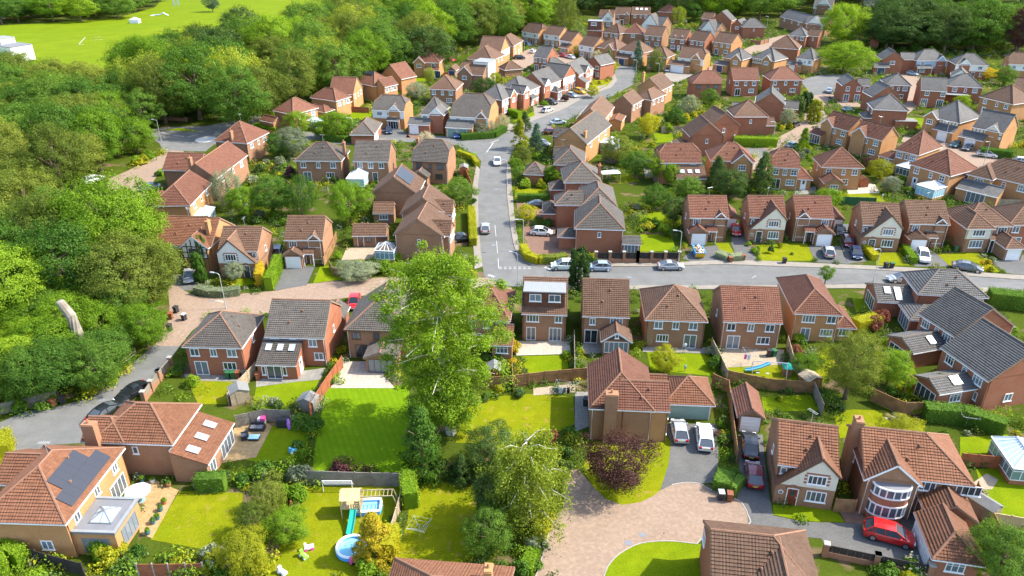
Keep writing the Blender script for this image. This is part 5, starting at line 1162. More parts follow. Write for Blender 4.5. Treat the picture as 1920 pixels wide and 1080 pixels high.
h = H('p4', (697, 362), (783, 364), 8.4, 'Ygg', tb, bb, 'brown gabled house with a dark solar array on its sunny slope', faces='----'); h.solar(h.blocks[0], 1, 1.3, 1.4, 5, 2, 1.0, 1.6)
h = H('p5', (750, 400), (838, 402), 7.6, 'Ygg', tb, bb, 'brown gabled house facing the main street, between solar roof and corner', faces='----'); h.block(h.W - 2.4, .4, h.W + .8, 4.6, 4.5, 'Xgg', 38, '-U--')
h = H('p6', (737, 440), (832, 444), 8.2, 'Ygg', tb, bb, 'brown gabled corner house above the top of the tall central tree', faces='s---'); h.block(h.W - 2.6, 1.0, h.W + .8, 5.2, 4.5, 'Xgg', 38, '-U--')
o = h.conservatory(-2.9, -1.4, .2, 1.6, 2.1, 1.0, 'tile_grey')
g = H('p6s', (658, 441), (725, 441), 4.0, 'Xgg', tb, bb, 'long brown-roofed garden outbuilding with a wooden door', he=2.3, name='outbuilding', cat='outbuilding', faces='----', lod=1); g.door(g.blocks[0], 0, 1.3, mat='door_brown'); g.win(g.blocks[0], 0, 2.7, .9, .9, 1.0, 2, trim='brown_trim'); g.door(g.blocks[0], 0, 5.0, 2.0, 2.0, 'door_brown', True)
g = H('p5s', (697, 399), (739, 399), 4.0, 'Xgg', tb, bb, 'small brown-roofed garden outbuilding behind the bright green tree', he=2.3, name='outbuilding', cat='outbuilding', faces='w---', lod=1)
typeC('p7', (530, 449), (606, 449), 7.8, tb, 'brown-roofed garage-front house beside the tall clipped golden hedge', True)
typeB('p8', (406, 469), (484, 470), 7.6, tb, 'white-gabled brown-roofed house beside the tudor-style one', side=-1, render='render_white', faces='-s--')
h = H('p9', (262, 455), (397, 461), ('B', 421, 420), 'Xgg', tt, bo, 'tudor-style house with black timber gable and long terracotta roof', faces='----', lod=2); W = h.W
h.timber(.4, 7.4, .25, 2.6, 4.4, render='render_white'); bk = h.gable(7.4, 4.3, .9, faces='----'); h.timber(7.5, 11.6, -.65, 2.5, 4.5, 6.2, 'render_white'); h.up_off = .05; h.win(bk, 0, 2.15, 3.1, 1.9, 1.1, 3, trim='brown_trim'); h.win(bk, 0, 2.15, .8, 1.9, 1.3, 3, trim='brown_trim'); h.win(h.blocks[0], 0, 4.6, 3.1, 2.0, 1.1, 3, trim='brown_trim')
h.block(2.6, -1.2, 7.4, .24, 2.4, 'L', 30, '----', walls=False); h.door(h.blocks[0], 0, 5.2, mat='door_brown'); h.door(h.blocks[0], 0, 2.4, 2.3, 2.0, 'door_brown', True); h.chimney(W - 1.2, 2.2, 8.0)
h = H('p10', (279, 385), (356, 384), ('B', 386, 342), 'Yhg', tr, bo, 'red hip-roofed house with a blue-glazed conservatory beyond the tudor roof', faces='-U--'); h.block(-3.0, 5.0, .24, 10.0, 3.2, 'Yhh', 32); h.conservatory(h.W, 1.0, h.W + 2.4, 5.0, 2.1, .6)
h = H('p11', (335, 332), (405, 334), ('B', 427, 288), 'Ygg', tr, bb, 'large red gabled house with chimney beside the paved lane', faces='-U--'); h.block(-6.2, 5.6, 1.4, 12.2, 4.2, 'Xgg', 34); h.chimney(2.6, .9, 8.0)
h = H('p12', (401, 263), (463, 268), ('B', 487, 246), 'Xhh', tr, bb, 'red hip-roofed house with chimney beside the mini-roundabout', faces='sU--'); h.chimney(4.4, .6, 6.6)
# --- far terraces and edge buildings
h = H('ter1', (1462, 30), (1507, 42), 8.0, 'Xgg', ts, bb, 'long slate terrace wing running down to the timbered gable', faces='U---')
h = H('ter2', (1508, 43), (1549, 47), 8.0, 'Xgg', ts, bb, 'slate terrace with a black-and-white timbered gable', faces='R---'); h.gablet(4.6, 6.0, 4.6, 'render_white')
h = H('ter3', (1525, 8), (1562, 10), 8.0, 'Xgg', ts, bb, 'slate-roofed house with tall white timbered front at the top edge', faces='R---', upper='render_white'); h.gablet(5.0, 6.0, 4.6, 'render_white')
H('n23', (1478, 65), (1512, 68), 8.0, 'Xhh', ts, br, 'slate hip-roofed red brick house between terrace and brown pyramid roof', faces='U---')
H('n24', (1514, 66), (1536, 68), 6.0, 'Xgg', tb, br, 'small red brick house in front of the broad far tree', faces='s---')
H('k1', (1636, 48), (1660, 49), 8.0, 'Yhh', tg, br, 'grey hip-roofed house half hidden left of the tall dark trees', faces='s---')
H('k2', (1634, 66), (1652, 67), 6.0, 'Ygg', tb, br, 'small red brick gable below the grey hip left of the dark trees', faces='----')
H('far1', (1620, 8), (1665, 9), 9.0, 'Xgg', ts, bb, 'pale slate roof behind the light green tree at the top edge', faces='U---')
H('far2', (1885, 30), (1935, 34), 9.0, 'Xgg', tb, bb, 'brown roof glimpsed right of the broad dark trees', faces='U---')
H('far3', (-12, 17), (44, 13), 9.0, 'Xgg', tb, bo, 'brown-roofed house behind the tree line in the top left corner', faces='R---')
h = H('school', (-30, 84), (18, 90), 9.0, 'Fd', tb, 'render_white', 'white flat-roofed building at the left edge beside the playing field', faces='U---', he=5.0, name='building', cat='building'); h.block(-1, 3, 6, 8.5, 6.8, 'F', brick='render_white')
# ---------------------------------------------------------------- trees, shrubs, hedges
rng = np.random.default_rng(11)
def leaves_mesh(name, centers, normals, size, mat, aspect=.62):
    n = len(centers)
    N = normals / (np.linalg.norm(normals, axis=1, keepdims=True) + 1e-9)
    r = rng.normal(size=(n, 3)); T = np.cross(N, r); T /= (np.linalg.norm(T, axis=1, keepdims=True) + 1e-9); B = np.cross(N, T)
    s = size * rng.uniform(.65, 1.3, (n, 1)); q = s * aspect
    V = np.stack([centers - T*s*.5, centers - B*q*.5 + N*s*.08, centers + T*s*.5, centers + B*q*.5 + N*s*.08], 1).reshape(-1, 3)
    me = bpy.data.meshes.new(name); me.vertices.add(4*n); me.vertices.foreach_set('co', V.astype(np.float32).ravel())
    me.loops.add(4*n); me.loops.foreach_set('vertex_index', np.arange(4*n, dtype=np.int32))
    me.polygons.add(n); me.polygons.foreach_set('loop_start', np.arange(0, 4*n, 4, dtype=np.int32))
    me.update(calc_edges=True); me.validate(); me.materials.append(mat); return me
def sph(n):
    v = rng.normal(size=(n, 3)); return v / np.linalg.norm(v, axis=1, keepdims=True)
def crown_pts(kind, ncl, per, crad, seed):
    """unit crown: radius 1 sideways, z 0..2; returns points and outward normals"""
    cs = []
    d = sph(ncl * 3); 
    if kind in ('round', 'tall', 'dense'):
        r = rng.uniform(.45, .92, (len(d), 1)) ** .6; c = d * r; c[:, 2] = c[:, 2] * .92 + 1.0
        lob = 1 + .2*np.sin(3*np.arctan2(c[:, 1], c[:, 0]) + seed + 2*c[:, 2]) + .13*np.sin(5*np.arctan2(c[:, 1], c[:, 0]) + 2*seed)
        c[:, :2] *= lob[:, None]
        if kind != 'dense': c = c[(c[:, 2] > .13)]
    elif kind == 'cone':
        z = rng.uniform(.05, 1.95, len(d)) ; rr = (1 - z/2) ** .85; a = rng.uniform(0, 6.283, len(d)); q = rng.uniform(.55, 1, len(d)); c = np.stack([np.cos(a)*rr*q, np.sin(a)*rr*q, z], 1)
    elif kind == 'column':
        z = rng.uniform(.05, 1.9, len(d)); rr = np.clip(1.15*np.sqrt(np.clip(1 - (z/2 - .42)**2*2.9, .02, 1)), 0, 1); a = rng.uniform(0, 6.283, len(d)); q = rng.uniform(.7, 1, len(d)); c = np.stack([np.cos(a)*rr*q*.85, np.sin(a)*rr*q*.85, z], 1)
    elif kind == 'weep':
        r = rng.uniform(.4, .9, (len(d), 1)) ** .6; c = d * r; c[:, 2] = c[:, 2] * .95 + 1.0
    c = c[:ncl]; P = []; N = []
    for k in range(len(c)):
        cr = crad * rng.uniform(.55, 1.5); v = sph(per); v[:, 2] = np.abs(v[:, 2]) * .9 - .25 * (rng.random(per) < .35)
        rad = cr * rng.uniform(.55, 1.08, (per, 1)); p = v * rad
        if kind == 'weep':
            p[:, 2] = -np.abs(rng.normal(size=per)) * cr * 1.5; p[:, :2] *= .7
        if kind == 'cone': p[:, 2] *= .6
        out = c[k] - np.array([0, 0, .8]); out = out / (np.linalg.norm(out) + 1e-6)
        P.append(c[k] + p); N.append(v * .8 + out * .55 + rng.normal(size=(per, 3)) * .42)
    return np.concatenate(P), np.concatenate(N)
PROTO = {}
SPEC = {  # crown kind, clumps, leaves per clump, clump radius, leaf size
    'mid': ('round', 230, 120, .185, .04), 'bright': ('round', 210, 125, .19, .042), 'olive': ('round', 250, 115, .175, .036), 'dark': ('dense', 210, 115, .19, .043),
    'birch': ('weep', 180, 120, .19, .036), 'purple': ('dense', 150, 110, .24, .05), 'conifer': ('cone', 130, 80, .20, .07), 'column': ('column', 130, 120, .2, .10),
    'sparse': ('round', 95, 70, .2, .062)}
def crown(kind, mat, v):
    k = (kind, mat, v)
    if k not in PROTO:
        ck, ncl, per, cr, lf = SPEC[kind]; p, n = crown_pts(ck, ncl, per, cr, v * 1.7); PROTO[k] = leaves_mesh('crown', p, n, lf, M[mat])
    return PROTO[k]
TR = {}
def trunk_mesh(v, mat):
    k = (v, mat)
    if k in TR: return TR[k]
    rn = random.Random(v); m = MB(); top = Vector((rn.uniform(-.05, .05), rn.uniform(-.05, .05), .72))
    pts = [Vector((0, 0, -.02)), Vector((.01, 0, .2)), Vector((.02, -.01, .45)), top]
    m.tube(pts, [.034, .026, .019, .007], 7)
    for i in range(8):
        a = i * 2.4 + v; z = rn.uniform(.24, .6); L = rn.uniform(.16, .27); d = Vector((math.cos(a), math.sin(a), rn.uniform(.5, .95)))
        p = Vector((.01, 0, z)); m.tube([p, p + d*L*.5, p + d*L + Vector((0, 0, .03))], [.012, .008, .003], 5)
    TR[k] = m.mesh('trunk', [M[mat]], True); return TR[k]
LEAF = {'mid': 'leaf_mid', 'bright': 'leaf_bright', 'olive': 'leaf_olive', 'dark': 'leaf_dark', 'birch': 'leaf_birch', 'purple': 'leaf_purple', 'conifer': 'leaf_dark', 'column': 'leaf_dark', 'sparse': 'leaf_bright'}
ti = [0]
def tree(base, h, r, kind, label, group=None, mat=None, bark='bark', low=.22, name='tree'):
    """base: world xy; h total height; r crown radius; low: crown bottom as a share of the height"""
    ti[0] += 1; v = ti[0] % 2 if group else 0; a = random.uniform(0, 6.28)
    t = empty(name, (base[0], base[1], 0), a, label=label, cat='tree', group=group)
    link('trunk', trunk_mesh(v, bark), t, scale=(h, h, h))
    cz = h * low; hh = (h - cz) / 2
    link('crown', crown(kind, mat or LEAF[kind], v), t, loc=(0, 0, cz), scale=(r*random.uniform(.88, 1.14), r*random.uniform(.88, 1.14), hh))
    return t
def tpx(px, py, zc, h, r, kind, label, **k):
    p = U(px, py, zc); return tree((p.x, p.y), h, r, kind, label, **k)
# ---- woods: individual trees on a jittered grid inside an outline traced at mid-crown height
def inside(x, y, poly):
    c = False; n = len(poly)
    for i in range(n):
        (x1, y1), (x2, y2) = poly[i], poly[i-1]
        if (y1 > y) != (y2 > y) and x < (x2-x1)*(y-y1)/(y2-y1)+x1: c = not c
    return c
LOOK = {'mid': 'mid-green leafy', 'bright': 'bright green leafy', 'olive': 'olive brownish-green', 'dark': 'dark green dense', 'birch': 'pale feathery'}
LANE = [tuple(U(x, y, 5))[:2] for x, y in [(180, 325), (240, 298), (310, 282), (335, 285), (340, 420), (250, 410), (195, 365)]]
def ordn(n): return ['', 'second ', 'third ', 'fourth ', 'fifth ', 'sixth ', 'seventh ', 'eighth ', 'ninth ', 'tenth '][n] if n < 10 else '%dth ' % (n + 1) if (n + 1) % 10 not in (1, 2, 3) or n < 20 else '%d%s ' % (n + 1, {1: 'st', 2: 'nd', 3: 'rd'}[(n + 1) % 10])
def wood(px, zc, step, rr, hr, mix, where, group, marks_):
    poly = [tuple(U(x, y, zc))[:2] for x, y in px]; xs = [p[0] for p in poly]; ys = [p[1] for p in poly]; T = []
    y = min(ys); row = 0
    while y < max(ys):
        x = min(xs) + (row % 2) * step/2
        while x < max(xs):
            X, Y = x + random.uniform(-.3, .3)*step, y + random.uniform(-.3, .3)*step
            if inside(X, Y, poly) and not inside(X, Y, LANE) and abs(X) < .72*(Y*.888 + (54 - 8)*.46) + 6: T.append((X, Y, random.choices([m_[0] for m_ in mix], [m_[1] for m_ in mix])[0], random.uniform(*hr), random.uniform(*rr)))
            x += step
        y += step * .87; row += 1
    L = [(n_, U(a, b)) for n_, a, b in marks_]; by = {}
    for t in T:
        q = min(L, key=lambda m_: math.hypot(m_[1].x - t[0], m_[1].y - t[1])); by.setdefault((q[0], t[2]), []).append((math.hypot(q[1].x - t[0], q[1].y - t[1]), t))
    for (mk, k), l in by.items():
        for n, (d, t) in enumerate(sorted(l)): tree(t[:2], t[3], t[4], k, LOOK[k] + ' tree ' + where + ', ' + ordn(n) + 'nearest the ' + mk, group=group, low=random.uniform(.03, .12))
    return len(T)
wood([(-70, 125), (50, 128), (130, 145), (190, 175), (245, 210), (262, 245), (240, 275), (170, 302), (125, 320), (120, 350), (90, 390), (-120, 410)], 8, 11, (6.0, 8.6), (12, 17), [('olive', 4), ('mid', 3), ('bright', 1.5)], 'in the left wood', 'trees of the left wood, upper part', [('white school-like building', 20, 100), ('parked white car', 176, 341), ('roundabout', 330, 260), ('picture edge', -20, 330)])
wood([(-140, 395), (120, 398), (200, 412), (255, 455), (275, 520), (-150, 540)], 8, 9.4, (5.4, 7.4), (12, 15.5), [('mid', 3), ('olive', 1.5), ('bright', 2)], 'in the middle of the left wood', 'trees of the left wood, middle part', [('tudor-style house', 300, 500), ('parked white car', 176, 341), ('picture edge', -40, 480)])
wood([(-150, 545), (270, 540), (284, 570), (280, 600), (250, 640), (195, 680), (130, 712), (50, 735), (-170, 765)], 3.5, 5.1, (3.3, 4.3), (6, 8.5), [('bright', 5), ('mid', 2)], 'in the lower left thicket', 'low trees of the lower left thicket', [('lane bins', 320, 605), ('rail fence', 225, 692), ('bare lopped trunk', 132, 600), ('board fence', 55, 766), ('tudor-style house', 300, 500)])
wood([(225, 122), (300, 92), (420, 78), (540, 62), (620, 34), (700, 4), (1000, -6), (1010, 30), (960, 45), (900, 62), (860, 84), (790, 88), (730, 96), (690, 118), (630, 130), (580, 150), (520, 172), (470, 190), (340, 192), (290, 175), (245, 140)], 9, 15.5, (7.4, 11.0), (15, 22), [('mid', 3), ('olive', 3), ('bright', 1.8), ('dark', .8), ('birch', .5)], 'in the big upper wood', 'trees of the big upper wood', [('roundabout', 386, 262), ('upper lane lamp post', 441, 232), ('red gabled house', 730, 160), ('arched gable house', 800, 130), ('far close', 985, 90), ('playing field', 420, 50), ('lone field tree', 397, 30), ('top edge', 800, 10)])
wood([(-120, 30), (0, 27), (110, 20), (220, 12), (320, -20), (100, -22), (30, 2), (-100, 12)], 6, 15, (7, 10), (11, 15), [('bright', 3), ('mid', 3)], 'in the line beyond the playing field', 'tree line beyond the playing field', [('white banners', 330, 13), ('corner house', 10, 30)])
wood([(1000, 8), (1100, 8), (1120, 2), (1225, 0), (1240, 6), (1420, 10), (1450, 14), (1520, 0), (1560, -6), (1660, -8), (1960, -14), (1960, -34), (990, -34)], 8, 22, (10, 14), (15, 21), [('dark', 3), ('mid', 3), ('bright', 1)], 'in the far top wood', 'trees of the far top wood', [('far top row', 1160, 40), ('slate hip with carport', 1410, 60), ('timbered far house', 1540, 30), ('huge dark tree', 1720, 90)])
wood([(1655, 72), (1700, 62), (1960, 66), (1960, 26), (1655, 26)], 7, 17, (9, 11.5), (14, 19), [('dark', 3), ('mid', 1)], 'in the dark right-hand belt', 'dark belt behind the slate houses', [('pale-blue house', 1750, 140), ('picture edge', 1930, 110)])
# ---- single trees
cb = U(846, 812)
def centraltree():
    """tall, leaning, uneven: narrow skirt low down, widest two thirds up"""
    t = empty('tree', (cb.x, cb.y, 0), 0, label='tall light-green tree with a pale trunk rising from the middle gardens', cat='tree')
    m = MB(); tr = [Vector((0, 0, -.1)), Vector((-.1, 0, 3)), Vector((-.5, .3, 7)), Vector((-.8, .2, 12)), Vector((-.7, .3, 18)), Vector((-.6, .2, 22))]
    m.tube(tr, [.62, .5, .42, .3, .18, .06], 9)
    rn = random.Random(4); P = []; N = []
    for i in range(58):
        f = (i + .5)/58; z = 2.2 + 19.6*f; a = i * 2.399 + .6
        reach = np.interp(f, [0, .12, .3, .5, .7, .85, 1], [1.2, 2.6, 4.9, 6.6, 6.5, 5.3, 2.8]) * rn.uniform(.72, 1.1) * (1.18 if math.cos(a) < .2 else 1)
        p0 = Vector((-.1 - .7*f, .2*f, z)); d = Vector((math.cos(a), math.sin(a), rn.uniform(.0, .45))); p1 = p0 + d*reach*.55; p2 = p0 + d*reach + Vector((0, 0, -.5))
        m.tube([p0, p1, p2], [.14*(1.15 - f), .08*(1.15 - f), .02], 5)
        for q in range(11):
            c = np.array(p0.lerp(p2, rn.uniform(.2, 1.04))) + rng.normal(size=3)*np.array([.7, .7, .5]); cr = rn.uniform(.6, 1.3); n = 150
            v = sph(n); v[:, 2] *= .8; pp = c + v * cr * rng.uniform(.5, 1.05, (n, 1)); P.append(pp); N.append(v + np.array([0, 0, .5]) + rng.normal(size=(n, 3))*.4)
    m.build('trunk', M['bark_pale'], t, True)
    link('crown', leaves_mesh('crown', np.concatenate(P), np.concatenate(N), .225, M['leaf_hornbeam']), t)
centraltree()
def birchtree(px, py, h, r, label, seed, bark='bark_pale', mat='leaf_birch', n=34, leaf=.23):
    b = U(px, py); t = empty('tree', (b.x, b.y, 0), 0, label=label, cat='tree'); rn = random.Random(seed); m = MB(); P = []; N = []
    m.tube([Vector((0, 0, -.1)), Vector((.1, 0, h*.4)), Vector((.0, .1, h*.75)), Vector((0, 0, h*.98))], [.24, .17, .09, .02], 7)
    for i in range(n):
        f = (i + .5)/n; z = h*(.16 + .76*f); a = i*2.4 + seed; L = r * (1.0 - .55*f**2) * rn.uniform(.65, 1.1); p0 = Vector((.05, 0, z)); d = Vector((math.cos(a), math.sin(a), .55)); p1 = p0 + d*L*.6; p2 = p0 + Vector((math.cos(a)*L, math.sin(a)*L, .25*L))
        m.tube([p0, p1, p2], [.06, .04, .012], 4)
        for q in range(11):
            c = np.array(p0.lerp(p2, rn.uniform(.25, 1.05))) + rng.normal(size=3)*.35; k = 70; hang = np.abs(rng.normal(size=k))*rn.uniform(.6, 1.5)
            pp = c + rng.normal(size=(k, 3))*np.array([.28, .28, .2]); pp[:, 2] -= hang; pp[:, 2] = np.maximum(pp[:, 2], .25); P.append(pp); nn = rng.normal(size=(k, 3)); nn[:, 2] = np.abs(nn[:, 2])*.6 + .25; N.append(nn)
    m.build('trunk', M[bark], t, True); link('crown', leaves_mesh('crown', np.concatenate(P), np.concatenate(N), leaf, M[mat], .55), t)
birchtree(985, 985, 11.5, 4.6, 'weeping birch with pale branches at the edge of the front cul-de-sac', 3)
tpx(1158, 872, 3.0, 6.8, 3.6, 'purple', 'dark purple-leaved tree on the grass island of the cul-de-sac', low=.06)
for px, py, zc, h, r, k, lab, kw in [
    (790, 838, 3.5, 8.4, 2.7, 'conifer', 'bushy layered conifer at the foot of the central tree', dict(mat='leaf_mid', low=.02)),
    (925, 845, 2.6, 5.6, 3.0, 'dark', 'dark grey-green round conifer right of the central tree trunk', dict(mat='leaf_dark', low=.02)),
    (1598, 690, 4.5, 9.6, 4.2, 'olive', 'large olive-green garden tree beside the curved fence', dict(low=.06)),
    (1670, 690, 2.6, 5.2, 3.0, 'bright', 'light green garden tree leaning over the curved fence', dict(low=.06)),
    (1248, 675, 2.0, 4.0, 2.0, 'dark', 'round golden-green bush-tree on the hip-roofed house lawn', dict(mat='leaf_yellow', low=.08)),
    (1514, 682, 1.5, 3.2, 2.0, 'dark', 'vivid round green bush-tree beside the curving pale fence', dict(mat='leaf_bright', low=0)),
    (1768, 725, 1.8, 3.6, 1.7, 'olive', 'small grey-green tree by the skylit garden room', dict(mat='leaf_grey', low=.15)),
    (1690, 810, 1.6, 3.6, 2.6, 'olive', 'yellow-green spreading shrub tree by the pebble bed', dict(mat='leaf_yellow', low=.05)),
    (1885, 1045, 3.2, 6.5, 3.4, 'bright', 'leafy round tree in the bottom right corner', dict(mat='leaf_mid', low=.1)),
    (700, 1008, 2.6, 5.4, 2.4, 'conifer', 'golden feathery conifer above the round paddling pool', dict(mat='leaf_gold', low=.02)),
    (668, 508, 1.2, 2.8, 3.4, 'dark', 'large pale grey-green rounded bush by the brick lane', dict(mat='leaf_grey', low=0)),
    (655, 385, 4.0, 9.0, 3.9, 'bright', 'vivid green round tree beside the garden outbuilding', dict(low=.1)),
    (563, 365, 4.5, 9.4, 4.0, 'birch', 'weeping willow-like tree in the middle-left gardens', dict(mat='leaf_mid', low=.1)),
    (510, 370, 4, 8.5, 3.8, 'mid', 'broad green tree left of the willow', dict(low=.1)),
    (425, 350, 4.5, 9.4, 3.6, 'birch', 'pale feathery tree behind the large red gabled house', dict(mat='leaf_grey', low=.1)),
    (455, 385, 3, 7, 3.2, 'bright', 'light green tree above the white gable ridge', dict(low=.1)),
    (862, 362, 2.8, 6.0, 3.2, 'mid', 'round green street tree left of the main street', dict(low=.12)),
    (975, 253, 3.5, 7.5, 2.6, 'conifer', 'golden-green conifer at the main street junction', dict(mat='leaf_yellow', low=.03)),
    (1006, 262, 3.2, 7.0, 2.1, 'conifer', 'dark blue-green conifer behind the junction', dict(mat='leaf_blue', low=.1)),
    (985, 228, 2.4, 5.0, 2.0, 'conifer', 'dark conifer on the far side of the junction', dict(low=.05)),
    (980, 290, 2.4, 4.8, 2.4, 'olive', 'olive shrub tree below the golden conifer', dict(low=.05)),
    (967, 308, 1.6, 3.2, 1.4, 'bright', 'small clipped bright tree by the street lamp', dict(low=.05)),
    (975, 325, 1.8, 3.6, 1.9, 'mid', 'round mid-green street tree above the garage', dict(low=.05)),
    (1038, 330, 2.0, 4.4, 1.9, 'bright', 'upright bright green bush-tree by the low double garage', dict(low=.05)),
    (988, 402, 1.9, 4.0, 1.9, 'olive', 'yellow-orange berried tree beside the small white hatchback', dict(mat='leaf_yellow', low=.15)),
    (1084, 541, 0, 6.8, 1.9, 'column', 'dark column-shaped cypress beside the cross street', dict(low=.02)),
    (1192, 310, 3, 6.5, 3.0, 'mid', 'green garden tree behind the corner houses', dict(low=.1)),
    (1160, 285, 3, 7, 3.6, 'olive', 'broad olive tree in the gardens behind the long grey gable', dict(low=.08)),
    (1217, 237, 3, 6.4, 2.9, 'bright', 'pale yellow-green tree beside the purple bush', dict(mat='leaf_yellow', low=.1)),
    (1265, 222, 2.8, 6.0, 3.0, 'mid', 'round mid-green tree behind the street houses', dict(low=.1)),
    (1293, 200, 3, 6.6, 2.6, 'olive', 'silvery olive tree beside the round green one', dict(mat='leaf_grey', low=.1)),
    (1330, 182, 2.2, 4.8, 3.0, 'dark', 'clipped round green tree below the brown-windowed house', dict(mat='leaf_mid', low=.08)),
    (1345, 330, 3.2, 7.4, 2.8, 'conifer', 'dark conifer before the gabled red house, left of its pair', dict(low=.02)),
    (1430, 330, 4, 9.0, 3.3, 'conifer', 'large dark conifer before the orange brick half-hip', dict(low=.02)),
    (1370, 345, 3, 6.4, 3.2, 'dark', 'dark green garden tree between the two conifers', dict(low=.03)),
    (1232, 318, 2.8, 6.0, 2.0, 'bright', 'light green slim tree by the dark lean-to', dict(low=.08)),
    (1260, 330, 2.4, 5.2, 2.0, 'bright', 'second light green slim tree nearer the lean-to', dict(low=.05)),
    (1290, 352, 2.2, 4.6, 3.4, 'mid', 'low spreading tree behind the red roof with the skip', dict(low=.03)),
    (1230, 370, 2.6, 5.4, 2.8, 'mid', 'green tree in the dense planting behind the corner house', dict(low=.05)),
    (1265, 395, 2.6, 5.6, 2.4, 'dark', 'dark green tree left of the skip house wall', dict(low=.05)),
    (1496, 200, 2.6, 5.4, 2.0, 'column', 'leftmost clipped evergreen of the lane group', dict(mat='leaf_dark', low=.02)),
    (1512, 192, 2.8, 5.8, 1.9, 'column', 'middle clipped evergreen of the lane group', dict(mat='leaf_dark', low=.02)),
    (1528, 210, 3.0, 6.2, 1.8, 'column', 'yellow-green clipped evergreen nearest the lane', dict(mat='leaf_yellow', low=.02)),
    (1478, 222, 2.4, 5.2, 2.2, 'mid', 'soft green tree by the purple shrub at the lane', dict(mat='leaf_grey', low=.08)),
    (1508, 263, 2.6, 5.6, 1.9, 'conifer', 'light green young conifer by the lane', dict(mat='leaf_bright', low=.02)),
    (1196, 107, 4, 9.4, 2.5, 'conifer', 'tall dark spruce at the upper street bend', dict(mat='leaf_blue', low=.02)),
    (1232, 112, 4, 8.6, 3.3, 'birch', 'feathery olive-green tree beside the spruce', dict(mat='leaf_olive', low=.06)),
    (1140, 112, 3, 6.4, 2.8, 'conifer', 'dark bushy conifer in the far close garden', dict(low=.02)),
    (1120, 104, 2.5, 5.0, 2.6, 'birch', 'pale feathery shrub tree in the far close', dict(mat='leaf_pale', low=.1)),
    (1143, 127, 2, 4.6, 3.0, 'bright', 'bright yellow-green tree at the inside of the upper bend', dict(mat='leaf_yellow', low=.06)),
    (1110, 172, 1.8, 4.0, 2.2, 'bright', 'light green street tree near the yellow car', dict(mat='leaf_yellow', low=.1)),
    (1085, 94, 2.0, 4.4, 2.6, 'birch', 'loose olive tree by the green garage doors', dict(mat='leaf_olive', low=.1)),
    (1003, 70, 2.5, 5.6, 2.0, 'bright', 'palm-like young tree before the half-hipped far house', dict(low=.2)),
    (1058, 28, 8, 17, 7.5, 'birch', 'broad olive willow above the far close', dict(mat='leaf_olive', low=.05)),
    (1005, 28, 7, 15, 7.5, 'olive', 'brownish broad tree left of the willow', dict(low=.08)),
    (1585, 108, 5, 11, 8.0, 'bright', 'broad bright green round tree above the turning head', dict(low=.02)),
    (1585, 45, 8, 17, 10.0, 'bright', 'very broad light green tree before the far terrace', dict(low=.01)),
    (1720, 40, 10, 21, 12.5, 'dark', 'huge dark green tree with bare lower trunks', dict(low=.1)),
    (1670, 50, 9, 18, 8.0, 'dark', 'dark tree on the left flank of the huge pair', dict(low=.06)),
    (1835, 48, 10, 22, 13.5, 'dark', 'huge mid-green tree right of the darkest one', dict(mat='leaf_mid', low=.02)),
    (1780, 55, 9, 19, 8.5, 'dark', 'dark tree between the two huge crowns', dict(low=.05)),
    (1920, 60, 9, 20, 6.5, 'dark', 'purplish dark tree cut by the right edge', dict(mat='leaf_purple', low=.05)),
    (1665, 16, 7, 14, 5.0, 'bright', 'bright green tree top left of the huge dark tree', dict(low=.1)),
    (1852, 138, 2.0, 4.0, 3.4, 'bright', 'golden yellow spreading shrub tree by the white front', dict(mat='leaf_gold', low=.03)),
    (1885, 142, 3, 6.4, 3.2, 'dark', 'round green tree right of the golden shrub', dict(mat='leaf_mid', low=.06)),
    (1362, 74, 3, 6.6, 3.4, 'olive', 'olive garden tree before the last sunlit-end gable', dict(low=.05)),
    (1300, 25, 4, 9, 5.5, 'bright', 'light green rounded tree among the far roofs', dict(mat='leaf_mid', low=.08)),
    (1272, 28, 4, 9, 3.6, 'birch', 'pale slim tree left of the rounded far tree', dict(mat='leaf_birch', low=.08)),
    (1357, 44, 3, 7, 3.6, 'bright', 'yellow-green tree between the slate gables', dict(mat='leaf_yellow', low=.08)),
    (1380, 8, 7, 15, 8.0, 'bright', 'large round green tree at the top edge above the slate hip', dict(mat='leaf_mid', low=.06)),
    (630, 235, 3.5, 7.4, 5.0, 'bright', 'broad bright green tree at the side road corner', dict(low=.05)),
    (560, 232, 3, 6.6, 3.6, 'bright', 'bright green tree before the small white conservatory', dict(low=.05)),
    (546, 268, 3.5, 7.6, 4.0, 'olive', 'soft grey-green tree beside the side road', dict(mat='leaf_grey', low=.05)),
    (520, 275, 3, 6.6, 3.0, 'mid', 'mid-green tree left of the soft grey one', dict(low=.06)),
    (600, 245, 2, 4.4, 2.6, 'dark', 'dense dark clump below the corner tree', dict(mat='leaf_mid', low=.02)),
    (780, 170, 2.6, 5.4, 3.4, 'olive', 'silvery shrub tree behind the half-hipped white house', dict(mat='leaf_grey', low=.03)),
    (805, 140, 2.5, 5.6, 2.2, 'birch', 'slim pale tree in front of the arched gable', dict(low=.1)),
    (908, 165, 3, 6.4, 3.6, 'dark', 'dark green tree behind the slate corner house', dict(low=.03)),
    (925, 150, 2.4, 5, 2.8, 'bright', 'yellow-green tree above the dark one', dict(mat='leaf_yellow', low=.05)),
    (908, 238, 2.2, 4.4, 3.2, 'olive', 'grey-green rounded shrub tree by the green garage doors', dict(mat='leaf_grey', low=.03)),
    (940, 225, 2, 4.2, 2.2, 'birch', 'white-variegated shrub tree at the street junction', dict(mat='leaf_pale', low=.05)),
    (798, 258, 1.8, 3.8, 2.4, 'birch', 'bare-looking pinkish shrub tree beside the side road', dict(mat='leaf_pale', low=.1)),
    (380, 480, 2.6, 6.0, 1.15, 'column', 'slim dark cypress beside the tudor-style gable', dict(mat='leaf_mid', low=.02)),
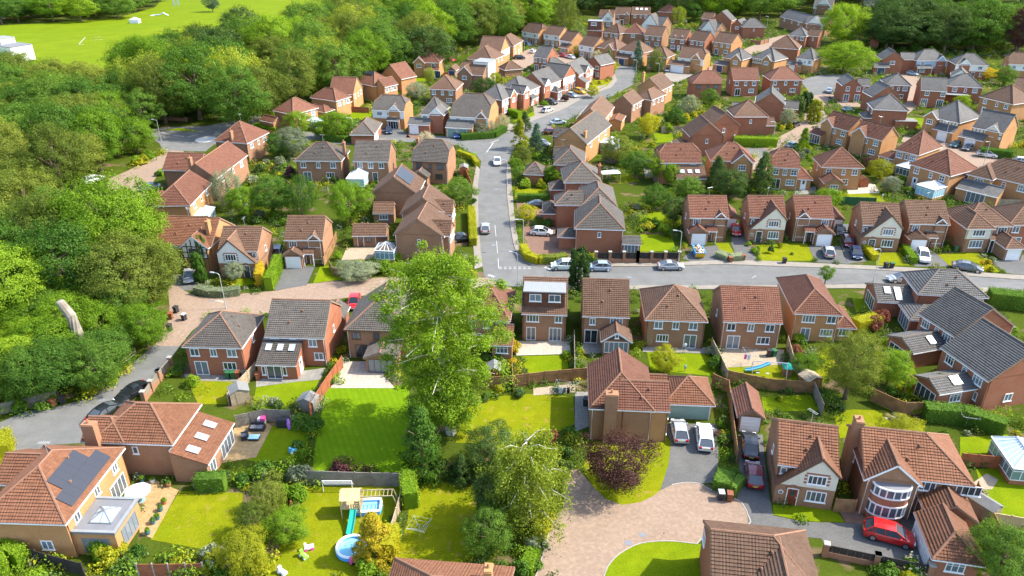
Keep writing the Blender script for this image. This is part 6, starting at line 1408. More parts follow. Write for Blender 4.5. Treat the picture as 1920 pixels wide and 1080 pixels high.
    (372, 505, 2.2, 5.0, 1.15, 'column', 'shorter cypress by the silver car', dict(mat='leaf_mid', low=.02)),
    (440, 510, 1.8, 3.6, 1.8, 'olive', 'small pale round tree before the white gable', dict(mat='leaf_grey', low=.15)),
    (397, 8, 4, 9, 4.0, 'dark', 'lone dark tree on the playing field', dict(mat='leaf_blue', low=.1)),
    (375, 160, 7, 13, 8.0, 'bright', 'large vivid green tree at the wood edge above the roundabout', dict(low=.03)),
    (320, 185, 6, 11, 6.0, 'mid', 'large green tree overhanging the roundabout road', dict(low=.03)),
    (195, 215, 7, 13, 6.5, 'bright', 'fresh green tree at the tip of the left wood', dict(low=.03)),
    (205, 430, 8, 17, 8.5, 'bright', 'huge rounded olive-gold tree beside the tudor-style house', dict(mat='leaf_hornbeam', low=.03)),
    (262, 205, 6, 11.5, 5.6, 'mid', 'green tree at the wood gap left of the roundabout', dict(low=.01)), (250, 252, 4.5, 9, 4.6, 'bright', 'bright green tree above the lane bank', dict(low=.01)), (280, 160, 7, 14, 6.5, 'olive', 'olive tree in the wood gap behind the roundabout', dict(low=.02)), (225, 175, 7, 14, 6.5, 'mid', 'green tree between the two woods', dict(low=.02)),
    (270, 520, 5, 10.5, 5.4, 'olive', 'soft olive tree bulging beside the brick lane', dict(mat='leaf_olive', low=.02)),
    (500, 930, 2.0, 4.2, 1.9, 'birch', 'drooping olive shrub tree between the two front lawns', dict(mat='leaf_olive', low=.02)),
    (540, 985, 1.9, 3.8, 1.9, 'bright', 'broad-leaved green tree beside the play lawn', dict(mat='leaf_bright', low=.03)),
    (475, 975, 2.0, 4.0, 1.8, 'olive', 'grey-brown shrub tree right of the solar house lawn', dict(low=.03)),
    (460, 1035, 2.2, 4.6, 2.1, 'bright', 'yellow-green tree below the grey-brown shrub', dict(mat='leaf_yellow', low=.03)),
    (915, 1000, 2.6, 5.6, 2.2, 'dark', 'dark mottled evergreen left of the birch', dict(mat='leaf_mid', low=.02)),
    (925, 930, 3, 6.4, 2.2, 'dark', 'dark green conifer behind the birch', dict(mat='leaf_dark', low=.02)),
    (865, 880, 1.9, 3.8, 1.5, 'conifer', 'small dark conifer at the end of the enclosed lawn', dict(low=.02)),
    (1400, 395, 1.4, 3, 1.4, 'bright', 'small light tree between the two front gables', dict(low=.1)),
    (1550, 516, 1.6, 3.4, 1.3, 'olive', 'small round tree on the camera side of the cross street', dict(mat='leaf_bright', low=.2)),
    (1555, 372, 2, 4.2, 2.6, 'bright', 'pale leafy shrub tree by the green garden fence', dict(low=.04)),
    (1650, 318, 2.2, 4.6, 2.6, 'olive', 'yellow-green garden tree between the orange brick twins', dict(mat='leaf_yellow', low=.04)),
    (1672, 348, 1.8, 3.8, 2.0, 'olive', 'silver-green shrub tree beside the small green shed', dict(mat='leaf_grey', low=.04)),
    (1632, 308, 1.8, 3.6, 1.8, 'purple', 'small purple tree behind the hip-roofed twin', dict(low=.04)),
    (1805, 192, 2, 4.4, 2.6, 'bright', 'light green garden tree under the veranda', dict(low=.04)),
    (1245, 432, 1.2, 2.6, 1.0, 'bright', 'small round lawn tree behind the pier wall', dict(low=.3))]:
    tpx(px, py, zc, h, r, k, lab, **kw)
# dead stump in the thicket
sb = U(134, 592, 7.6); m = MB(); m.tube([(0, 0, 0), (0, .1, 5), (-.15, .1, 7.6), (-.9, 0, 9.6)], [.8, .7, .62, .52], 10); m.tube([(-.9, 0, 9.6), (-.95, 0, 9.75)], [.52, .36], 10)
tag(m.build('tree_stump', M['bark_stump'], loc=(sb.x, sb.y, 0)), 'bare pale lopped trunk standing out of the thicket', 'stump')
# ---- shrubs and hedges
def bush_proto(kind, v):
    p = []; n = []
    for i in range(16):
        c = sph(1)[0] * rng.uniform(.2, .62); c[2] = abs(c[2]) * .9 + .25; vv = sph(75); vv[:, 2] = np.abs(vv[:, 2]) * .95 - .2; p.append(c + vv * .36 * rng.uniform(.6, 1.05, (75, 1))); n.append(vv + rng.normal(size=(75, 3)) * .4 + np.array([0, 0, .3]))
    p = np.concatenate(p); p[:, 2] = np.maximum(p[:, 2], .03); return p, np.concatenate(n)
BP = {}
def bush_mesh(mat, v):
    if (mat, v) not in BP: p, n = bush_proto(0, v); BP[(mat, v)] = leaves_mesh('foliage', p, n, .17, M[mat])
    return BP[(mat, v)]
COLN = {'leaf_mid': 'mid-green', 'leaf_bright': 'bright green', 'leaf_yellow': 'yellow-green', 'leaf_dark': 'dark green', 'leaf_purple': 'purple', 'leaf_red': 'reddish', 'leaf_grey': 'grey-green', 'leaf_pale': 'pale variegated', 'leaf_gold': 'golden', 'leaf_olive': 'olive', 'leaf_blue': 'blue-green', 'leaf_birch': 'light green'}
bi = [0]
def bush(x, y, r, h, mat, label, group=None):
    bi[0] += 1; o = link('shrub', bush_mesh(mat, bi[0] % 3), None, (x, y, -.02), (0, 0, random.uniform(0, 6.28)), (r, r, h))
    return tag(o, label, 'shrub', group)
UG = []
def shrubs(px, n, mats, where, rr=(.6, 1.3)):
    """loose planting inside an outline: half as single shrubs, the rest as undergrowth"""
    poly = [tuple(U(x, y, .5))[:2] for x, y in px]; xs = [p[0] for p in poly]; ys = [p[1] for p in poly]; k = 0; t = 0; by = {}; ns = max(3, round(n*.4))
    while k < n and t < 4000:
        t += 1; x, y = random.uniform(min(xs), max(xs)), random.uniform(min(ys), max(ys))
        if inside(x, y, poly):
            m = random.choice(mats); r = random.uniform(*rr); k += 1
            if k <= ns: by.setdefault(m, []).append((x, y, r*1.12))
            else: UG.append((x, y, r, m))
    for m, l in by.items():
        for i, (x, y, r) in enumerate(sorted(l)): bush(x, y, r, r * random.uniform(.9, 1.5), m, (COLN[m] + ' shrub ' + where) if len(l) == 1 else ordn(i).replace('th ', 'th-').strip().rstrip('-') + (' ' if i else '') + 'leftmost of the ' + COLN[m] + ' shrubs ' + where, 'shrubs ' + where)
def hedge(px, w, h, mat, label):
    P = [U(x, y) for x, y in px]; pts = []; nr = []; core = MB()
    for a, b in zip(P[:-1], P[1:]):
        d = b - a; L = d.length; d.normalize(); s = Vector((-d.y, d.x, 0)); n = int(L * (2*h + w) * 62)
        t = rng.uniform(-.15, L + .15, n); q = rng.random(n) * (2*h + w); A = np.array(a); D = np.array(d); S_ = np.array(s)
        side = np.where(q < h, -1, np.where(q < 2*h, 1, 0)); z = np.where(side == -1, q, np.where(side == 1, q - h, h)); o = np.where(side == 0, q - 2*h - w/2, side * w/2)
        p = A + D[None]*t[:, None] + S_[None]*o[:, None]; p[:, 2] += z; p += rng.normal(size=p.shape)*.07; pts.append(p)
        nn = S_[None]*side[:, None] + np.array([0, 0, 1.])[None]*(side == 0)[:, None]; nr.append(nn + rng.normal(size=p.shape)*.45)
        core.prism([tuple(q_[:2]) for q_ in (a + s*w*.42, a - s*w*.42, b - s*w*.42, b + s*w*.42)], 0, h*.95)
    o = link('hedge', leaves_mesh('foliage', np.concatenate(pts), np.concatenate(nr), .17, M[mat])); tag(o, label, 'hedge')
    core.build('hedge_core', M[mat], o)
for px, w_, h_, mt, lab in [
    ([(370, 548), (395, 554), (420, 555), (450, 551)], 1.6, 1.2, 'leaf_grey', 'pale clipped hedge curving round the lane corner'),
    ([(505, 545), (515, 525), (525, 500)], 1.5, 2.4, 'leaf_bright', 'tall clipped golden-green hedge beside the garage drive'),
    ([(488, 540), (492, 525), (485, 510)], 1.2, 2.6, 'leaf_gold', 'golden upright hedge end beside the tall green one'),
    ([(772, 955), (766, 920), (770, 908)], 1.6, 2.2, 'leaf_bright', 'clipped hedge at the corner of the enclosed lawn'),
    ([(728, 1052), (738, 1012)], 1.5, 2.2, 'leaf_yellow', 'sunlit clipped hedge left of the enclosed lawn'),
    ([(1340, 905), (1372, 915), (1386, 922)], 2.6, 1.3, 'leaf_mid', 'wide clipped hedge beside the wheelie bins'),
    ([(1600, 622), (1640, 612)], 2.0, 2.0, 'leaf_yellow', 'golden-topped clipped hedge beside the end hip roof'),
    ([(1850, 570), (1960, 582)], 2.6, 2.4, 'leaf_mid', 'broad dark clipped hedge at the right edge by the cross street'),
    ([(1730, 785), (1800, 790), (1880, 815)], 1.8, 2.0, 'leaf_mid', 'long ragged hedge below the right-edge house'),
    ([(895, 312), (886, 300), (860, 290)], 1.0, 1.2, 'leaf_yellow', 'bright clipped hedge round the junction house'),
    ([(888, 462), (886, 430), (884, 400)], 1.3, 1.6, 'leaf_yellow', 'bright clipped hedge left of the main street'),
    ([(970, 378), (1028, 378)], 1.4, 1.6, 'leaf_mid', 'straight box hedge above the black car'),
    ([(980, 470), (990, 488), (1010, 495), (1025, 492)], 1.4, 1.4, 'leaf_yellow', 'yellow-green hedge at the street corner'),
    ([(1018, 494), (1040, 494), (1062, 490)], 1.5, 1.5, 'leaf_olive', 'darker hedge right of the yellow-green corner hedge'),
    ([(1345, 480), (1365, 488), (1390, 486)], 1.6, 1.0, 'leaf_grey', 'silvery low hedge beside the skip drive'),
    ([(1618, 465), (1640, 488)], 1.3, 1.1, 'leaf_yellow', 'low bright hedge left of the cream gable lawn'),
    ([(1695, 470), (1712, 495)], 1.2, 1.2, 'leaf_bright', 'clipped hedge left of the white car drive'),
    ([(1375, 272), (1455, 275)], 2.0, 2.2, 'leaf_bright', 'long bright clipped hedge below the brick end walls'),
    ([(940, 208), (975, 222)], 1.6, 1.8, 'leaf_bright', 'bright clipped hedge beside the slate corner house'),
    ([(1835, 292), (1895, 298)], 2.2, 2.0, 'leaf_mid', 'dark clipped hedge behind the white cars on the right'),
    ([(865, 262), (925, 258), (945, 246)], 2.2, 1.6, 'leaf_mid', 'broad green hedge at the side road mouth'),
    ([(610, 262), (650, 266), (700, 262)], 2.4, 1.6, 'leaf_mid', 'long green hedge along the side road'),
    ([(482, 240), (500, 246), (520, 248)], 1.6, 1.4, 'leaf_bright', 'bright hedge at the lane corner'),
    ([(-30, 880), (2, 868), (8, 835)], 2.4, 2.2, 'leaf_yellow', 'bright hedge at the left edge by the black car'),
    ([(-20, 1078), (20, 1062), (42, 1045)], 3.0, 2.2, 'leaf_bright', 'clipped hedge in the bottom left corner'),
    ([(372, 918), (425, 916)], 1.4, 1.9, 'leaf_mid', 'pair of clipped hedge blocks above the solar house lawn'),
    ([(1010, 1010), (1028, 975)], 1.4, 1.2, 'leaf_yellow', 'clipped hedge beside the cul-de-sac kerb'),
    ([(985, 1078), (1000, 1040)], 1.4, 1.0, 'leaf_bright', 'low clipped hedge below the birch'),
    ([(300, 330), (322, 318)], 1.4, 1.1, 'leaf_bright', 'small hedge by the silver car on the lane'),
    ]: hedge(px, w_, h_, mt, lab)
MX = ['leaf_mid', 'leaf_bright', 'leaf_yellow', 'leaf_grey', 'leaf_dark']
for px, n, mats, where, rr in [
    ([(545, 890), (582, 880), (590, 905), (560, 935), (500, 960), (470, 930), (500, 890)], 16, MX + ['leaf_olive'], 'between the deck and the play lawn', (.9, 1.6)),
    ([(420, 880), (500, 868), (560, 872), (575, 890), (500, 905), (420, 905)], 14, ['leaf_mid', 'leaf_bright'], 'along the back of the timber deck garden', (.9, 1.5)),
    ([(330, 885), (420, 885), (420, 912), (345, 915)], 7, MX, 'beside the skylit extension wall', (.7, 1.2)),
    ([(48, 1030), (160, 1018), (290, 1030), (360, 1045), (400, 1080), (60, 1085)], 18, ['leaf_bright', 'leaf_mid', 'leaf_yellow'], 'along the bottom left fence', (.9, 1.7)),
    ([(400, 1040), (500, 1030), (520, 1085), (380, 1085)], 10, MX, 'at the bottom between the two lawns', (.8, 1.5)),
    ([(560, 770), (600, 770), (596, 850), (560, 870), (550, 800)], 8, ['leaf_mid', 'leaf_dark', 'leaf_bright'], 'left of the striped lawn', (.9, 1.5)),
    ([(630, 862), (710, 862), (710, 884), (625, 884)], 7, ['leaf_purple', 'leaf_purple', 'leaf_olive'], 'at the end of the striped lawn', (.8, 1.2)),
    ([(770, 870), (895, 872), (895, 905), (780, 905)], 12, ['leaf_dark', 'leaf_mid', 'leaf_yellow'], 'behind the enclosed lawn', (.9, 1.5)),
    ([(765, 740), (800, 740), (800, 830), (775, 860)], 9, ['leaf_mid', 'leaf_dark'], 'at the right side of the striped lawn', (.8, 1.4)),
    ([(880, 735), (1000, 728), (1080, 722), (1085, 735), (1000, 742), (890, 750)], 14, MX + ['leaf_blue'], 'below the curved wooden fence', (.5, .95)),
    ([(1020, 800), (1090, 790), (1100, 850), (1095, 885), (1050, 880)], 9, ['leaf_mid', 'leaf_birch', 'leaf_red', 'leaf_dark'], 'left of the purple tree', (.7, 1.3)),
    ([(880, 1040), (935, 1020), (1000, 1010), (1020, 1000), (1005, 1080), (890, 1085)], 15, MX, 'under the birch', (.7, 1.3)),
    ([(1066, 650), (1092, 650), (1092, 715), (1060, 715), (1050, 690)], 10, ['leaf_mid', 'leaf_yellow', 'leaf_bright'], 'beside the garden room', (.6, 1.1)),
    ([(960, 640), (972, 640), (975, 690), (962, 715)], 6, ['leaf_yellow', 'leaf_gold', 'leaf_mid'], 'left of the box-dormer garden', (.5, 1.0)),
    ([(1185, 640), (1212, 645), (1215, 668), (1190, 672)], 5, ['leaf_yellow', 'leaf_bright'], 'right of the garden room', (.6, 1.0)),
    ([(1312, 645), (1345, 650), (1350, 705), (1325, 705)], 6, ['leaf_mid', 'leaf_dark', 'leaf_grey'], 'at the fence of the golden bush lawn', (.7, 1.2)),
    ([(1475, 620), (1515, 640), (1530, 665), (1520, 730), (1495, 700)], 10, ['leaf_grey', 'leaf_bright', 'leaf_yellow', 'leaf_red'], 'behind the end hip roof', (.8, 1.4)),
    ([(1595, 590), (1660, 600), (1675, 640), (1640, 660), (1620, 640)], 8, ['leaf_mid', 'leaf_bright', 'leaf_red'], 'by the golden-topped hedge', (.9, 1.4)),
    ([(1530, 740), (1560, 730), (1600, 770), (1560, 790)], 7, ['leaf_mid', 'leaf_dark'], 'under the olive garden tree', (.8, 1.3)),
    ([(1640, 720), (1740, 745), (1760, 770), (1700, 770), (1650, 745)], 10, ['leaf_bright', 'leaf_mid', 'leaf_yellow'], 'along the curved right fence', (.7, 1.2)),
    ([(1440, 728), (1515, 728), (1512, 745), (1445, 745)], 6, MX, 'at the scruffy lawn edge', (.4, .8)),
    ([(1345, 790), (1368, 790), (1380, 900), (1350, 885)], 9, ['leaf_mid', 'leaf_bright', 'leaf_purple'], 'along the drive fence', (.6, 1.0)),
    ([(1640, 1050), (1760, 1060), (1770, 1085), (1620, 1085)], 7, ['leaf_pale', 'leaf_yellow', 'leaf_mid'], 'along the pillar wall at the bottom right', (.8, 1.3)),
    ([(280, 690), (345, 690), (372, 715), (370, 755), (285, 750)], 8, ['leaf_mid', 'leaf_bright'], 'behind the lane wall', (.8, 1.5)),
    ([(480, 745), (560, 760), (570, 790), (530, 800), (470, 775)], 7, ['leaf_grey', 'leaf_mid', 'leaf_dark'], 'at the clothes dryer corner', (.7, 1.3)),
    ([(612, 668), (650, 660), (640, 720), (615, 726)], 7, MX, 'along the orange fence patio', (.5, .9)),
    ([(880, 648), (960, 650), (958, 720), (885, 725)], 9, MX, 'around the small grey shed', (.6, 1.1)),
    ([(1085, 478), (1120, 478), (1120, 494), (1090, 494)], 4, ['leaf_yellow', 'leaf_mid'], 'beside the cypress on the pavement', (.8, 1.2)),
    ([(1180, 360), (1290, 360), (1290, 455), (1240, 440), (1195, 430), (1175, 400)], 30, MX + ['leaf_yellow'], 'in the dense planting behind the corner house', (.8, 1.7)),
    ([(1110, 265), (1230, 270), (1235, 300), (1150, 320), (1120, 300)], 20, MX, 'in the gardens behind the long grey gable', (.8, 1.7)),
    ([(960, 330), (1040, 335), (1050, 365), (1030, 372), (1020, 350), (965, 350)], 10, MX, 'beside the low double garage', (.8, 1.5)),
    ([(960, 275), (1030, 280), (1040, 310), (960, 320)], 12, ['leaf_mid', 'leaf_dark', 'leaf_bright'], 'under the junction conifers', (.8, 1.5)),
    ([(390, 380), (540, 395), (540, 425), (420, 415)], 18, MX + ['leaf_purple'], 'under the willow', (.8, 1.6)),
    ([(445, 300), (545, 300), (560, 330), (470, 350), (430, 330)], 20, MX + ['leaf_purple'], 'behind the mini-roundabout house', (.9, 1.8)),
    ([(560, 320), (650, 330), (640, 350), (560, 350)], 10, MX, 'behind the chimney house lawn', (.8, 1.5)),
    ([(690, 330), (720, 335), (710, 355), (670, 355)], 6, MX, 'beside the glazed conservatory', (.6, 1.1)),
    ([(820, 345), (890, 345), (888, 400), (840, 400)], 9, ['leaf_yellow', 'leaf_mid'], 'in the narrow front gardens left of the main street', (.7, 1.3)),
    ([(480, 500), (520, 500), (500, 545), (470, 545)], 5, MX, 'by the golden hedge', (.6, 1.0)),
    ([(700, 485), (745, 480), (750, 510), (715, 515)], 7, ['leaf_mid', 'leaf_bright'], 'below the octagonal garden room', (.9, 1.5)),
    ([(500, 205), (560, 165), (580, 178), (530, 210), (500, 225)], 14, ['leaf_bright', 'leaf_yellow'], 'on the bright bank along the upper lane', (1.2, 2.2)),
    ([(440, 225), (500, 195), (510, 205), (450, 235)], 12, ['leaf_bright', 'leaf_yellow'], 'on the wood edge above the upper lane', (1.2, 2.2)),
    ([(240, 300), (300, 280), (315, 285), (250, 325)], 12, ['leaf_bright', 'leaf_yellow'], 'along the paved lane under the wood', (1.0, 1.8)),
    ([(150, 740), (200, 705), (250, 665), (260, 672), (205, 718), (165, 745)], 16, ['leaf_bright', 'leaf_yellow'], 'along the lane verge under the thicket', (.8, 1.5)),
    ([(0, 770), (110, 742), (120, 755), (40, 772)], 9, ['leaf_bright', 'leaf_mid'], 'at the lower left bend', (.8, 1.4)),
    ([(740, 170), (800, 172), (800, 200), (780, 195), (750, 185)], 10, MX, 'behind the white upper front house', (.8, 1.6)),
    ([(880, 110), (960, 125), (990, 140), (960, 150), (890, 150)], 12, MX, 'behind the garages of the street row', (.9, 1.8)),
    ([(1100, 140), (1150, 138), (1150, 156), (1105, 160)], 9, ['leaf_red', 'leaf_mid', 'leaf_yellow'], 'in the colourful front garden at the upper bend', (.7, 1.3)),
    ([(1205, 200), (1300, 190), (1340, 205), (1320, 225), (1230, 255)], 22, MX + ['leaf_purple'], 'in the garden belt behind the upper street', (.9, 1.9)),
    ([(1280, 205), (1345, 190), (1350, 200), (1300, 225)], 8, ['leaf_yellow'], 'forming a yellow band left of the brick end walls', (1.2, 2.0)),
    ([(1230, 335), (1340, 345), (1440, 350), (1440, 362), (1290, 362)], 22, ['leaf_mid', 'leaf_dark', 'leaf_bright'], 'behind the red street-row roofs', (.9, 1.8)),
    ([(1620, 290), (1690, 320), (1720, 350), (1690, 375), (1640, 360)], 20, MX + ['leaf_gold'], 'between the orange brick houses', (.7, 1.4)),
    ([(1660, 225), (1740, 235), (1745, 260), (1690, 255)], 12, MX + ['leaf_purple'], 'around the pale shed roof', (.7, 1.4)),
    ([(1780, 190), (1960, 215), (1960, 235), (1860, 215), (1790, 205)], 16, ['leaf_mid', 'leaf_bright', 'leaf_yellow'], 'along the right edge gardens', (.9, 1.7)),
    ([(1880, 265), (1960, 265), (1960, 290), (1895, 285)], 7, ['leaf_gold', 'leaf_yellow'], 'by the timbered gable corner', (.8, 1.4)),
    ([(1430, 225), (1500, 232), (1490, 250), (1450, 250)], 7, ['leaf_purple', 'leaf_mid', 'leaf_yellow'], 'by the lane bend', (.7, 1.3)),
    ([(1490, 275), (1530, 280), (1540, 300), (1500, 295)], 6, MX, 'behind the half-hip garage', (.7, 1.2)),
    ([(1575, 162), (1650, 190), (1640, 200), (1570, 185)], 7, ['leaf_mid', 'leaf_yellow'], 'by the paired french doors', (.8, 1.4)),
    ([(1260, 35), (1340, 40), (1330, 55), (1270, 55)], 10, MX, 'among the far roofs', (1.2, 2.2)),
    ([(1480, 45), (1540, 56), (1530, 62), (1470, 52)], 7, ['leaf_yellow', 'leaf_mid'], 'before the far terrace', (1.0, 2.0)),
    ([(1650, 90), (1900, 95), (1900, 105), (1650, 102)], 22, ['leaf_dark', 'leaf_mid'], 'under the huge dark trees', (1.2, 2.4)),
    ([(1810, 488), (1850, 485), (1870, 508), (1830, 505)], 8, ['leaf_yellow', 'leaf_gold'], 'as golden ground cover on the dry lawn', (.6, 1.0)),
    ([(1400, 455), (1425, 455), (1422, 470), (1405, 470)], 3, ['leaf_bright'], 'by the red-roofed cream gable door', (.5, .8))]:
    shrubs(px, n, mats, where, rr)
for px, py, r, h_, mt, lab in [(590, 808, 1.6, 2.4, 'leaf_mid', 'smooth round clipped bush left of the striped lawn'), (1338, 690, 1.4, 2.2, 'leaf_mid', 'round clipped bush at the end of the golden bush lawn'), (1445, 475, .8, 1.6, 'leaf_dark', 'dark egg-shaped bush on the street-row front lawn'),
    (1462, 464, .6, 1.0, 'leaf_yellow', 'bright round bush by the street-row porch'), (1485, 478, .4, .6, 'leaf_mid', 'tiny round bush on the street-row front lawn'), (1634, 618, 1.7, 2.4, 'leaf_red', 'bronze round bush beside the golden-topped hedge'), (585, 492, .8, 1.2, 'leaf_mid', 'left of two round bushes by the garage-front door'), (600, 493, .8, 1.2, 'leaf_mid', 'right of two round bushes by the garage-front door'),
    (635, 487, 1.1, 1.6, 'leaf_bright', 'round bush by the stone garden'), (1842, 470, 1.0, 1.4, 'leaf_dark', 'round dark bush by the cream bay garage'), (1245, 1000, .1, .1, 'leaf_mid', 'tiny weed on the cul-de-sac lawn'), (1500, 300, 1.6, 2.2, 'leaf_grey', 'round grey-green clipped bush by the half-hip garage'),
    (1020, 200, 1.8, 2.2, 'leaf_bright', 'round clipped bright bush before the white gables'), (1059, 190, 1.6, 2.2, 'leaf_purple', 'round purple bush on the street-row front'), (1577, 183, 1.6, 2.2, 'leaf_mid', 'left of two round clipped bushes by the french doors'), (1600, 182, 1.6, 2.2, 'leaf_mid', 'right of two round clipped bushes by the french doors'),
    (296, 330, 1.0, 1.4, 'leaf_mid', 'round clipped bush between the parked cars on the lane'), (1700, 362, 1.0, 1.6, 'leaf_bright', 'round clipped bush beside the square conservatory'), (690, 1075, 1.6, 1.8, 'leaf_bright', 'round bush at the bottom by the terracotta roof corner'), (1025, 398, 1.0, 1.2, 'leaf_dark', 'low round bush before the brick drive'), (1026, 424, 1.5, 1.5, 'leaf_mid', 'round shrub behind the small white hatchback'), (1845, 268, 1.2, 1.6, 'leaf_mid', 'shrub between the parked cars and the timbered gable')]:
    p = U(px, py); bush(p.x, p.y, r, h_, mt, lab)
# ---- everything too dense to count: ground cover between houses, lawns and drives
def footprint(h):
    ca, sa = math.cos(h.ang), math.sin(h.ang)
    for b in h.blocks:
        e = .5; yield [(h.origin.x + x*ca - y*sa, h.origin.y + x*sa + y*ca) for x, y in ((b['x0'] - e, b['y0'] - e), (b['x1'] + e, b['y0'] - e), (b['x1'] + e, b['y1'] + e), (b['x0'] - e, b['y1'] + e))]
OCC = [p for h in HS.values() for p in footprint(h)] + SHEETS
OCC = [(min(q[0] for q in p), max(q[0] for q in p), min(q[1] for q in p), max(q[1] for q in p), p) for p in OCC]
def free(x, y): return not any(a <= x <= b and c <= y <= d and inside(x, y, p) for a, b, c, d, p in OCC)
est = [tuple(U(x, y))[:2] for x, y in [(330, 665), (200, 830), (-60, 940), (-60, 1100), (1990, 1100), (1990, 40), (1000, 40), (900, 85), (700, 120), (500, 215), (450, 240), (440, 300), (300, 420), (310, 500), (330, 600)]]
gy = 48.0
while gy < 430:
    st_ = 2.0 if gy < 90 else 2.4 if gy < 150 else 3.0; gx = -150.0
    while gx < 260:
        x, y = gx + random.uniform(-1, 1), gy + random.uniform(-1, 1)
        if abs(x) < y*.75 + 10 and math.sin(x*.23 + 1.3*math.sin(y*.11)) + math.sin(y*.19 + x*.07) > -.75 and inside(x, y, est) and free(x, y): UG.append((x, y, random.uniform(.45, 1.15) * (1 if y < 120 else 1.35), random.choice(['leaf_mid', 'leaf_mid', 'leaf_mid', 'leaf_dark', 'leaf_dark', 'leaf_bright', 'leaf_yellow', 'leaf_grey', 'leaf_dark', 'leaf_olive'])))
        gx += st_
    gy += st_
um = list(dict.fromkeys(u[3] for u in UG)); P = []; N = []; Sz = []; mi = []
for x, y, r, m in UG:
    n = int(46 + 40*min(r, 1.3)) if y < 150 else 40; v = sph(n); v[:, 2] = np.abs(v[:, 2]); P.append(np.array([x, y, 0]) + v*np.array([r, r, r*random.uniform(.8, 1.4)])*rng.uniform(.55, 1.05, (n, 1)) + np.array([0, 0, .05])); N.append(v + rng.normal(size=(n, 3))*.4); mi += [um.index(m)]*n; Sz.append(np.full((n, 1), .26 if y < 150 else .42))
P = np.concatenate(P); me = leaves_mesh('undergrowth', P, np.concatenate(N), np.concatenate(Sz), M[um[0]])
for m in um[1:]: me.materials.append(M[m])
me.polygons.foreach_set('material_index', np.array(mi, dtype=np.int32)); tag(link('undergrowth', me), 'mixed green ground cover and low planting filling the garden gaps', 'undergrowth', kind='stuff')
